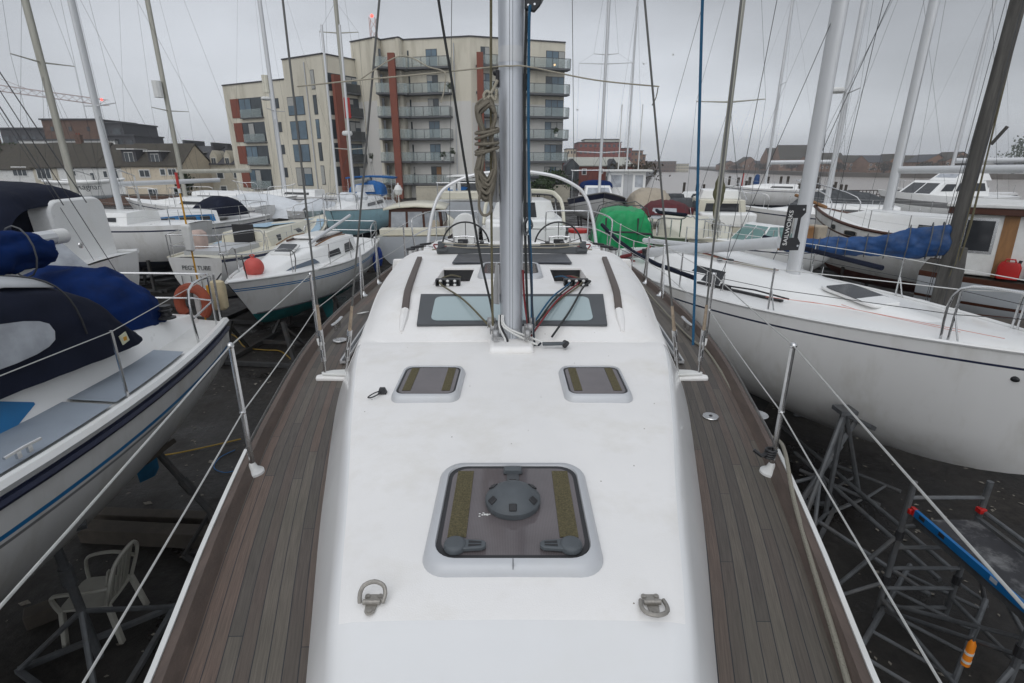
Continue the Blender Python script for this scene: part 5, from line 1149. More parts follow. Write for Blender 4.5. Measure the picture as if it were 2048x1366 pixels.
# ---- F, G
F_ = Boat('covered_boat', 'boat wrapped in a white tarpaulin behind the navy hooded yacht', 'covered boat', (-15.5,28.6), (-10.6,27.6), 2.3, (2.1,2.1,2.4), 1.0, rake=.6)
F_.hull([HULLW, NAVYAF], wl=1.3); F_.deckmesh(GEL)
rows = [[V((x, k*1.22, 1.75 + (h)*(1-abs(k)**1.6))) for k in (-1,-.8,-.5,-.2,0,.2,.5,.8,1)] for x, h in ((.0,.75),(.9,1.15),(2.2,1.25),(3.5,1.1),(4.6,.8),(5.0,.55))]
drape(rows, WHITETARP, 'tarpaulin', F_.t, .05, 7); trailer_stands(F_, 'dark cradle under the white tarpaulined boat')
G = Boat('sailing_yacht', 'large white yacht side-on in front of the pale flats, bow to the right', 'sailing yacht', (-20.5,33.5), (-12.6,31.6), 3.2, (2.4,2.3,2.6), .6, rake=.8)
G.hull([HULLW, REDAF, STRIPEG], bands=[(.18,.24,2)], wl=1.55); G.deckmesh(GEL); G.rail(GEL,.04)
G.cabin(GEL, [(.2,1.0,.15,.5),(.45,1.0,.2,.5),(.65,.8,.25,.38),(.84,.3,.1,.03)], wins=[dict(p=[(.25,.35),(.25,.75),(.42,.75),(.43,.35)], n='window')])
G.stanchions([.05,.2,.35,.5,.65,.8], .6, .014); G.pulpit(.6); G.pushpit(.6)
trailer_stands(G, 'dark cradle under the large white yacht side-on')
mb = MB()
# radar domes on masts
def radome(bt, z, nm='radar_dome', dx=.28, x=None, r=.2):
    x0 = bt.mo.data.vertices[0].co.x; mb = MB(); mb.lathe([(0,-.09),(r*.8,-.09),(r,-.05),(r,.03),(r*.8,.09),(0,.11)], V((x0+dx,0,z)), n=16); mb.bar(V((x0,0,z-.1)), V((x0+dx,0,z-.1)), .08, .03); mb.build(nm, WHITEP, bt.mo)
# ---- H : pale blue hull
H = Boat('sailing_yacht', 'pale blue yacht with a bright blue sprayhood and awning, bow towards us', 'sailing yacht', (-7.35,29.2), (-7.0,20.6), 2.9, (2.5,2.45,2.65), .9, rake=.75)
H.hull([LBLUE, NAVYAF], wl=1.5); H.deckmesh(GEL); H.rail(GEL,.03)
H.cabin(GEL, [(.25,.9,.14,.42),(.5,.9,.2,.44),(.68,.7,.25,.32),(.86,.2,.1,.02)], wins=[dict(p=[(.3,.35),(.3,.75),(.45,.75),(.46,.35)], n='window'), dict(p=[(.49,.35),(.49,.75),(.6,.7),(.62,.35)], n='window')])
rows = [arc(x,w,2.85,h,pw=.6) for x, w, h in ((2.6,.8,.1),(2.45,.85,.6),(1.9,.88,.75),(1.5,.9,.72))]
hd = drape(rows, BRIGHTBLUE, 'sprayhood', H.t, .012, 5)
mb = MB(); mb.prism([V((2.63,-.5,3.05)),V((2.63,.5,3.05)),V((2.5,.42,3.38)),V((2.5,-.42,3.38))], V((.02,0,0))); mb.build('clear_window', CLEAR, hd)
mb = MB(); mb.grid([[V((x, y, 3.78 - .05*y*y)) for y in (-1.2,-.6,0,.6,1.2)] for x in (.0,.7,1.4)]); bi = mb.build('awning', BRIGHTBLUE, H.t, solid=.08)
for x in (.05,1.35):
    for y in (-1.1,1.1): mb = MB(); mb.tube([V((x,y,2.5)),V((x,y,3.72))], .015, 6); mb.build('awning_pole', STEEL, bi)
H.mast(.56, 15.5, .085, OLDALU, spread=[(4.95,.8),(9.45,.8),(10.5,.01)], base=2.85, boom=(3.7,3.55,.08)); radome(H, 5.6, r=.22, dx=.0)
x0 = H.mo.data.vertices[0].co.x; mb = MB(); mb.cyl(V((x0+.05,.12,6.2)), V((x0+.05,.12,7.0)), .13, n=10); mb.build('red_sock', REDP, H.mo)
for y in (-.35,.35): mb = MB(); mb.tube([V((x0+1.2,y,2.8)), V((x0+1.0,y,9.5))], .05, 6); mb.build('furled_foresail', ALUW, H.t)
for k,(x,y) in enumerate(((5.6,.1),(5.2,-.3),(4.9,.35))): mb = MB(); mb.loft([[V((x+ix*w*1.4, y+iy*w, z)) for ix,iy in rrect(1,1,.3,3)] for w,z in ((.5,2.75),(.55,2.95),(.3,3.15))]); mb.build('flaked_sail', WHITETARP, H.t)
H.stanchions([.05,.2,.35,.5,.66,.82], .58, .012); H.pulpit(.58); H.pushpit(.58); trailer_stands(H, 'dark cradle under the pale blue yacht')
# white yacht between D and H, bow towards us
J = Boat('sailing_yacht', 'white yacht under a pale cover, bow showing between the cream yacht and the pale blue one', 'sailing yacht', (-10.4,29.5), (-8.55,22.0), 2.6, (2.3,2.3,2.5), .8, rake=.8)
J.hull([HULLW, NAVYAF, STRIPEG], bands=[(.3,.34,2)], wl=1.2); J.deckmesh(GEL)
rows = [[V((x, k*w, 2.3 + (h)*(1-abs(k)**1.8))) for k in (-1,-.7,-.3,0,.3,.7,1)] for x, h, w in ((2.0,.3,1.2),(3.5,.5,1.2),(5.2,.55,1.05),(6.6,.45,.6),(7.3,.3,.2))]
drape(rows, WHITETARP, 'deck_cover', J.t, .03, 3); trailer_stands(J, 'dark cradle under the pale covered white yacht')
# ---- I : brown wheelhouse cruiser, stern to us
I = Boat('cabin_cruiser', 'old grey cruiser with brown framed wheelhouse windows behind our port quarter', 'cabin cruiser', (-3.35,17.7), (-3.9,26.3), 2.75, (2.02,2.0,2.4), .3, transom=.86, rake=.8, srake=0)
I.hull([GREYH, NAVYAF, BROWNW], bands=[(.02,.12,2)], wl=.5); I.deckmesh(CREAM, dz=-.03)
w, rc = block(I, 'wheelhouse', BROWNW, 1.1, 3.6, .98, .98, 2.0, 2.86, 0, .25, .92)
for k in range(3): rc('aft', .05+.315*k, .05+.315*k+.27, .12, .86, CLEAR)
for f in ('port','star'):
    for k in range(2): rc(f, .08+.45*k, .08+.45*k+.38, .3, .86, DARKGLASS)
mb = MB(); mb.grid([[V((x, y, 2.98-.10*y*y)) for y in (-1.08,-.6,0,.6,1.08)] for x in (.95,2.3,3.7)]); mb.build('wheelhouse_roof', CREAM, I.t, solid=.07)
mb = MB(); mb.box(V((.35,0,2.15)), (.5,2.2,.22)); mb.build('stern_locker', CREAM, I.t, bevel=.02)
mb = MB(); mb.lathe([(.18,0),(.2,.1),(.2,.35),(.14,.45),(0,.46)], V((.55,-.7,2.05)), n=14); mb.build('gas_bottle_cover', BEIGE, I.t)
rows = [arc(x,w,2.1,h,pw=.6) for x, w, h in ((3.6,.95,.8),(4.6,.95,.75),(5.2,.9,.3))]
drape(rows, GREYCAN, 'fore_canopy', I.t, .015, 2)
mb = MB(); mb.tube([V((.9,.5,2.9)),V((.9,.5,3.35))], .015, 6); mb.lathe([(0,0),(.12,.05),(.15,.2),(.08,.34),(.03,.36),(.03,.42),(0,.42)], V((.9,.5,3.3)), n=12); mb.build('aerial_dome', WHITEP, I.t)
trailer_stands(I, 'dark cradle under the old grey cruiser')
# ---- K1 grey motor yacht, K2 white cruiser with arch, both stern to us
K1 = Boat('motor_yacht', 'grey hulled motor yacht with blue covers seen left of our mast', 'motor yacht', (-2.35,28.6), (-2.2,37.5), 3.7, (2.45,2.5,3.0), .4, transom=.92, rake=1, srake=-.1)
K1.hull([GREYH, NAVYAF, GEL], bands=[(0,.12,2)], wl=.8); K1.deckmesh(GEL)
w, rc = block(K1, 'saloon', GEL, 2.6, 6.4, 1.4, 1.2, 2.5, 3.6, .1, 1.0, .85); rc('aft',.1,.9,.25,.85); rc('port',.08,.8,.45,.8); rc('star',.08,.8,.45,.8)
mb = MB(); mb.box(V((.8,0,2.75)), (1.0,3.0,.42)); mb.build('aft_seat', CREAM, K1.t, bevel=.08)
for y in (-.9,.5,.75): mb = MB(); mb.lathe([(.09,0),(.1,.1),(.09,.42),(.05,.5),(.03,.58),(0,.58)], V((.5,y,2.95)), n=10); mb.build('stowed_fender', WHITEP, K1.t)
drape([[V((2.4+.3*i, y, 3.0+.18*i-.1*y*y)) for y in (.3,.7,1.1,1.4)] for i in range(4)], BRIGHTBLUE, 'blue_cover', K1.t, .06, 4)
mb = MB(); mb.tube(smooth_path([V((.1,-1.6,2.5)),V((.1,-1.6,3.35)),V((.1,-1.4,3.4)),V((.1,1.4,3.4)),V((.1,1.6,3.35)),V((.1,1.6,2.5))],4), .025, 8); mb.build('stern_rail', STEEL, K1.t)
mb = MB(); mb.grid([[V((x,y,3.78-.03*y*y)) for y in (-1.4,0,1.4)] for x in (2.2,6)]); mb.build('hard_top', GEL, K1.t, solid=.1)
trailer_stands(K1, 'dark cradle under the grey motor yacht')
K2 = Boat('motor_cruiser', 'white motor cruiser with a curved radar arch, stern to us right behind our cockpit', 'motor cruiser', (.35,15.6), (.5,23.0), 2.75, (2.5,2.5,2.9), .6, transom=.9, rake=1, srake=-.15)
K2.hull([GEL, NAVYAF], wl=.9); K2.deckmesh(GEL)
mb = MB(); mb.box(V((.5,0,2.62)), (.8,2.3,.3)); mb.box(V((.1,.75,2.3)), (.3,.5,.7)); mb.build('aft_bench', GEL, K2.t, bevel=.08)
w, rc = block(K2, 'cabin', GEL, 2.8, 6.0, 1.15, .9, 2.5, 3.15, .0, 1.3, .8); rc('fore',.1,.9,.2,.85); rc('aft',.3,.7,.1,.9); rc('port',.05,.6,.5,.85); rc('star',.05,.6,.5,.85)
mb = MB(); mb.tube(smooth_path([V((.9,-1.25,2.55)),V((1.2,-1.2,3.1)),V((1.5,-1.05,3.36)),V((1.6,-.7,3.5)),V((1.6,.7,3.5)),V((1.5,1.05,3.36)),V((1.2,1.2,3.1)),V((.9,1.25,2.55))],5), .055, 10, flat=1.5); mb.build('radar_arch', CREAM, K2.t)
mb = MB(); mb.tube(smooth_path([V((2.4,-1.05,2.9)),V((2.7,-1.0,3.3)),V((2.75,0,3.36)),V((2.7,1.0,3.3)),V((2.4,1.05,2.9))],4), .03, 6); mb.build('windscreen_frame', BLACK, K2.t)
for y in (-1.28,-1.1,1.1,1.28): mb = MB(); mb.tube([V((1.6,y,2.55)),V((2.6,y*.95,3.15)),V((4.5,y*.85,3.1))], .012, 6); mb.build('side_rail', STEEL, K2.t)
trailer_stands(K2, 'dark cradle under the white cruiser with the radar arch')
q = P(1158,480,y=12.2); t = thing('plastic_barrel', 'white plastic barrel with a red lid behind our starboard wheel', 'barrel', (q.x,12.4,1.3))
mb = MB(); mb.lathe([(.26,0),(.29,.1),(.29,1.0),(.24,1.42),(.22,1.5)], (0,0,0), n=20); mb.build('body', WHITEP, t)
mb = MB(); mb.lathe([(.23,1.5),(.24,1.52),(.24,1.58),(0,1.6)], (0,0,0), n=20); mb.build('lid', REDP, t)
# ---- green tarpaulined boat
GB = Boat('workboat', 'dark workboat under a green tarpaulin off our starboard quarter', 'workboat', (3.25,16.6), (2.55,11.6), 1.7, (2.25,2.2,2.35), .7, transom=.8, rake=.6)
GB.hull([DGREY, NAVYAF, GEL], bands=[(0,.06,2)], wl=1.1); GB.deckmesh(GREYCAN); GB.rail(NAVY,.05)
def gt(x, w, z0, h): return [V((x, k*w*(1+.10*(1-min(1,h*(1-abs(k)**9)/1.3))), z0 + h*(1-abs(k)**9) + .02*math.cos(9*k+4*x))) for k in (-1,-.99,-.96,-.9,-.75,-.4,-.1,.2,.5,.75,.9,.96,.99,1)]
gr = drape([gt(3.92,.66,2.15,.1), gt(3.90,.68,2.1,.6), gt(3.86,.70,2.05,1.12), gt(3.78,.71,2.03,1.24), gt(3.4,.72,2.0,1.29), gt(2.2,.76,1.9,1.36), gt(1.2,.8,1.9,1.30), gt(.9,.84,1.9,.6), gt(.8,.86,1.9,.1)], GREEN, 'green_tarpaulin', GB.t, .03, 8)
for x in (2.0,3.2): mb = MB(); mb.tube([V((p.x, p.y*1.03, p.z+.035)) for p in gt(x,.75,1.98,1.33)], .012, 5); mb.build('lashing', ROPE_GREY, gr)
mb = MB(); mb.tube([V((4.0,-.45,3.1)),V((4.05,-.45,2.78)),V((4.05,.30,2.78)),V((4.0,.30,3.1))], .025, 6); mb.tube([V((4.05,.28,2.76)),V((4.02,.62,2.74)),V((4.02,.70,2.6)),V((4.05,.7,2.1))], .03, 6); mb.build('black_bracket', BLACK, GB.t)
trailer_stands(GB, 'dark cradle under the green tarpaulined workboat')
# ---- L navy banded bow, white wheelhouse boat
L_ = Boat('motor_boat', 'white boat with a broad navy band round its bow, bow towards us right of the mast', 'motor boat', (4.9,33.5), (4.45,26.0), 3.1, (2.35,2.5,3.05), 1.3, transom=.85, rake=.6, bow_p=2.4)
L_.hull([HULLW, REDAF, STRIPEN, STRIPEG], bands=[(.03,.28,2),(.42,.45,3)], wl=1.6); L_.deckmesh(GEL); L_.rail(STRIPEG,.04)
w, rc = block(L_, 'cuddy', GEL, 2.8, 5.2, 1.0, .8, 2.5, 3.25, 0, .9, .8); rc('fore',.08,.92,.25,.85,CLEAR); rc('port',.1,.8,.3,.85); rc('star',.1,.8,.3,.85)
rows = [arc(x,w,3.1,h,pw=.5) for x, w, h in ((2.2,.9,.35),(3.2,.9,.45),(3.9,.85,.35),(4.0,.8,.1))]
drape(rows, BLUECAN, 'blue_canopy', L_.t, .01, 2)
mb = MB(); mb.tube(smooth_path([V((2.4,-1.3,2.5)),V((2.4,-1.3,3.9)),V((2.4,-1.2,4.0)),V((2.4,1.2,4.0)),V((2.4,1.3,3.9)),V((2.4,1.3,2.5))],4), .03, 6); mb.build('goalpost_frame', STEEL, L_.t)
L_.mast(.66, 14, .075, ALUW, spread=[(4.9,1.25),(9.0,1.3),(9.4,.6)], base=2.6)
mb = MB(); mb.sphere(L_.pt(.96,2.0,1,.05), .08, 8, 6); mb.build('bow_roller', STEEL, L_.t)
trailer_stands(L_, 'dark cradle under the navy banded boat')
WH = Boat('fishing_boat', 'white fishing boat with a tall flat-roofed wheelhouse beside the navy banded bow', 'fishing boat', (7.5,37.5), (6.2,29.0), 2.9, (2.0,2.0,2.5), .7, transom=.8, rake=.5)
WH.hull([HULLW, REDAF], wl=1.1); WH.deckmesh(LGREY)
w, rc = block(WH, 'wheelhouse', GEL, 5.0, 7.2, 1.15, 1.05, 2.1, 3.95, 0, .1, .98); rc('fore',.08,.36,.55,.9,CLEAR); rc('fore',.42,.66,.05,.92,LGREY,'door'); rc('fore',.72,.93,.55,.9,CLEAR); rc('star',.15,.5,.5,.85); rc('port',.15,.5,.5,.85)
mb = MB(); mb.box(V((6.1,0,4.0)), (2.7,2.7,.1)); mb.build('wheelhouse_roof', WHITEP, WH.t, bevel=.02)
w2, rc2 = block(WH, 'aft_house', PADBLUE, 3.4, 5.0, 1.1, 1.1, 2.1, 3.4, 0, 0, 1); rc2('port',.3,.7,.4,.8,TANW); rc2('star',.3,.7,.4,.8,TANW)
WH.mast(.7, 13, .05, ALUW, spread=[], base=2.5); 
for dx,yy in ((.3,-.5),(.2,.6)): mb = MB(); mb.tube([V((6.6+dx,yy,4.05)),V((6.6+dx,yy,7.4))], .03, 6); mb.build('whip_aerial', WHITEP, WH.t)
trailer_stands(WH, 'dark cradle under the white fishing boat')
# ---- cluster of small cruisers to starboard
def small(nm, label, stern, bow, beam, zs, bot, hm=GEL, am=NAVYAF, bands=(), mats=None, **k):
    b = Boat(nm, label, 'motor cruiser', stern, bow, beam, zs, bot, transom=.85, rake=.7, **k); b.hull(mats or [hm, am, STRIPEN], bands=bands, wl=bot+.35); b.deckmesh(hm); b.rail(hm,.03); trailer_stands(b, ' '.join(('cradle under the '+label).split()[:15])); return b
n1 = small('cabin_cruiser', 'cream cruiser with a beige tent canopy beyond the green tarpaulin', (7.2,29.5), (6.4,23.2), 2.3, (2.05,2.05,2.3), .8, CREAM)
drape([arc(x,w,2.2,h,pw=.6) for x,w,h in ((.5,1.0,.6),(1.4,1.0,1.0),(2.8,1.0,1.1),(3.8,.95,.95),(4.3,.8,.3))], BEIGE, 'tent_canopy', n1.t, .03, 5)
n2 = small('cabin_cruiser', 'small cruiser under a burgundy canopy with clear side panels', (5.3,18.6), (7.0,24.0), 2.2, (2.1,2.1,2.4), .8, CREAM)
cn = drape([arc(x,w,2.15,h,pw=.6) for x,w,h in ((.1,.85,.5),(.5,.95,.85),(1.6,.95,1.0),(2.6,.9,.8),(2.9,.8,.2))], BURG, 'burgundy_canopy', n2.t, .02, 3)
for sg in (1,-1): mb = MB(); mb.prism([V((.7,sg*.97,2.35)),V((1.4,sg*.97,2.35)),V((1.4,sg*.86,2.8)),V((.9,sg*.86,2.8))], V((0,sg*.02,.01))); mb.build('clear_panel', CLEAR, cn)
mb = MB(); mb.prism([V((.1,-.45,2.5)),V((.1,.45,2.5)),V((.32,.4,2.85)),V((.32,-.4,2.85))], V((-.02,0,.01))); mb.build('clear_panel', CLEAR, cn)
n2b = small('cabin_cruiser', 'white cruiser with a burgundy stern cover and dark heap of canvas', (7.2,22.4), (8.7,27.4), 2.1, (2.2,2.2,2.4), .8, CREAM)
mb = MB(); mb.box(V((.25,0,2.35)), (.6,1.9,.5)); mb.build('stern_cover', BURG, n2b.t, bevel=.08)
drape([arc(x,w,2.3,h,pw=.8) for x,w,h in ((.8,.8,.2),(1.2,.9,.5),(2.0,.9,.7),(3.0,.85,.5),(3.6,.7,.1))], GREYCAN, 'canvas_heap', n2b.t, .07, 12)
n3 = small('cabin_cruiser', 'white cruiser with a dark padded rail, its bow towards our starboard gate', (6.3,19.6), (4.55,13.6), 2.2, (2.15,2.2,2.5), .7, CREAM, bands=[(.10,.13,2)])
n3.cabin(CREAM, [(.28,.85,.1,.55),(.5,.85,.15,.55),(.62,.72,.2,.32),(.8,.4,.2,.18),(.86,.2,.1,.02)], wins=[dict(p=[(.31,.3),(.31,.8),(.38,.8),(.38,.3)], n='window'), dict(p=[(.41,.3),(.41,.8),(.48,.78),(.5,.3)], n='window')], frame=GEL)
n3.stanchions([.4,.55,.7,.85], .5, .016); n3.pulpit(.5,.7,r=.018)
mb = MB(); mb.tube([n3.deck(.5,-.9,.75),n3.deck(.7,-.8,.7),n3.deck(.95,-.1,.6)], .05, 8); mb.build('padded_rail', NAVY, n3.t)
n4 = small('motor_cruiser', 'cream flybridge cruiser showing its stern left of the black banded hull', (8.05,19.7), (9.3,27.0), 2.4, (2.1,2.15,2.5), .7, CREAM)
w, rc = block(n4, 'cabin', CREAM, 1.5, 5.0, 1.0, .85, 2.1, 3.0, 0, .9, .85); rc('aft',.15,.85,.2,.85); rc('port',.1,.75,.45,.85); rc('star',.1,.75,.45,.85); rc('fore',.1,.9,.3,.85)
mb = MB(); mb.box(V((.5,0,2.35)), (.8,2.0,.5)); mb.build('stern_seat', GEL, n4.t, bevel=.08)
w, rc = block(n4, 'flybridge', GEL, 2.0, 3.8, .8, .7, 3.0, 3.35, 0, .3, .85)
for sg in (1,-1): mb = MB(); mb.tube([V((1.5,sg*.9,3.0)),V((2.6,sg*.75,3.6)),V((3.6,sg*.6,3.3))], .02, 6); mb.build('rail', STEEL, n4.t)
mb = MB(); mb.box(V((-.06,0,1.75)), (.05,1.7,.10)); mb.build('rubbing_board', TANW, n4.t)
n5 = small('speedboat', 'white speedboat with a raked green-tinted windscreen in front of the black banded hull', (9.6,16.6), (5.6,15.2), 2.1, (2.05,2.1,2.3), .8, GEL, bands=[(.18,.21,2)])
w, rc = block(n5, 'windscreen', GEL, 1.5, 2.9, .85, .6, 2.1, 2.62, .5, .5, .8, bevel=.01)
TG = mat('tinted_screen', (.16,.27,.26), .08, spec=.6)
for f in ('port','star'): rc(f,.04,.46,.08,.94,TG,'pane'); rc(f,.54,.96,.08,.94,TG,'pane')
rc('fore',.04,.48,.08,.94,TG,'pane'); rc('fore',.52,.96,.08,.94,TG,'pane')
n5.stanchions([.5,.62,.75,.88], .42, .014, wires=1); n5.pulpit(.42,.7)
for x in (1.0,.5): mb = MB(); mb.box(V((x,.4,2.35)), (.35,.5,.45)); mb.build('seat', TANW if x > .7 else BEIGE, n5.t, bevel=.05)
# boat with the old furled green sail and weathered mast
NM = Boat('sailing_yacht', 'cream yacht with a weathered mast and dirty green furled sail among the small cruisers', 'sailing yacht', (7.6,20.2), (5.55,14.2), 2.2, (1.95,1.95,2.15), .6, transom=.6, rake=.8)
NM.hull([CREAM, NAVYAF], wl=1.0); NM.deckmesh(CREAM); NM.cabin(CREAM, [(.3,.7,.1,.36),(.6,.62,.15,.34),(.8,.3,.15,.05)], wins=[dict(p=[(.36,.3),(.36,.75),(.5,.75),(.5,.3)], n='window')])
NM.mast(.58, 11.5, .075, OLDALU, spread=[(6.05,.95)], base=2.3, boom=(2.6,3.25,.05)); trailer_stands(NM, 'cradle under the weathered mast yacht')
OLIVE = mat('mossy_canvas', (.10,.095,.05), .9, var=.4, vscale=6, dirt=(.05,.07,.02), dirt_amt=.6, bump=.6, bscale=10)
x0 = NM.mo.data.vertices[0].co.x; rnd = random.Random(4); mb = MB()
mb.tube([V((x0-.25+rnd.uniform(-.05,.05), rnd.uniform(-.04,.04), z)) for z in [2.35+.12*i for i in range(15)]], [.10,.09,.085,.09,.10,.10,.11,.13,.16,.19,.19,.17,.14,.11,.06], 9); mb.build('furled_sail', OLIVE, NM.t, sub=1, smooth=70)
# ---- O dark covered, P motor yacht, Q ketch, R brown wheelhouse, S wooden mast
O = Boat('sailing_yacht', 'white hull with a broad black band under a dark grey cover, starboard side of the yard', 'sailing yacht', (19.2,28.2), (11.6,25.0), 2.9, (2.2,2.1,2.35), .7, rake=.9)
O.hull([HULLW, NAVYAF, STRIPEN], bands=[(.05,.30,2)], wl=1.0); O.deckmesh(GEL); O.rail(GEL,.04)
drape([[V((x, k*w, 2.15+h*(1-abs(k)**2.2))) for k in (-1,-.8,-.4,0,.4,.8,1)] for x,h,w in ((.4,.7,1.2),(1.6,.95,1.3),(3.6,1.05,1.35),(5.2,.95,1.1),(5.9,.35,.8),(7.2,.2,.4))], GREYCAN, 'dark_cover', O.t, .04, 6)
for sg in (1,-1): mb = MB(); mb.prism([O.pt(a, O.sh(a)-d, sg, .006) for a,d in ((.62,.12),(.665,.12),(.665,.24),(.62,.24))], V((0,sg*.006,0))); mb.build('porthole', STEEL, O.hullo)
trailer_stands(O, 'cradle under the dark covered hull')
PM = Boat('motor_yacht', 'white motor yacht with a rounded cabin beyond the ketch', 'motor yacht', (29,32.5), (20.6,30.5), 3.4, (2.6,2.6,3.0), .9, transom=.88, rake=1.1)
PM.hull([GEL, NAVYAF, STRIPEG], bands=[(.35,.65,2)], wl=1.3); PM.deckmesh(GEL)
w, rc = block(PM, 'saloon', GEL, 2.2, 6.2, 1.35, 1.1, 2.6, 3.45, .2, 1.1, .82); 
for f in ('port','star'): rc(f,.05,.3,.35,.85); rc(f,.36,.62,.35,.85); rc(f,.68,.9,.35,.8)
rc('fore',.08,.48,.2,.85); rc('fore',.52,.92,.2,.85)
w, rc = block(PM, 'flybridge', GEL, 1.8, 4.2, 1.0, .8, 3.45, 3.85, .2, .5, .85); rc('fore',.1,.9,.4,.9,CLEAR)
trailer_stands(PM, 'cradle under the white motor yacht with the rounded cabin')
Q = Boat('ketch', 'white ketch with a bowsprit, brown rubbing strakes and three dark cabin windows', 'ketch', (13.6,14.6), (11.3,20.0), 2.6, (2.35,2.35,2.85), .4, transom=.5, rake=.5)
Q.hull([HULLW, REDAF, BROWNW], bands=[(.34,.40,2)], wl=.9); Q.deckmesh(GEL); Q.rail(BROWNW,.05)
Q.cabin(GEL, [(.15,.9,.1,.55),(.4,.9,.14,.55),(.62,.75,.2,.45),(.78,.4,.2,.1)], wins=[dict(p=[(.2,.3),(.2,.75),(.29,.75),(.29,.3)], n='window')])
for sg in (1,-1):
    for a in (.30,.46,.60,.74):
        wd = .045 if a < .7 else .02
        mb = MB(); mb.prism([Q.pt(a+x*wd*2, Q.sh(a)-.08-.16+z*.17, sg, .008) for x,z in rrect(1,1,.3,4)], V((0,sg*.015,0))); fr_ = mb.build('window_frame', STEEL, Q.hullo)
        mb = MB(); mb.prism([Q.pt(a+x*wd*1.7, Q.sh(a)-.08-.16+z*.135, sg, .024) for x,z in rrect(1,1,.3,4)], V((0,sg*.004,0))); mb.build('pane', DARKGLASS, fr_)
mb = MB(); mb.tube([Q.deck(.92,0,.1), Q.deck(1,0,.2)+V((.9,0,.15))], .06, 8); mb.build('bowsprit', TANW, Q.t)
mb = MB(); mb.tube(smooth_path([Q.deck(.8,.75,0),Q.deck(.82,.7,.6),Q.deck(1,.25,.75)+V((.6,0,.1)),Q.deck(1,0,.75)+V((.9,0,.15)),Q.deck(1,-.25,.75)+V((.6,0,.1)),Q.deck(.82,-.7,.6),Q.deck(.8,-.75,0)],4), .022, 6); mb.build('pulpit', STEEL, Q.t)
Q.stanchions([.1,.3,.5,.7], .6, .014, wires=2); Q.mast(.55, 14, .11, ALUW, spread=[], base=2.8, boom=(3.2,4.15,.09)); 
mb = MB(); mb.tube([Q.deck(1)+V((.95,0,.4)), V((Q.mo.data.vertices[0].co.x,0,12))], .006, 5); mb.build('outer_forestay', WIREDK, Q.t)
trailer_stands(Q, 'cradle under the white ketch')
RB = Boat('wooden_motor_boat', 'white wooden boat with a brown trimmed wheelhouse and dark windows at the right edge', 'motor boat', (10.3,12.9), (17.0,6.8), 2.9, (1.98,2.0,2.5), .3, transom=.8, rake=.5, srake=0)
RB.hull([GREYH, REDAF, BROWNW, HULLW], bands=[(.0,.12,2),(.55,.62,2)], wl=.6); RB.deckmesh(TIMBER, dz=-.02)
w, rc = block(RB, 'wheelhouse', WHITEP, .5, 4.2, 1.15, 1.15, 1.98, 3.32, 0, .2, .96)
for f in ('port','star'):
    rc(f,.02,.18,.36,.92,STEEL,'window_frame'); rc(f,.035,.165,.40,.88,DARKGLASS,'window',.016)
    rc(f,.20,.27,.0,.97,TANW,'door_post'); rc(f,.36,.62,.36,.92,STEEL,'window_frame'); rc(f,.375,.605,.40,.88,DARKGLASS,'window',.016); rc(f,.68,.93,.36,.92,STEEL,'window_frame'); rc(f,.695,.915,.40,.88,DARKGLASS,'window',.016)
    rc(f,.36,.44,.05,.2,DGREY,'vent')
rc('aft',.1,.45,.36,.9); rc('aft',.55,.9,.36,.9)
mb = MB(); mb.box(V((2.3,0,3.36)), (4.1,2.5,.14)); mb.build('wheelhouse_roof', BROWNW, RB.t, bevel=.01)
mb = MB(); mb.box(V((2.3,0,3.47)), (4.2,2.56,.08)); mb.build('roof_deck', WHITEP, RB.t, bevel=.02)
trailer_stands(RB, 'chocks under the brown trimmed wooden boat')
def jerry(q, label, m):
    t = thing('jerry_can', label, 'jerry can', q, RB.rz, 'fuel cans on the wooden boat'); mb = MB(); mb.loft([[V((x, y, z)) for x, y in rrect(w,.17,.04,3)] for w, z in ((.34,0),(.38,.03),(.38,.26),(.30,.34),(.28,.35))]); b = mb.build('body', m, t)
    mb = MB(); mb.tube([V((-.1,0,.35)),V((-.08,0,.41)),V((.06,0,.41)),V((.08,0,.35))], .018, 6); mb.build('handle', m, b); mb = MB(); mb.cyl(V((.13,0,.33)),V((.15,0,.40)),.03); mb.build('cap', BLACK, b)
jerry(RB.l2w((1.5,-1.28,2.0)), 'bright red jerry can on the wooden boat side deck, nearer the mast', DKRED)
jerry(RB.l2w((2.0,-1.28,2.0)), 'duller orange-red jerry can beside the bright red one on the wooden boat', mat('jerrycan_orange', (.36,.04,.02), .5, var=.2))
S = Boat('gaffer', 'small yacht with a thick dark wooden mast and a blue covered boom behind the racing yacht', 'sailing yacht', (4.9,10.3), (9.5,7.4), 2.0, (1.75,1.7,1.95), .4, rake=.5)
S.hull([GREYH, REDAF, BROWNW], bands=[(0,.08,2)], wl=.8); S.deckmesh(TIMBER); S.cabin(GEL, [(.2,.6,.08,.3),(.5,.55,.1,.3),(.6,.4,.1,.2)], wins=[dict(p=[(.3,.3),(.3,.75),(.42,.75),(.42,.3)], n='window')])
S.mast(.535, 13, .10, DARKWOOD, base=1.75, spread=[], flat=1.0, wr=.006)
x0 = S.mo.data.vertices[0].co.x
mb = MB(); mb.tube([V((x0-.15,0,2.95)),V((.3,0,2.78))], .05, 8); mb.build('boom', TANW, S.t)
rnd = random.Random(6); rings = []
for i in range(19):
    t = i/18; x = lerp(x0-.13, .25, t); r = (.20*(1-t)**1.6 + .13) * rnd.uniform(.90,1.10); zc2 = 3.0 + .14*(1-t)**2 - .16*t - .05*math.sin(t*3.1)
    rings.append([V((x, .5*r*math.sin(a)*rnd.uniform(.75,1.25), zc2 + r*math.cos(a)*rnd.uniform(.86,1.12))) for a in [2*math.pi*k/14 for k in range(14)]])
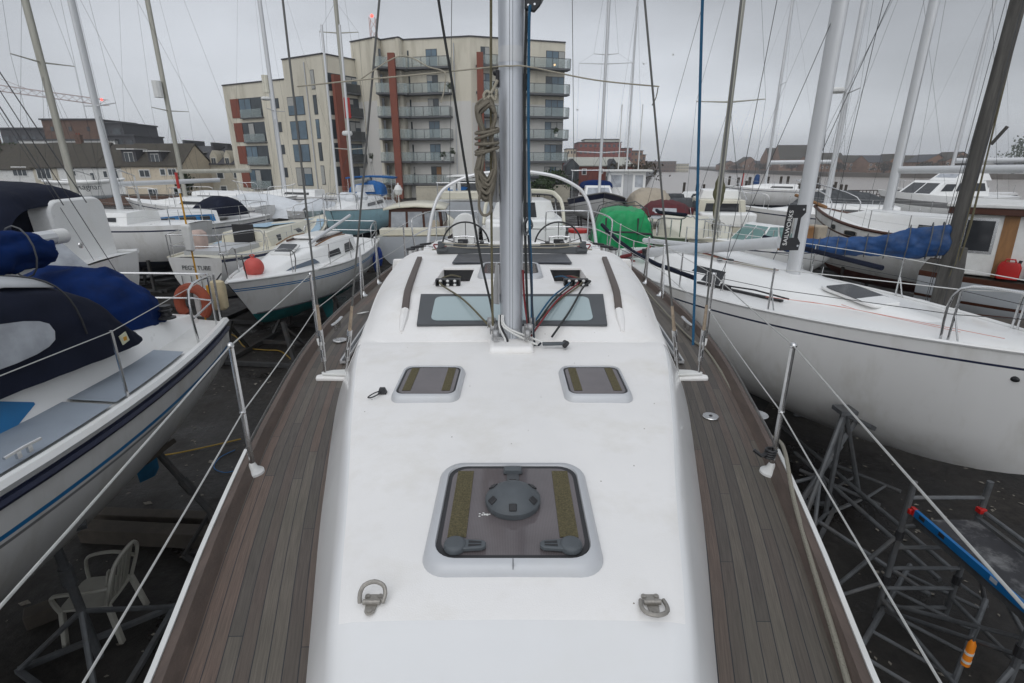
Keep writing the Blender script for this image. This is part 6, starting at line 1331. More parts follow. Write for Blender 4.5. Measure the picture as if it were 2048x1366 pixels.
mb = MB(); mb.loft(rings); so_ = mb.build('sail_cover', BLUETARP, S.t, smooth=70, sub=2); wrinkle(so_, .02)
for k in range(9):
    t = .06+.1*k; i = int(t*18); mb = MB(); mb.tube([p + (p - sum(rings[i], V((0,0,0)))/14)*.06 for p in rings[i]], .009, 5, closed=True); mb.build('cover_tie', ROPE_GREY, S.t)
mb = MB()
for k in range(5): mb.tube([V((x0-.13+.05*k, .1*(-1)**k, 2.0+.2*k)),V((x0-.05+.03*k,.16*(-1)**k,2.5+.3*k)),V((x0-.02,.05,4.5+.5*k))], .012, 5)
mb.build('halyards', ROPE_OLIVE, S.t)
mb = MB(); mb.lathe([(.10,1.7),(.13,1.8),(.165,2.1),(.15,2.6),(.11,3.0)], V((x0,0,0)), n=10); mb.build('mast_coat', DARKWOOD, S.mo)
mb = MB(); mb.bar(V((x0+.02,-.12,4.6)), V((x0+.14,-.2,4.85)), .03, .04); mb.build('mast_cleat', DARKWOOD, S.mo)
trailer_stands(S, 'cradle under the wooden mast yacht')
# boats known only by their masts at the far left and right
def mast_boat(label, base_px, top_px, y, spread_v=(), r=.075, m=ALUW, hull=True, L=8, zt=14, heading=(1,.15), z0=2.4, **k):
    q = P(*base_px, y=y); d = V((heading[0], heading[1], 0)).normalized(); a = .55
    st = V((q.x, y, 0)) - d*(a*L); bw_ = st + d*L
    b = Boat('sailing_yacht', label, 'sailing yacht', (st.x, st.y), (bw_.x, bw_.y), 2.5, (z0,z0,z0+.3), .7, rake=.8)
    b.hull([HULLW, NAVYAF, STRIPEN], bands=[(.15,.2,2)], wl=1.1); b.deckmesh(GEL); b.cabin(GEL, [(.25,.8,.1,.4),(.55,.75,.15,.38),(.8,.3,.1,.03)], wins=[dict(p=[(.3,.35),(.3,.75),(.5,.75),(.52,.35)], n='window')])
    sp = [(P(base_px[0], v, y=y).z, w) for v, w in spread_v]; b.mast(a, zt, r, m, spread=sp, base=z0+.3, **k); b.stanchions([.05,.3,.5,.7], .55, .014); b.pulpit(.55); trailer_stands(b, ' '.join(('cradle under the '+label).split()[:15])); return b
m1 = mast_boat('white yacht with a thin grey mast at the far left', (150,385), (58,0), 19, [(125,1.1)], .09, OLDALU, zt=14.5, heading=(-1,.1))
m4 = mast_boat('white yacht with a radar dome and cream canister on its mast, behind the tarpaulined boat', (572,395), (517,0), 36, [(222,1.1)], .095, ALUW, zt=21, heading=(-1,.1))
radome(m4, P(540,197,y=36).z, r=.34); x0 = m4.mo.data.vertices[0].co.x; zr = P(540,168,y=36).z; mb = MB(); mb.cyl(V((x0+.2,0,zr-.5)), V((x0+.2,0,zr+.5)), .2, n=10); mb.build('radar_reflector', CREAM, m4.mo)
m3 = mast_boat('white yacht with a weathered mast carrying a white reflector', (372,398), (285,0), 27, [(222,1.1)], .085, OLDALU, zt=18, heading=(-1,.2), boom=(3.8,4.0,.08))
x0 = m3.mo.data.vertices[0].co.x; zr = P(325,180,y=27).z; mb = MB(); mb.cyl(V((x0,.28,zr-.35)), V((x0,.28,zr+.35)), .2, n=10); mb.build('radar_reflector', WHITEP, m3.mo)
mr = mast_boat('white yacht with a dark slim mast and radar dome beyond the racing yacht', (1655,395), (1705,0), 22, [(187,1.1)], .08, ALUW, zt=15.5, heading=(-1,.3)); radome(mr, P(1690,180,y=22).z, r=.3)
mr2 = mast_boat('white yacht with a bare mast behind the ketch at the far right', (1900,350), (1985,0), 40, [], .09, ALUW, zt=17, heading=(-1,.1), boom=(5,4.6,.14))
mr3 = mast_boat('white yacht with a low white boom near the river edge', (1530,372), (1560,0), 46, [(170,1.1)], .08, ALUW, zt=17, heading=(-1,.2), boom=(5,4.5,.13))
DG = Boat('dinghy', 'small white dinghy with dark lettering hoisted above the motor sailer', 'dinghy', (-17.4,20.6), (-14.9,20.9), 1.3, (3.75,3.7,3.8), 3.05, rake=.25, transom=.8, rise=(.15,.3))
DG.hull([HULLW, GREYH], wl=3.2); DG.deckmesh(GREYCAN, dz=-.1, camber=0); DG.rail(GEL,.05)
mesh_text('Ragnar', DG.pt(.62,3.52,-1,.02), (R(90),0,0), .3, DGREY, DG.hullo)
t = thing('davit_frame', 'white davit posts holding the small lettered dinghy', 'davit', (-16,20.9,0)); mb = MB(); mb.tube([(-.8,.9,0),(-.8,.9,3.9),(-.8,.2,4.1),(-.8,0,4.1)], .03, 8); mb.tube([(.9,.9,0),(.9,.9,3.9),(.9,.2,4.1),(.9,0,4.1)], .03, 8); mb.build('posts', WHITEP, t)
# ================================================================== loose things on and round our yacht
def rope(label, pts, r, m, k=6, name='rope', cat='rope', group=None):
    pts = [V(p) for p in pts]; b = min(pts, key=lambda p: p.z)
    mb = MB(); mb.tube([p - b for p in smooth_path(pts, k)], r, 8); o = mb.build(name, m); o.location = b; tag(o, label, cat, group); return o
def pp(lst, y): return [P(u, v, y=(y if len(q) == 0 else q[0])) for u, v, *q in lst]
rope('dark flecked halyard slanting down to the left side of our mast foot', pp([(872,-60),(877,0),(905,170),(930,330),(960,510),(982,610),(988,655)], 3.30), .0075, ROPE_DARK)
rope('olive halyard running straight down beside our mast, left side', pp([(981,-60),(982,0),(982,300),(984,560),(986,668)], 3.27), .0075, ROPE_OLIVE)
rope('black halyard running down close to the right side of our mast', pp([(1054,-60),(1052,60),(1049,200),(1050,440),(1054,600),(1058,660)], 3.36), .0085, ROPE_DARK)
rope('bright blue halyard running down the right side of our mast', pp([(1060,10),(1058,60),(1057,250),(1059,440),(1063,560),(1064,655)], 3.33), .0085, ROPE_BLUE)
rope('grey blue halyard kinked at the right side of our mast foot', pp([(1057,470),(1062,560),(1066,640),(1070,690),(1082,686)], 3.28), .007, ROPE_NAVY)
rope('red halyard at the right side of our mast foot', pp([(1046,540),(1049,600),(1056,650),(1060,664)], 3.36), .007, ROPE_RED)
fo = V((MX+.11,3.33,3.235)); fl = V((MX-.11,3.33,3.235))
def org(x): return V((x, 4.17, rz(.5,4.2)+.03))
rope('tan control line from the mast foot to the left line organiser', [fl, lerp(fl, org(-.59), .5)+V((0,0,.035)), org(-.59), org(-.56)+V((.02,.3,.0)), V((-.48,4.8,rz(.5,4.8)-.05))], .0068, ROPE_OLIVE)
for lab, a, x, m, sag in (('blue control line from the mast foot to the right line organiser', fo, .47, ROPE_BLUE, .012), ('black control line beside the blue one at the right line organiser', fo+V((.015,-.02,0)), .49, ROPE_DARK, .0), ('red control line from the mast foot to the right line organiser', fo+V((.02,-.05,-.01)), .54, ROPE_RED, .01), ('thin olive control line crossing the saloon window on the right', fo+V((0,.02,0)), .57, ROPE_OLIVE, -.015)):
    rope(lab, [a, lerp(a, org(x), .5)+V((0,0,sag+.038)), org(x), org(x)+V((-.02,.35,-.02)), V((x-.06,4.85,rz(.5,4.85)-.06))], .0065, m)
rope('loose black line curving from the right organiser down to the clutter by the mast', [V((.27,3.34,3.20)), V((.42,3.62,3.31)), V((.55,3.95,3.40)), V((.63,4.12,3.41)), V((.615,4.18,3.405)), V((.60,4.5,rz(.5,4.5)-.03))], .0075, ROPE_DARK)
# clutter on deck right of the mast: winch handle like grey lever
q = V((.20,3.22,3.165)); t = thing('winch_handle', 'dark grey winch handle lying on deck right of the mast foot', 'winch handle', q)
mb = MB(); mb.bar((0,0,.025),(.16,.01,.025),.028,.02); mb.build('arm', MGREY, t, bevel=.004); mb = MB(); mb.tube([(.14,-.03,.02),(.16,0,.03),(.15,.05,.02)], .016, 8); mb.build('grip', BLACK, t)
# coil hanging at the mast
rnd = random.Random(11); cen = P(972, 300, y=3.28); t = thing('rope_coil', 'big weathered coil of flecked rope hanging on the left side of our mast', 'rope coil', cen, world=True)
mb = MB()
for k in range(22):
    w = rnd.uniform(.25,.85); off = rnd.uniform(-3,5); top = 198 + rnd.uniform(-6,12); bot = 372 + rnd.uniform(-18,30); dy = rnd.uniform(-.035,.035); L = []
    for (u, v) in ((978+off*.4, top), (962-8*w+off, top+16), (954+off*.8+6*(1-w), 235), (967+off, 275), (962+off*1.5-8*w, 330), (962+off-10*w, bot-22), (972+off, bot), (984+off*.6, bot-20), (990+off*.4, 330), (982+off*.6, 275), (990+off*.3, 235), (986+off*.3, top+14)):
        L.append(P(u, v, y=3.27+dy+rnd.uniform(-.012,.012)))
    mb.tube(smooth_path(L + [L[0]], 4), .0088, 7)
mb.build('loops', ROPE_TAN, t)
mb = MB()
for v, du in ((262,0),(270,1),(287,-1),(299,0),(302,1)):
    c = P(974, v, y=3.27); mb.tube([c + V((.066*math.cos(a), .06*math.sin(a), .010*math.sin(a+du)+.012*math.cos(a))) for a in [2*math.pi*i/14 for i in range(14)]], .009, 7, closed=True)
mb.build('wraps', ROPE_TAN, t)
mb = MB(); mb.tube(smooth_path(pp([(995,160),(985,182),(972,200),(968,190),(976,183),(990,200),(993,178)], 3.25), 5), .009, 7); mb.build('head', ROPE_CREAM, t)
mb = MB(); mb.tube(smooth_path(pp([(962,372),(958,410),(964,428),(974,430),(982,420),(980,395),(982,360)], 3.24), 5), .0085, 7); mb.build('hanging_bight', ROPE_TAN, t)
t = thing('rope_coil', 'small grey rope coil hanging at the right side of our mast', 'rope coil', P(1056,450,y=3.34), world=True); mb = MB()
for k in range(5): mb.tube(smooth_path([P(u+rnd.uniform(-2,2), v, y=3.34+.012*k) for u,v in ((1055,436),(1046+k,450),(1050,470),(1058,462),(1064,452),(1060,440),(1055,436))], 4), .006, 6)
mb.build('loops', ROPE_GREY, t)
# cords tied between the shrouds and round the mast
rope('thin cream cord tied from the left shroud round the front of our mast to the right shroud', pp([(595,173,3.6),(660,166,3.5),(720,160,3.45),(860,147,3.36),(985,134,3.30),(1022,132,3.28),(1060,134,3.30),(1190,160,3.4),(1318,173,3.6)], 3.4), .0042, ROPE_CREAM, name='cord')
rope('second cream cord from the left shroud meeting the dark halyard', pp([(722,158,3.45),(800,112,3.42),(858,134,3.38),(888,144,3.32),(890,170,3.32),(882,206,3.32)], 3.4), .0036, ROPE_CREAM, name='cord')
rope('pale cord end dangling from the left inner shroud', pp([(720,162,3.44),(724,190,3.44),(730,230,3.44),(733,268,3.44)], 3.4), .003, ROPE_CREAM, name='cord')
rope('dark cord end dangling from the right shroud', pp([(1316,175,3.6),(1312,195,3.6),(1304,211,3.6)], 3.6), .003, ROPE_OLIVE, name='cord')
rope('blue halyard lashed down at the right chainplate', pp([(1408,-60,3.6),(1405,0,3.58),(1399,220,3.55),(1392,500,3.5),(1387,655,3.48),(1386,690,3.47)], 3.5), .0092, ROPE_BLUE)
rope('dirty grey mooring line lying along the right side deck', [P(u,v,z=ZD(5)+.03) for u,v in ((1262,545),(1300,590),(1345,640),(1385,680),(1412,700),(1440,740),(1468,790),(1500,840),(1532,868),(1556,880))] + [P(1570,905,z=2.98), P(1588,1000,z=2.93), P(1625,1130,z=2.92), P(1665,1260,z=2.92), P(1700,1380,z=2.92), P(1735,1500,z=2.92)], .0095, rope_mat('rope_dirty', (.22,.205,.165), (.13,.12,.09), 120, .25))
b = st_pos(1,2.22); t = thing('lashing', 'black lashing holding the mooring line to the right stanchion', 'lashing', b+V((0,0,.11)))
mb = MB()
for k in range(4): mb.tube([V((.024*math.cos(a)-.02+.002*k, .022*math.sin(a), -.016+.012*k)) for a in [2*math.pi*i/10 for i in range(10)]], .006, 6, closed=True)
mb.tube([(-.02,0,0),(-.07,-.02,.0),(-.10,.0,.02)], .01, 6); mb.build('turns', BLACK, t)
# small leaf like scrap on the left deck
q = P(725,626,z=ZD(5)+.02); mb = MB(); mb.prism([V((x,y,0)) for x,y in ((-.05,-.03),(.0,-.02),(.06,.05),(.0,.03))], (0,0,.004)); o = mb.build('paper_scrap', WHITEP); o.location = q; tag(o, 'pale scrap of paper on the left side deck by the track', 'scrap')
# ------------------------------------------------------------------ yard clutter
t = thing('plastic_chair', 'dirty white plastic garden chair standing in the yard at lower left', 'chair', (-3.98,3.95,0), R(188)); mb = MB()
mb.loft([[V((x*w*.44, y*w*.42, z)) for x,y in rrect(1,1,.15,3)] for w,z in ((.96,.40),(1,.415),(.98,.43))]); mb.build('seat', CHAIRP, t)
for x,y in ((.19,.19),(.19,-.19),(-.2,.19),(-.2,-.19)):
    mb = MB(); mb.bar(V((x*1.25,y*1.18,0)), V((x,y,.42)), .05, .04, (1,0,0)); mb.build('leg', CHAIRP, t, bevel=.006)
bk = MB()
for k in range(7):
    a = (k-3)/3; y0 = a*.17; bk.bar(V((-.20+.03*a*a,y0,.42)), V((-.34+.05*a*a,y0*1.12,.86-.05*a*a)), .036, .014, (1,0,0))
bk.tube(smooth_path([V((-.2,-.21,.42)),V((-.30,-.23,.70)),V((-.335,-.16,.84)),V((-.35,0,.88)),V((-.335,.16,.84)),V((-.30,.23,.70)),V((-.2,.21,.42))],4), .018, 6); bk.build('backrest', CHAIRP, t)
for sg in (1,-1): mb = MB(); mb.tube(smooth_path([V((-.27,sg*.22,.64)),V((-.05,sg*.27,.66)),V((.16,sg*.26,.64)),V((.2,sg*.24,.56)),V((.19,sg*.21,.42))],4), .024, 6, flat=.6); mb.build('armrest', CHAIRP, t)
rope('yellow hose on the ground behind the left yacht', [P(u,v,z=.03) for u,v in ((262,925),(300,915),(360,905),(430,890),(482,878))], .013, YHOSE, name='hose', cat='hose')
rope('yellow cable trailing on the ground by the dark cradle', [P(u,v,z=.03) for u,v in ((438,662),(470,672),(490,694),(530,700),(560,702),(582,718))], .013, YHOSE, name='hose', cat='hose')
rope('thin blue line looped on the ground', [P(u,v,z=.02) for u,v in ((470,900),(440,915),(428,935),(450,945),(480,938))], .006, BLUEP, name='cord')
for lab, a, b_, s in (('long dark timber baulk lying under the left yacht, nearest the deck', (430,1075),(170,1062),.2), ('dark timber baulk on the ground beside the longest one, farther off', (420,1040),(150,1030),.16), ('short timber block below the flat bar stand', (50,1240),(115,1215),.16)):
    p0, p1 = P(*a,z=s/2), P(*b_,z=s/2); mb = MB(); mb.bar(p0-p0, p1-p0, s, s); o = mb.build('timber_baulk', TIMBER, bevel=.01); o.location = p0; tag(o, lab, 'timber', 'timber baulks in the yard')
# scaffold tower
t = thing('scaffold_tower', 'grey aluminium scaffold tower with ladder frames beside our right side', 'scaffold tower', (3.6,3.4,0), world=True)
XA, XB, YA, YB = 3.60, 4.28, 4.0, 2.78
for nm_, y, zt_ in (('far', YA, 1.62), ('near', YB, 1.75)):
    mb = MB()
    for x in (XA, XB): mb.tube([(x,y,.05),(x,y,zt_)], .026, 10)
    fr = mb.build('ladder_frame', GALV, t)
    for z in (.18,.42,.66,.90,1.14,1.45): mb = MB(); mb.tube([(XA,y,z),(XB,y,z)], .019, 8); mb.build('rung', GALV, fr)
for a, b_ in (((XA,YA,.3),(XA,YB,.3)),((XB,YA,.3),(XB,YB,.3)),((XA,YA,.25),(XB,YB,.95)),((XA,YA,.18),(XA,YB,1.0)),((XB,YB,.25),(XB,YA,1.0)),((XB,YA,1.32),(XB,YB,1.32))):
    mb = MB(); mb.tube([a,b_], .02, 8); mb.build('brace', GALV, t)
for x, y in ((XA,YA),(XB,YA),(XA,YB),(XB,YB)):
    sx = -1 if x == XA else 1; mb = MB(); mb.tube([(x,y,1.05 if y == YA else .9),(x+sx*.55,y+.15*(1 if y == YA else -1),.04)], .02, 8); mb.tube([(x,y,.5),(x+sx*.5,y+.13*(1 if y == YA else -1),.12)], .018, 8); mb.build('outrigger', GALV, t)
    for z_ in (1.0,.48): mb = MB(); mb.tube([(x,y,z_),(x,y,z_+.09)], .036, 10); mb.build('clamp', BLACK, t)
mb = MB(); mb.box(((XA+XB)/2+.04,(YA+YB)/2,1.22), (.56,1.16,.03)); pl_ = mb.build('platform', mat('black_ply', (.025,.025,.028), .7, var=.3, vscale=5, dirt=(.3,.3,.3), dirt_amt=.5, dscale=7), t)
mb = MB(); mb.box((XA+.09,(YA+YB)/2,1.235), (.05,1.18,.07)); mb.box((XB-.03,(YA+YB)/2,1.235), (.04,1.18,.06)); mb.build('platform_edge', GALV, pl_)
for x in (XA+.02, XB-.02): mb = MB(); mb.box((x,YA-.02,1.33), (.06,.06,.05)); mb.build('red_catch', DKRED, t, bevel=.006)
t = thing('spirit_level', 'blue spirit level lying along the scaffold tower', 'spirit level', (3.63,3.42,1.30)); mb = MB(); mb.box((0,0,.035), (.03,1.12,.07)); bd = mb.build('body', BLUEP, t, bevel=.004)
for y in (.42,.2,-.3): mb = MB(); mb.box((0,y,.045), (.034,.06,.035)); mb.build('vial_window', BLACK if y > .3 or y > 0 else CLEAR, bd)
mb = MB(); mb.box((0,.535,.035), (.034,.05,.074)); mb.build('end_cap', DKRED, bd, bevel=.004)
q = P(1940,1300,z=.75); t = thing('orange_lamp', 'orange tube with white bands hanging low in the scaffold tower', 'work lamp', q, R(20)); t.scale = (.6,.6,.75); mb = MB(); mb.tube([(0,0,.12),(0,0,.08),(.01,0,-.2)], [.025,.045,.05], 12); bd = mb.build('body', ORANGEP, t)
mb = MB(); mb.tube([(.004,0,-.02),(.006,0,-.05)], .0505, 12); mb.tube([(.008,0,-.13),(.009,0,-.16)], .052, 12); mb.build('white_band', WHITEP, bd)
mb = MB(); mb.tube([(0,0,.1),(.02,0,.3)], .012, 6); mb.build('stem', DGREY, bd)
# long tubes and a plank lying in the yard to the right
for i, (a, b_, lab) in enumerate((((1560,850),(1905,1140),'long galvanised scaffold tube on the ground, upper of the bundle'), ((1590,905),(1880,1160),'long galvanised scaffold tube on the ground, middle of the bundle'), ((1640,1045),(1860,1190),'shorter galvanised scaffold tube on the ground nearest our deck'))):
    p0, p1 = P(*a,z=.25), P(*b_,z=.25); mb = MB(); mb.tube([p0-p0,p1-p0], .026, 8); o = mb.build('scaffold_tube', GALV); o.location = p0; tag(o, lab, 'scaffold tube', 'scaffold tubes in the yard')
# spare ladder frames lying about
def spare(label, a, b_, w, loc_z=.12):
    p0, p1 = P(*a, z=loc_z), P(*b_, z=loc_z+.05); d = (p1-p0); s = V((-d.y,d.x,0)).normalized()*w; t = thing('ladder_frame', label, 'scaffold frame', p0, group='spare scaffold frames', world=True)
    for q in (V((0,0,0)), s): mb = MB(); mb.tube([p0+q, p1+q], .025, 8); mb.build('rail', GALV, t)
    n = max(3, int(d.length/.3))
    for k in range(n): mb = MB(); c = lerp(p0,p1,(k+.5)/n); mb.tube([c, c+s], .018, 7); mb.build('rung', GALV, t)
spare('spare ladder frame lying flat, nearest the scaffold tower foot', (1700,1330), (1820,1130), -.62, .2)
spare('spare ladder frame lying flat under the racing yacht, beyond the tower', (1600,940), (1760,1010), .55, .15)
# trestle
t = thing('trestle', 'galvanised tripod trestle standing among the scaffold tubes', 'trestle', P(1640,1010,z=0), world=True); mb = MB(); top_ = P(1690,820,z=1.5)
for u,v in ((1590,1085),(1650,1030),(1720,1000)): mb.tube([P(u,v,z=0),top_], .03, 7)
mb.tube([P(1590,1085,z=0.05),P(1650,1030,z=0.05),P(1720,1000,z=.05)], .025, 6); mb.build('legs', GALV, t); mb = MB(); mb.box(top_, (.2,.2,.05)); mb.build('plate', GALV, t)
# chips and litter on the ground: nobody could count them
rnd = random.Random(21); mb = MB()
for k in range(1500):
    x = rnd.choice([rnd.uniform(-8,-1.9), rnd.uniform(2,8)]); y = rnd.uniform(2,16); s = rnd.uniform(.008,.04)*(1 if rnd.random() < .93 else 2.2); a = rnd.uniform(0,6.3)
    c, q = math.cos(a)*s, math.sin(a)*s; mb.add([(x+c,y+q,.006),(x-q*.6,y+c*.6,.012),(x-c,y-q,.006),(x+q*.6,y-c*.6,.010)], [(0,1,2,3)])
o = mb.build('yard_debris', mat('pale_chips', (.16,.145,.12), .85, var=.5, vscale=60), smooth=0); o['kind'] = 'stuff'; o['label'] = 'scattered chips and litter on the wet yard ground'; o['category'] = 'litter'

# ================================================================== buildings
HK = math.cos(PITCH)
def ux(u, y): return (u-1024)/FPX*y*HK     # x of a vertical seen at column u at eye height
def zv(v, y):
    d = ray(1024, v); return CAMZ + y*d.z/d.y
WALLC = mat('render_cream', (.62,.58,.48), .85, var=.10, vscale=.12, dirt=(.30,.27,.19), dirt_amt=.55, dscale=.35, stretch=(2.2,2.2,.35))
WALLW = mat('render_pale', (.60,.585,.55), .85, var=.06, vscale=.12, dirt=(.42,.40,.34), dirt_amt=.4, dscale=.3, stretch=(2,2,.35))
TERRA = mat('terracotta_panel', (.20,.058,.035), .7, var=.1, vscale=1)
WGLASS = mat('window_glass_blue', (.10,.15,.19), .08, spec=.6, var=.3, vscale=.6)
WDARK = mat('window_glass_dark', (.045,.055,.062), .1, spec=.6, var=.3, vscale=.6)
BGLASS = mat('balustrade_glass', (.36,.42,.41), .1, spec=.5, var=.08, vscale=.5, alpha=.38)
WFRAME = mat('window_frame_grey', (.05,.055,.06), .5)
SLATE = mat('slate_roof', (.055,.055,.062), .7, var=.2, vscale=2, dirt=(.08,.075,.05), dirt_amt=.4)
ROOFD = mat('dark_tile_roof', (.05,.042,.032), .85, var=.25, vscale=2, dirt=(.06,.07,.03), dirt_amt=.5)
RENDW = mat('render_white', (.66,.66,.64), .85, var=.08, vscale=.3, dirt=(.28,.27,.24), dirt_amt=.4)
RENDT = mat('render_tan', (.60,.52,.40), .85, var=.08, vscale=.3, dirt=(.24,.2,.15), dirt_amt=.4)
RENDG = mat('render_stone', (.50,.46,.37), .85, var=.1, vscale=.4, dirt=(.2,.18,.13), dirt_amt=.4)
BRICKB = mat('brown_brick', (.125,.075,.055), .85, var=.2, vscale=1.2)
BRICKR = mat('red_brick', (.20,.06,.045), .85, var=.2, vscale=1)
BRICKT = mat('tan_brick', (.22,.125,.08), .85, var=.2, vscale=.3)
SLABM = mat('balcony_slab', (.10,.105,.11), .7, var=.15, vscale=1)
PALER = mat('pale_roof', (.42,.42,.37), .7, var=.08, vscale=.3)
KY = 1.15
FL = [(470,71),(590,65.9),(668,62.5),(735,66.5),(722,66.3),(769,64),(778,65.3),(812,64),(820,65.2),(946,63.5),(1124,66.6)]
FL = [(u, y*KY) for u, y in FL]
bl = thing('apartment_building', 'tall cream apartment block with terracotta posts and rows of glass balconies', 'apartment block', (ux(800,70*KY), 70*KY, 0), world=True)
zlow = zv(172, 71*KY); zmid = zv(108, 62.5*KY); ztall = zv(75.5, 64*KY); ZB = -1.0
def seg(i, j): return (FL[i], FL[j])
def sp(sg, u, z, out=0):
    (u0,y0),(u1,y1) = sg; a, b = V((ux(u0,y0),y0,0)), V((ux(u1,y1),y1,0)); k = (u-1024)/FPX*HK; d = b - a
    s = (k*a.y - a.x)/(d.x - k*d.y); p = a + d*s; n = V((d.y,-d.x,0)).normalized()
    if n.y > 0: n = -n
    return p + n*out + V((0,0,z))
def wallseg(i, j, zt_, m=WALLC, nm='wall', th=.35, z0=ZB):
    sg = seg(i,j); mb = MB(); a, b = sp(sg, FL[i][0], z0), sp(sg, FL[j][0], z0); n = sp(sg, FL[i][0], z0, 1) - a
    mb.prism([a, b, V((b.x,b.y,zt_)), V((a.x,a.y,zt_))], -n*th); w = mb.build(nm, m, bl)
    mb = MB(); mb.prism([V((a.x,a.y,zt_))+n*.12, V((b.x,b.y,zt_))+n*.12, V((b.x,b.y,zt_))-n*th, V((a.x,a.y,zt_))-n*th], (0,0,.14)); mb.build('coping', SLATE, w); return w
def panel(sg, u0, u1, z0, z1, m, nm, out=.04, th=.06, par=None):
    mb = MB(); n = sp(sg,u0,0,1)-sp(sg,u0,0,0); mb.prism([sp(sg,u0,z0,out-th), sp(sg,u1,z0,out-th), sp(sg,u1,z1,out-th), sp(sg,u0,z1,out-th)], n*th); return mb.build(nm, m, par or bl)
WCURT = mat('curtain', (.36,.36,.34), .5, var=.1); WR = random.Random(3)
def win(sg, u0, u1, z0, z1, m=WDARK, bars=1, out=.05):
    f = panel(sg, u0, u1, z0, z1, WFRAME, 'window', out-.01, .1); w_ = (u1-u0)
    for k in range(bars):
        a = u0 + w_*(k+.06)/bars; b = u0 + w_*(k+.94)/bars
        panel(sg, a, b, z0+.08, z1-.08, m if WR.random() < .62 else WR.choice((WDARK, WGLASS, WCURT)), 'pane', out+.012, .012, f)
        if WR.random() < .3: panel(sg, a, b, lerp(z0,z1,WR.uniform(.45,.8)), z1-.09, WCURT, 'blind', out+.02, .01, f)
wallseg(0,1,zlow); wallseg(1,2,zmid); wallseg(2,3,zmid); wallseg(4,5,ztall, WALLC); wallseg(5,6,ztall); wallseg(6,7,ztall); wallseg(7,8,ztall); wallseg(8,9,ztall); wallseg(9,10,ztall)
# paler lower faces of the tall block
for i,j in ((4,5),(8,9),(9,10)):
    panel(seg(i,j), FL[i][0]+.5, FL[j][0]-.5, ZB+.2, zv(205, FL[i][1]), WALLW, 'pale_lower_wall', .03, .05)
# body behind: closes the volume
def body(pts, zt_, nm):
    mb = MB(); mb.prism([V((x,y,ZB)) for x,y in pts], (0,0,zt_-ZB)); mb.build(nm, WALLC, bl)
e = lambda i, d=.4: (ux(*FL[i]), FL[i][1]+d)
body([e(0),e(1),(e(1)[0]+2,e(1)[1]+14),(e(0)[0]-1.5,e(0)[1]+14)], zlow-.1, 'body'); body([e(1,1),e(2,2.0),e(3,1.5),(e(3)[0],e(3)[1]+14),(e(1)[0]-.5,e(1)[1]+14)], zmid-.1, 'body')
body([e(4,1),e(5,2.2),e(9,2.6),e(10,.8),(e(10)[0]+.5,e(10)[1]+15),(e(4)[0],e(4)[1]+15)], ztall-.1, 'body')
s01, s12, s23, s45, s67, s89, s90 = seg(0,1), seg(1,2), seg(2,3), seg(4,5), seg(6,7), seg(8,9), seg(9,10)
yw = 67*KY
rows_ = [(198,236),(246,284),(292,328),(338,375)]
for a, b_ in rows_:
    z1, z0 = zv(a, 70*KY), zv(b_, 70*KY)
    panel(s01, 481, 541, z0, z1, WDARK, 'dark_recess', .02, .1); panel(s01, 481, 497, z0, z1, TERRA, 'terracotta_panel', .08, .1); win(s01, 498, 520, z0+.15, z1-.1, WGLASS, 2, .07)
    panel(s01, 500, 541, z0-.1, z0+1.0, BGLASS, 'balustrade', .35, .04); panel(s01, 499, 542, z0-.18, z0-.05, SLABM, 'balcony_slab', .4, .4)
    z1, z0 = zv(a-3, 66*KY), zv(b_-4, 66*KY)
    win(s01, 562, 574, lerp(z0,z1,.45), z1, WDARK, 1); win(s12, 591, 623, z0, z1, WGLASS, 2)
    z1, z0 = zv(a-7, 64*KY), zv(b_-6, 64*KY); win(s12, 641, 648, z0, z1, WDARK, 1)
z1, z0 = zv(141, 64*KY), zv(180, 64*KY); win(s12, 641, 648, z0, z1, WDARK, 1)
for a, b_ in [(150,185)] + [(x-2,y-2) for x,y in ((197,234),(243,281),(289,326),(335,373))]:
    z1, z0 = zv(a, 64.5*KY), zv(b_, 64.5*KY); panel(s23, 672, 733, z0, z1, WDARK, 'dark_recess', .03, .1); win(s23, 696, 728, z0+.2, z1-.1, WDARK, 3, .06)
    panel(s23, 684, 738, z0-.05, z0+1.0, mat('smoked_balustrade', (.07,.075,.075), .2, alpha=.75), 'balustrade', .9, .04); panel(s23, 683, 739, z0-.2, z0, SLABM, 'balcony_slab', .9, .95)
panel(s23, 675, 688, ZB, zv(150,63*KY), TERRA, 'terracotta_post', 1.0, .5)
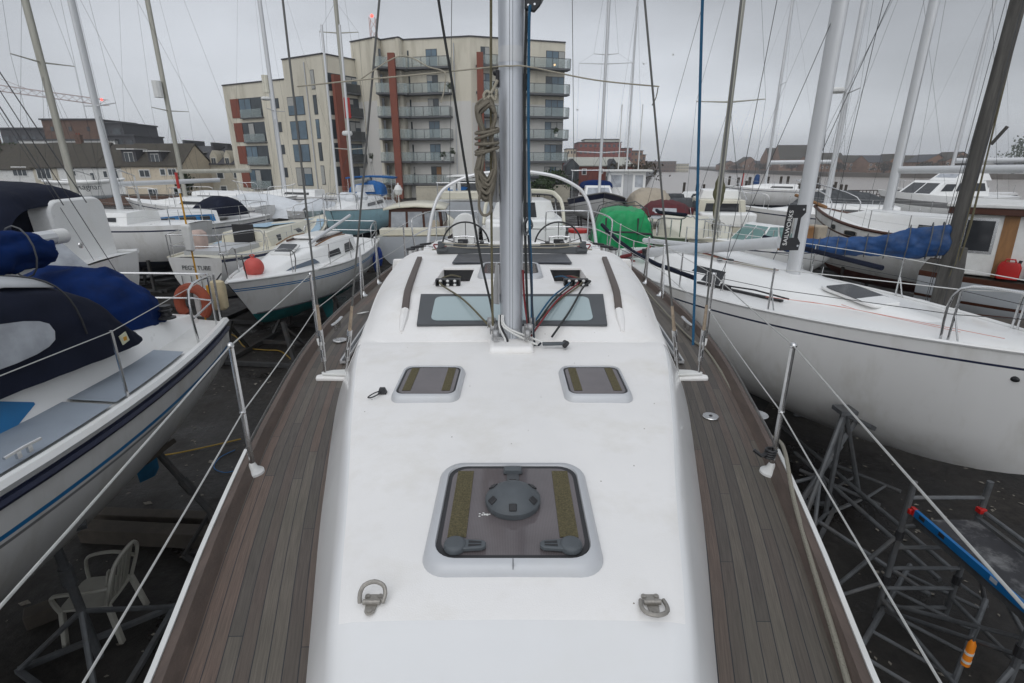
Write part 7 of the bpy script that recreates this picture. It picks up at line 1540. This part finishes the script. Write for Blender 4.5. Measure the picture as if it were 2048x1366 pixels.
# tall block balconies: three bays
slab_v = [136,187,233,277,322,366]
for sg, u0, u1, doors, y in ((s89, 826, 909, [(862,883)], 64.5), (s45, 769.5, 818, [], 64), (s90, 955, 1128, [(965,981),(1088,1123)], 65.3)):
    for k, v in enumerate(slab_v):
        yy = y*KY; z = zv(v, yy)
        if sg is s45:
            a = V((ux(766,63.6*KY),63.6*KY-.9,z)); b_ = V((ux(826,64.3*KY),64.2*KY-.9,z))
            mb = MB(); mb.prism([a, b_, b_+V((0,2.4,0)), a+V((0,2.4,0))], (0,0,-.22)); sl_ = mb.build('balcony_slab', SLABM, bl)
            mb = MB(); mb.prism([a+V((0,.02,.02)), b_+V((0,.02,.02)), b_+V((0,.02,1.1)), a+V((0,.02,1.1))], (0,.03,0)); mb.build('balustrade', BGLASS, sl_)
            mb = MB(); mb.box((ux(776,64.9*KY), 64.4*KY, z+1.15), (.5,.1,2.2)); mb.build('window', WDARK, bl); continue
        c = [sp(sg,u0,z,1.25), sp(sg,u1,z,1.25), sp(sg,u1,z,0), sp(sg,u0,z,0)]
        mb = MB(); mb.prism(c, (0,0,-.24)); sl_ = mb.build('balcony_slab', SLABM, bl)
        mb = MB(); mb.prism([p+V((0,0,.03)) for p in (c[0],c[1])]+[p+V((0,0,1.1)) for p in (c[1],c[0])], (0,.03,0)); mb.prism([p+V((0,0,.03)) for p in (c[1],c[2])]+[p+V((0,0,1.1)) for p in (c[2],c[1])], (-.03,0,0)); mb.build('balustrade', BGLASS, sl_)
        mb = MB()
        for q in range(6): p = lerp(c[0],c[1],q/5); mb.box(p+V((0,-.02,.55)), (.05,.05,1.1))
        mb.tube([c[0]+V((0,0,1.1)),c[1]+V((0,0,1.1))], .03, 5); mb.build('balcony_rail', WFRAME, sl_)
        for a, b_ in doors: win(sg, a, b_, z+.05, z+2.15, (TANW if (k == 5 and a == 862) else WGLASS), 2 if b_-a < 30 else 3)
        if sg is s89: win(sg, 827, 830, z+.05, z+2.1, WDARK, 1)
mb = MB(); p = sp(s67, 811, 0, 1.4); mb.box((p.x,p.y,(zv(110,64*KY)+ZB)/2), (.85,.7,zv(110,64*KY)-ZB)); mb.build('terracotta_post', TERRA, bl)
mb = MB(); p = sp(s90, 959, 0, 1.35); mb.box((p.x,p.y,(zv(110,64*KY)+3)/2), (.8,.6,zv(110,64*KY)-3)); mb.build('terracotta_post', TERRA, bl)
lamp = mat('warm_lamp', (1,.6,.25), .5); lamp.node_tree.nodes['Principled BSDF'].inputs['Emission Color'].default_value = (1,.6,.25,1); lamp.node_tree.nodes['Principled BSDF'].inputs['Emission Strength'].default_value = 4
mb = MB(); mb.sphere(sp(s90,1104,zv(126,65*KY),.12), .12, 8, 6); mb.build('room_lamp', lamp, bl)
FOL = mat('foliage_dark', (.03,.05,.015), .8, var=.5, vscale=3)
FOLB = mat('foliage_bare', (.055,.045,.03), .9, var=.4, vscale=2)
def plant(nm, label, cat, p, h, w, m=FOL, n=500, trunk=True, leaf=.12, group=None, seed=1, par=None):
    rnd = random.Random(seed); t = thing(nm, label, cat, p, group=group) if par is None else par; mb = MB()
    cl = [V((rnd.gauss(0,.33)*w, rnd.gauss(0,.33)*w, h*rnd.uniform(.35,.95))) for _ in range(14)]
    for k in range(n):
        c = rnd.choice(cl); q = c + V((rnd.gauss(0,.16)*w, rnd.gauss(0,.16)*w, rnd.gauss(0,.10)*h)); s = leaf*rnd.uniform(.6,1.5)
        d = V((rnd.gauss(0,1),rnd.gauss(0,1),rnd.gauss(0,1))).normalized(); e_ = d.orthogonal().normalized(); f_ = d.cross(e_)
        mb.add([q+e_*s, q+f_*s*.6, q-e_*s, q-f_*s*.6], [(0,1,2,3)])
    mb.build('crown', m, t, smooth=0)
    if trunk:
        mb = MB(); mb.tube([(0,0,-.2),(0,0,h*.5)], [.05*w,.02*w], 6)
        for c in cl[:7]: mb.tube([V((0,0,h*.35)), c], [.02*w,.006*w], 5)
        mb.build('trunk', TIMBER, t)
    return t
for u_, j in ((560,s01),(632,s12),(915,s89),(1052,s90)):
    y_ = sp(j,u_,0); mb = MB(); mb.tube([sp(j,u_,ZB,.12), sp(j,u_,(zlow if j is s01 else zmid if j is s12 else ztall)-.6,.12)], .07, 6); mb.build('downpipe', LGREY, bl)
# potted plants and furniture on balconies
for k,(u,v,lab) in enumerate(((900,183,'bushy potted plant on the second balcony from the top'),(742,322,'clipped ball shrub in a white pot on the left block balcony'),(885,318,'leafy pot plants on the fifth balcony'),(1112,272,'potted plant on the right balcony with pink curtains'),(905,312,'tall thin potted plant at the balcony corner'))):
    y = 63*KY if u != 742 else 65*KY; p = V((ux(u,y)*1.0, y, 0)); p = P(u,v+0,y=y); t = plant('potted_plant', lab, 'plant', p, .9, .5, FOL, 120, False, .09, 'plants on the balconies', seed=k+3); mb = MB(); mb.lathe([(.16,-.1),(.2,.25),(.0,.25)], (0,0,0), n=10); mb.build('pot', WHITEP, t)
def gable(nm, label, cat, u0, u1, y, zb_, v_eave, v_ridge, depth, wm, rm, wins=(), along=True, group=None, wmat=WDARK, parts=None):
    """a house with its long side to us (along) or its gable end to us"""
    x0, x1 = ux(u0,y), ux(u1,y); ze, zr_ = zv(v_eave,y), zv(v_ridge,y); t = thing(nm, label, cat, ((x0+x1)/2, y, zb_), group=group, world=True)
    mb = MB()
    if along: mb.prism([V((x0,y,zb_)),V((x0,y+depth,zb_)),V((x0,y+depth,ze)),V((x0,y+depth/2,zr_)),V((x0,y,ze))], (x1-x0,0,0))
    else: mb.prism([V((x0,y,zb_)),V((x1,y,zb_)),V((x1,y,ze)),V(((x0+x1)/2,y,zr_)),V((x0,y,ze))], (0,depth,0))
    w = mb.build('wall', wm, t); mb = MB(); o_ = .3
    if along:
        for s in (0,1):
            ya, yb = (y-o_, y+depth/2) if s == 0 else (y+depth+o_, y+depth/2); k = (zr_-ze)/(depth/2)*o_
            mb.prism([V((x0-.15,ya,ze-k+.1)),V((x1+.15,ya,ze-k+.1)),V((x1+.15,yb,zr_+.1)),V((x0-.15,yb,zr_+.1))], (0,0,.15))
    else:
        xm = (x0+x1)/2; k = (zr_-ze)/((x1-x0)/2)*o_
        mb.prism([V((x0-o_,y-.25,ze-k+.05)),V((xm,y-.25,zr_+.05)),V((xm,y+depth,zr_+.05)),V((x0-o_,y+depth,ze-k+.05))], (0,0,.15)); mb.prism([V((x1+o_,y-.25,ze-k+.05)),V((xm,y-.25,zr_+.05)),V((xm,y+depth,zr_+.05)),V((x1+o_,y+depth,ze-k+.05))], (0,0,.15))
    mb.build('roof', rm, t)
    for (a, b_, va, vb) in wins:
        xa, xb, z1, z0 = ux(a,y), ux(b_,y), zv(va,y), zv(vb,y); mb = MB(); mb.box(((xa+xb)/2, y-.03, (z0+z1)/2), (xb-xa+.16, .1, z1-z0+.16)); f = mb.build('window', WHITEP, t)
        mb = MB(); n = max(1, round((xb-xa)/.8))
        for k in range(n): mb.box((lerp(xa,xb,(k+.5)/n), y-.085, (z0+z1)/2), ((xb-xa)/n*.86, .02, (z1-z0)*.9))
        mb.build('pane', wmat, f)
    return t, (x0,x1,ze,zr_)
def chimney(t, x, y, z, h=1.4, m=BRICKB): mb = MB(); mb.box((x,y,z), (.9,.6,h)); mb.box((x,y,z+h/2), (1.0,.7,.12)); c = mb.build('chimney', m, t); mb = MB(); mb.cyl((x-.2,y,z+h/2),(x-.2,y,z+h/2+.35),.11); mb.cyl((x+.2,y,z+h/2),(x+.2,y,z+h/2+.35),.11); mb.build('chimney_pot', TERRA, c)
def dormer(t, u0, u1, y, v0, v1, m=SLATE, peak=0):
    x0, x1, z1, z0 = ux(u0,y), ux(u1,y), zv(v0,y), zv(v1,y); mb = MB()
    if peak: mb.prism([V((x0,y,z0)),V((x1,y,z0)),V((x1,y,z1)),V(((x0+x1)/2,y,z1+peak)),V((x0,y,z1))], (0,3.5,0))
    else: mb.box(((x0+x1)/2,y+1.75,(z0+z1)/2), (x1-x0,3.5,z1-z0))
    d = mb.build('dormer', m, t); mb = MB(); mb.box(((x0+x1)/2,y-.02,lerp(z0,z1,.48)), ((x1-x0)*.62,.08,(z1-z0)*.72)); f = mb.build('window', WHITEP, d)
    mb = MB()
    for k in (-1,1): mb.box(((x0+x1)/2+k*(x1-x0)*.155,y-.07,lerp(z0,z1,.48)), ((x1-x0)*.26,.03,(z1-z0)*.62))
    mb.build('pane', WDARK, f)
    if not peak: mb = MB(); mb.box(((x0+x1)/2,y+1.5,z1+.06), (x1-x0+.5,4.2,.14)); mb.build('dormer_roof', WHITEP, d)
YT = 84
H_ = [('terrace_house','low white terrace house at the far left with a dark tiled roof',-60,62,RENDW,ROOFD,[(62-40,62-12,334,352)],338,288),
      ('terrace_house','grey rendered terrace house with a wide white framed window',62,112,RENDG,ROOFD,[(70,97,336,358),(76,100,378,393)],335,286),
      ('terrace_house','white terrace house with a tall narrow window behind the dinghy',112,190,RENDW,ROOFD,[(140,148,333,352),(176,184,345,367)],334,286),
      ('terrace_house','white house with one small square window beside the tan house',190,240,RENDW,ROOFD,[(203,211,342,355),(216,232,337,360)],334,290),
      ('terrace_house','tan house with wide dormers in its dark roof',240,362,RENDT,ROOFD,[(276,296,340,354),(318,328,338,350),(334,350,338,350),(286,304,378,394),(338,354,375,390)],332,288)]
for nm,lab,u0,u1,wm,rm,wn,ve,vr in H_:
    t, d = gable(nm, lab, 'house', u0, u1, YT, -1.5, ve, vr, 9, wm, rm, wn, group='terrace on the left', along=True)
    if 'wide dormers' in lab: dormer(t, 248, 276, YT+.6, 299, 330); dormer(t, 300, 326, YT+.6, 303, 330)
    if u0 in (-60,112): chimney(t, d[0]+1, YT+4.5, d[3]+.6)
YN = 92
for k,(u0,u1,pk,lab) in enumerate(((362,418,0,'stone house with slate roof and square dormers, left of the gabled pair'),(418,446,1,'narrow stone house with a pointed balcony dormer'),(446,476,1,'narrow stone house next to the apartment block with a pointed dormer'))):
    t, d = gable('terrace_house', lab, 'house', u0, u1, YN, -1.5, 329, 293 + 5*k, 10, RENDG, SLATE, [(388,401,336,351),(412,416,336,350),(396,408,368,384)] if k == 0 else [(431,444,342,357),(434,446,372,387)] if k == 1 else [(465,470,345,356),(470,476,370,384)], group='terrace on the left')
    if pk: dormer(t, u0+4, u1-10 if k == 1 else u1-14, YN-.1, 312, 332, RENDG, .9)
    else: dormer(t, 364, 381, YN+.4, 303, 320); dormer(t, 390, 400, YN+.4, 305, 320)
    mb = MB(); mb.box((d[0],YN+5,d[3]+.5), (.4,6,1.2)); mb.build('party_wall', SLATE, t)
def slab_building(nm, label, cat, y, parts, group=None):
    t = thing(nm, label, cat, (ux(parts[0][0],y), y, 0), group=group, world=True)
    for (u0,u1,v0,v1,m,dy,dep,wins) in parts:
        yy = y+dy; x0,x1,z1,z0 = ux(u0,yy),ux(u1,yy),zv(v0,yy),zv(v1,yy); z0 = min(z0, zv(v1,yy)); mb = MB(); mb.box(((x0+x1)/2,yy+dep/2,(z0+z1)/2), (x1-x0,dep,z1-z0)); w_ = mb.build('wall', m, t)
        mb = MB(); mb.box(((x0+x1)/2,yy+dep/2-.1,z1+.15), (x1-x0+.6,dep+.4,.3)); mb.build('roof_edge', SLATE, w_)
        if wins:
            nx, nz, fw, fh = wins
            for i in range(nx):
                for j in range(nz):
                    cx, cz = lerp(x0,x1,(i+.5)/nx), lerp(z0,z1,(j+.5)/nz); mb = MB(); mb.box((cx,yy-.02,cz), ((x1-x0)/nx*fw,.12,(z1-z0)/nz*fh)); mb.build('window', WDARK, t)
    return t
slab_building('modern_building', 'brown brick modern building with flat roof behind the terrace roofs', 'building', 125, [(20,110,258,345,SLATE,0,12,(5,2,.5,.35)),(106,212,240,345,BRICKB,-1,13,(3,3,.16,.25)),(212,262,247,345,SLATE,0,12,(2,3,.6,.4)),(50,240,281,345,RENDW,-3,4,None),(222,281,272,345,SLATE,-2,10,(3,3,.5,.4))])
# pavilion with pale roof and glass bays
t, d = gable('brick_pavilion', 'two storey brick building with a pale hipped roof and pointed dark glass bays', 'building', 1138, 1266, 98, -.5, 333, 316, 14, BRICKR, PALER, [(1165,1173,338,349),(1200,1206,338,347),(1246,1253,337,348)], along=True)
for u0,u1 in ((1130,1158),(1216,1236)):
    x0,x1 = ux(u0,97),ux(u1,97); mb = MB(); mb.prism([V((x0,96.6,-.5)),V((x1,96.6,-.5)),V((x1,96.6,zv(331,97))),V(((x0+x1)/2,96.6,zv(317,97))),V((x0,96.6,zv(331,97)))], (0,5,0)); b_ = mb.build('glass_bay', SLATE, t)
    mb = MB(); mb.prism([V((x0+.3,96.5,0)),V((x1-.3,96.5,0)),V((x1-.3,96.5,zv(332,97))),V(((x0+x1)/2,96.5,zv(320,97))),V((x0+.3,96.5,zv(332,97)))], (0,.06,0)); mb.build('pane', WDARK, b_)
slab_building('raised_walkway', 'dark concrete deck on round columns at the foot of the cream flats', 'walkway', 74, [(1060,1140,356,366,SLABM,0,9,None)])
for u in (1104,1128): pass
slab_building('brick_tower_block', 'stepped red brick block of flats in the haze beyond the brick pavilion', 'apartment block', 270, [(1156,1240,285,350,BRICKR,0,20,(9,5,.5,.4)),(1168,1236,279,300,PALER,4,14,(7,1,.5,.5)),(1236,1262,297,350,BRICKR,2,20,(3,4,.5,.4)),(1258,1284,302,350,BRICKT,4,20,(3,4,.5,.4)),(1276,1290,310,350,BRICKT,6,20,(2,3,.5,.4))])
slab_building('tower_block', 'small pale block just right of the cream flats', 'apartment block', 280, [(1133,1152,298,350,RENDT,0,15,(3,4,.4,.4))])
slab_building('warehouse', 'long grey building far down the river', 'building', 520, [(1302,1352,323,345,BRICKB,0,40,(8,3,.5,.3)),(1350,1378,328,345,RENDG,4,30,(5,3,.5,.3))])
slab_building('far_shed', 'faint grey shed at the far end of the river', 'building', 800, [(1400,1432,336,345,RENDG,0,30,(5,1,.5,.3))])
# brick houses across the river
BK = [(1444,470),(1560,400),(1690,315),(1900,275),(2110,255)]
HR = [(1444,1476,322,330,0,1),(1474,1500,325,331,1,0),(1482,1516,314,326,0,1),(1514,1540,322,330,1,0),(1536,1566,296,318,1,1),(1558,1618,290,318,1,0),(1616,1650,312,324,1,0),(1640,1690,306,322,1,0),(1686,1740,311,325,1,0),(1736,1782,311,325,1,0),(1778,1806,308,322,0,1),(1804,1862,311,324,1,0),(1846,1898,309,324,0,1),(1890,1950,304,322,0,1),(1945,2010,318,328,1,0),(2000,2110,322,332,1,0)]
labs = ['gabled brick house at the left end of the far bank row','low brick house between two gables near the left end','brick house with a pointed gable left of the tallest roof','low brick range just left of the tall block','tall gabled brick wing of the biggest far bank block','biggest far bank block with a huge dark roof','brick block with a dark roof right of the thick white mast','slate roofed brick block with a white gable dormer','long brick range left of the middle of the far bank row','long brick range in the middle of the far bank row','small gabled brick house beside the slanting grey mast','long brick range right of the slanting grey mast','pale gabled brick house near the right of the far bank row','wide gabled brick house with a rounded dark roof line','low dark roofed house left of the wooden mast','white low house at the right end of the far bank']
for k,((u0,u1,vr,ve,al,pk),lab) in enumerate(zip(HR,labs)):
    y = 300 + (k*13 % 17) if u0 < 1900 else 260; yb = tab(BK, u0)
    wn = [(lerp(u0,u1,(i+.5)/n)-2, lerp(u0,u1,(i+.5)/n)+2, v, v+4) for n in (max(2,int((u1-u0)/10)),) for i in range(n) for v in ((ve+3, ve+11) if ve < 326 else (ve+4,))]
    gable('brick_house', lab, 'house', u0, u1, yb + (k % 3)*3, .3, ve, vr, 14, RENDW if k == 15 else BRICKT, ROOFD if k % 3 else SLATE, wn, along=bool(al), group='brick houses across the river')
# trees on the far bank and by the flats
for k,(u,v,y,h,w,lab) in enumerate(((2030,345,235,15,12,'dark evergreen tree at the right end of the far bank'),(1925,345,255,8,9,'rounded bare tree in front of the wide gabled house'),(1520,352,300,5,7,'low bare bush below the tall far bank block'),(1585,352,300,5,8,'bare bush on the bank under the biggest roof'),(1470,350,320,4,7,'low bush at the left end of the far bank houses'),(1680,352,280,5,8,'bare bush on the bank right of the thick white mast'),(1770,350,275,5,9,'bare bush on the bank in the middle of the row'),(1850,350,265,5,8,'bare bush on the bank left of the slanting grey mast top'))):
    y = tab(BK, u)-8; p = V((ux(u,y),y,.3)); plant('tree', lab, 'tree', p, h, w, FOL if k == 0 else FOLB, 900 if k < 2 else 500, True, .45, 'trees on the far bank', seed=k+20)
for k,(u,v,y,h,w,lab) in enumerate(((1105,392,62,2.6,2.8,'green shrubs under the walkway of the cream flats'),(1075,400,60,2.2,2.5,'green bush left of the walkway column'),(376,408,60,3.4,1.2,'dark narrow conifer against the terrace wall'),(1275,372,75,3,5,'bare brown shrubs beside the brick pavilion'),(12,312,88,2.5,3,'green creeper on the roof edge at far left'))):
    p = P(u,v,y=y); p.z = max(p.z,0) if k != 4 else 5; plant('shrub', lab, 'shrub', p, h, w, FOL if k != 3 else FOLB, 500, True, .18, seed=k+40)
# low dark walls behind the yard
for nm, lab, p0, p1, h, m in (('yard_wall','low dark brick wall behind the boats on the left', (-60,62), (-12,58), .9, BRICKB), ('yard_wall','concrete wall along the foot of the cream flats', (-11,62), (7,66), 1.9, RENDG)):
    a, b_ = V((*p0,0)), V((*p1,0)); mb = MB(); mb.bar(a+V((0,0,h/2))-a, b_+V((0,0,h/2))-a, .3, h); mb.bar(V((0,0,h+.05)), b_-a+V((0,0,h+.05)), .4, .1); o = mb.build(nm, m); o.location = a; tag(o, lab, 'wall')
# cranes
def crane(label, base, top, red, jib=None, light=None, ylab='tower crane'):
    t = thing('tower_crane', label, 'crane', base, world=True); m = mat('crane_paint', (.42,.34,.33), .6, var=.1) if not red else mat('crane_red', (.5,.30,.26), .6)
    def lattice(a, b, w, n, nm):
        mb = MB(); d = (b-a).normalized(); s = d.cross(V((0,1,.1))).normalized()*w/2; u = d.cross(s).normalized()*w/2; r = w*.045
        cs = [s+u, s-u, -s-u, -s+u]
        for c in cs: mb.tube([a+c, b+c], r, 4)
        for i in range(n):
            p, q = lerp(a,b,i/n), lerp(a,b,(i+1)/n)
            for j in range(4): mb.tube([p+cs[j], q+cs[(j+1)%4]], r*.7, 4)
        return mb.build(nm, m, t)
    lattice(V(base), V(top), 1.8 if not red else 1.3, 18, 'mast')
    if jib: lattice(V(top)+V((-8,0,.5)), V(jib), 1.5, 26, 'jib'); mb = MB(); mb.tube([V(top)+V((0,0,7)), lerp(V(top),V(jib),.6)], .06, 4); mb.tube([V(top), V(top)+V((0,0,7))], .3, 5); mb.build('tie_bar', m, t)
    if light:
        lm = mat('red_beacon', (1,.1,.08), .5); b = lm.node_tree.nodes['Principled BSDF']; b.inputs['Emission Color'].default_value = (1,.08,.06,1); b.inputs['Emission Strength'].default_value = 3
        mb = MB(); mb.sphere(V(light), .35, 8, 6); mb.build('beacon', lm, t)
jt = P(215,206,y=160); jb = P(-160,150,y=150); crane('pinkish tower crane whose long jib reaches in from the left edge', (jb.x,150,0), (jb.x,150,jb.z), False, jt, jt+V((-1,-.6,.8)))
ct = P(745,36,y=130); crane('red crane top poking up behind the roof of the cream flats', (ct.x,130,0), (ct.x,130,ct.z), True, None, ct+V((0,-.5,.3)))
# river edge: piles, pontoons
rnd = random.Random(5)
us = [1372,1398,1412,1440,1447,1462,1480,1497,1503,1516,1540,1566,1580,1604,1640,1646,1672,1678,1690,1700]
PT = [k for k in range(len(us))]
for k,u in enumerate(us):
    y = 60 + rnd.uniform(-4,8); zt_ = zv(rnd.uniform(352,372), y); o = MB(); h = zt_+2.4; o.tube([(0,0,0),(.05,0,h)], [.17,.15], 8); o.tube([(.05,0,h-.01),(.05,0,h+.12)], [.19,.12], 8); ob = o.build('mooring_pile', TIMBER); ob.location = (ux(u,y),y,-2.4); tag(ob, 'dark timber mooring pile standing at the river edge', 'pile', 'mooring piles along the river edge')
for k,(u0,u1,y,lab) in enumerate(((1290,1450,58,'long dark pontoon at the river edge left of the blue wrapped sail'),(1440,1720,64,'long dark pontoon at the river edge behind the black banded hull'),(1700,1780,66,'short dark pontoon at the river edge right of the radar mast'))):
    t = thing('pontoon', lab, 'pontoon', (ux(u0,y),y,0), world=True); x0,x1 = ux(u0,y),ux(u1,y); mb = MB(); mb.box(((x0+x1)/2,y,.25), (x1-x0,1.6,.4)); mb.build('deck', TIMBER, t)
    mb = MB(); mb.tube([(x0,y-.7,1.4),(x1,y-.7,1.4)], .05, 5); mb.tube([(x0,y-.7,.9),(x1,y-.7,.9)], .04, 5)
    for i in range(12): x = lerp(x0,x1,i/11); mb.tube([(x,y-.7,.3),(x,y-.7,1.45)], .05, 5)
    mb.build('handrail', TIMBER, t)
for k,(u,y,L,lab,cm) in enumerate(((1330,50,7,'moored motor boat with a grey cover left of the blue halyard',GREYCAN),(1390,54,8,'low white motor boat moored at the river pontoon',GEL),(1470,56,7,'white moored boat under the red topped post',WHITETARP),(1300,47,6,'small white boat by the brown shrubs at the water',GEL))):
    b = Boat('moored_boat', lab, 'boat', (ux(u,y)+L/2,y), (ux(u,y)-L/2,y-1), 2.6, (.95,.9,1.3), -.4, transom=.85); b.hull([HULLW,NAVYAF,STRIPEN], bands=[(.1,.2,2)], wl=.1); b.deckmesh(GEL); w, rc = block(b, 'cabin', cm, L*.25, L*.7, .95, .7, .95, 1.8, .2, .8, .8); rc('star',.1,.8,.4,.8); rc('port',.1,.8,.4,.8)
for (u,v,y,m,lab,h,r) in ((1485,362,57,REDP,'red topped marker post at the river edge',1.6,.07),(1512,368,56,BLUETARP,'blue wrapped sail standing upright at the river edge',1.9,.32)):
    p = P(u,v,y=y); mb = MB(); mb.tube([(0,0,0),(0,0,h*.6),(.05,0,h*.95),(.05,0,h)], [r*.7,r,r*.7,r*.3], 8); o = mb.build('marker_post' if m is REDP else 'wrapped_sail', m); o.location = p - V((0,0,h*.5)); tag(o, lab, 'post' if m is REDP else 'sail'); 
# gulls
for k,(u,v) in enumerate(((1265,127),(1288,128),(1155,220),(1346,110))):
    q = P(u,v,y=70+8*k); t = thing('gull', ['gull gliding left of the right shroud, wings bent','pale gull close right of the first one','low gull near the far mast spreaders','highest gull beside a thin forestay'][k], 'gull', q, R(30*k), 'gulls in the sky'); mb = MB(); mb.sphere((0,0,0), (.06,.2,.06), 8, 6)
    for sg in (1,-1): mb.add([(0,.08,.02),(sg*.3,.1,.13),(sg*.62,-.05,.06),(sg*.3,-.04,.12),(0,-.08,.02)], [(0,1,3,4),(1,2,3)])
    mb.build('body', WHITEP, t)
# ------------------------------------------------------------------ damp air
hz = bpy.data.materials.new('haze'); hz.use_nodes = True; n = hz.node_tree.nodes; n.clear(); o_ = n.new('ShaderNodeOutputMaterial'); pv = n.new('ShaderNodeVolumePrincipled')
pv.inputs['Color'].default_value = (.95,.97,1,1); pv.inputs['Density'].default_value = .0006; pv.inputs['Anisotropy'].default_value = .2; hz.node_tree.links.new(pv.outputs[0], o_.inputs['Volume'])
HAZE = True
if HAZE:
    mb = MB(); mb.box((0,600,27), (2820,1820,70)); ho = mb.build('haze', hz, smooth=0); ho['kind'] = 'stuff'; ho['label'] = 'damp grey air over the yard and river'; ho['category'] = 'haze'
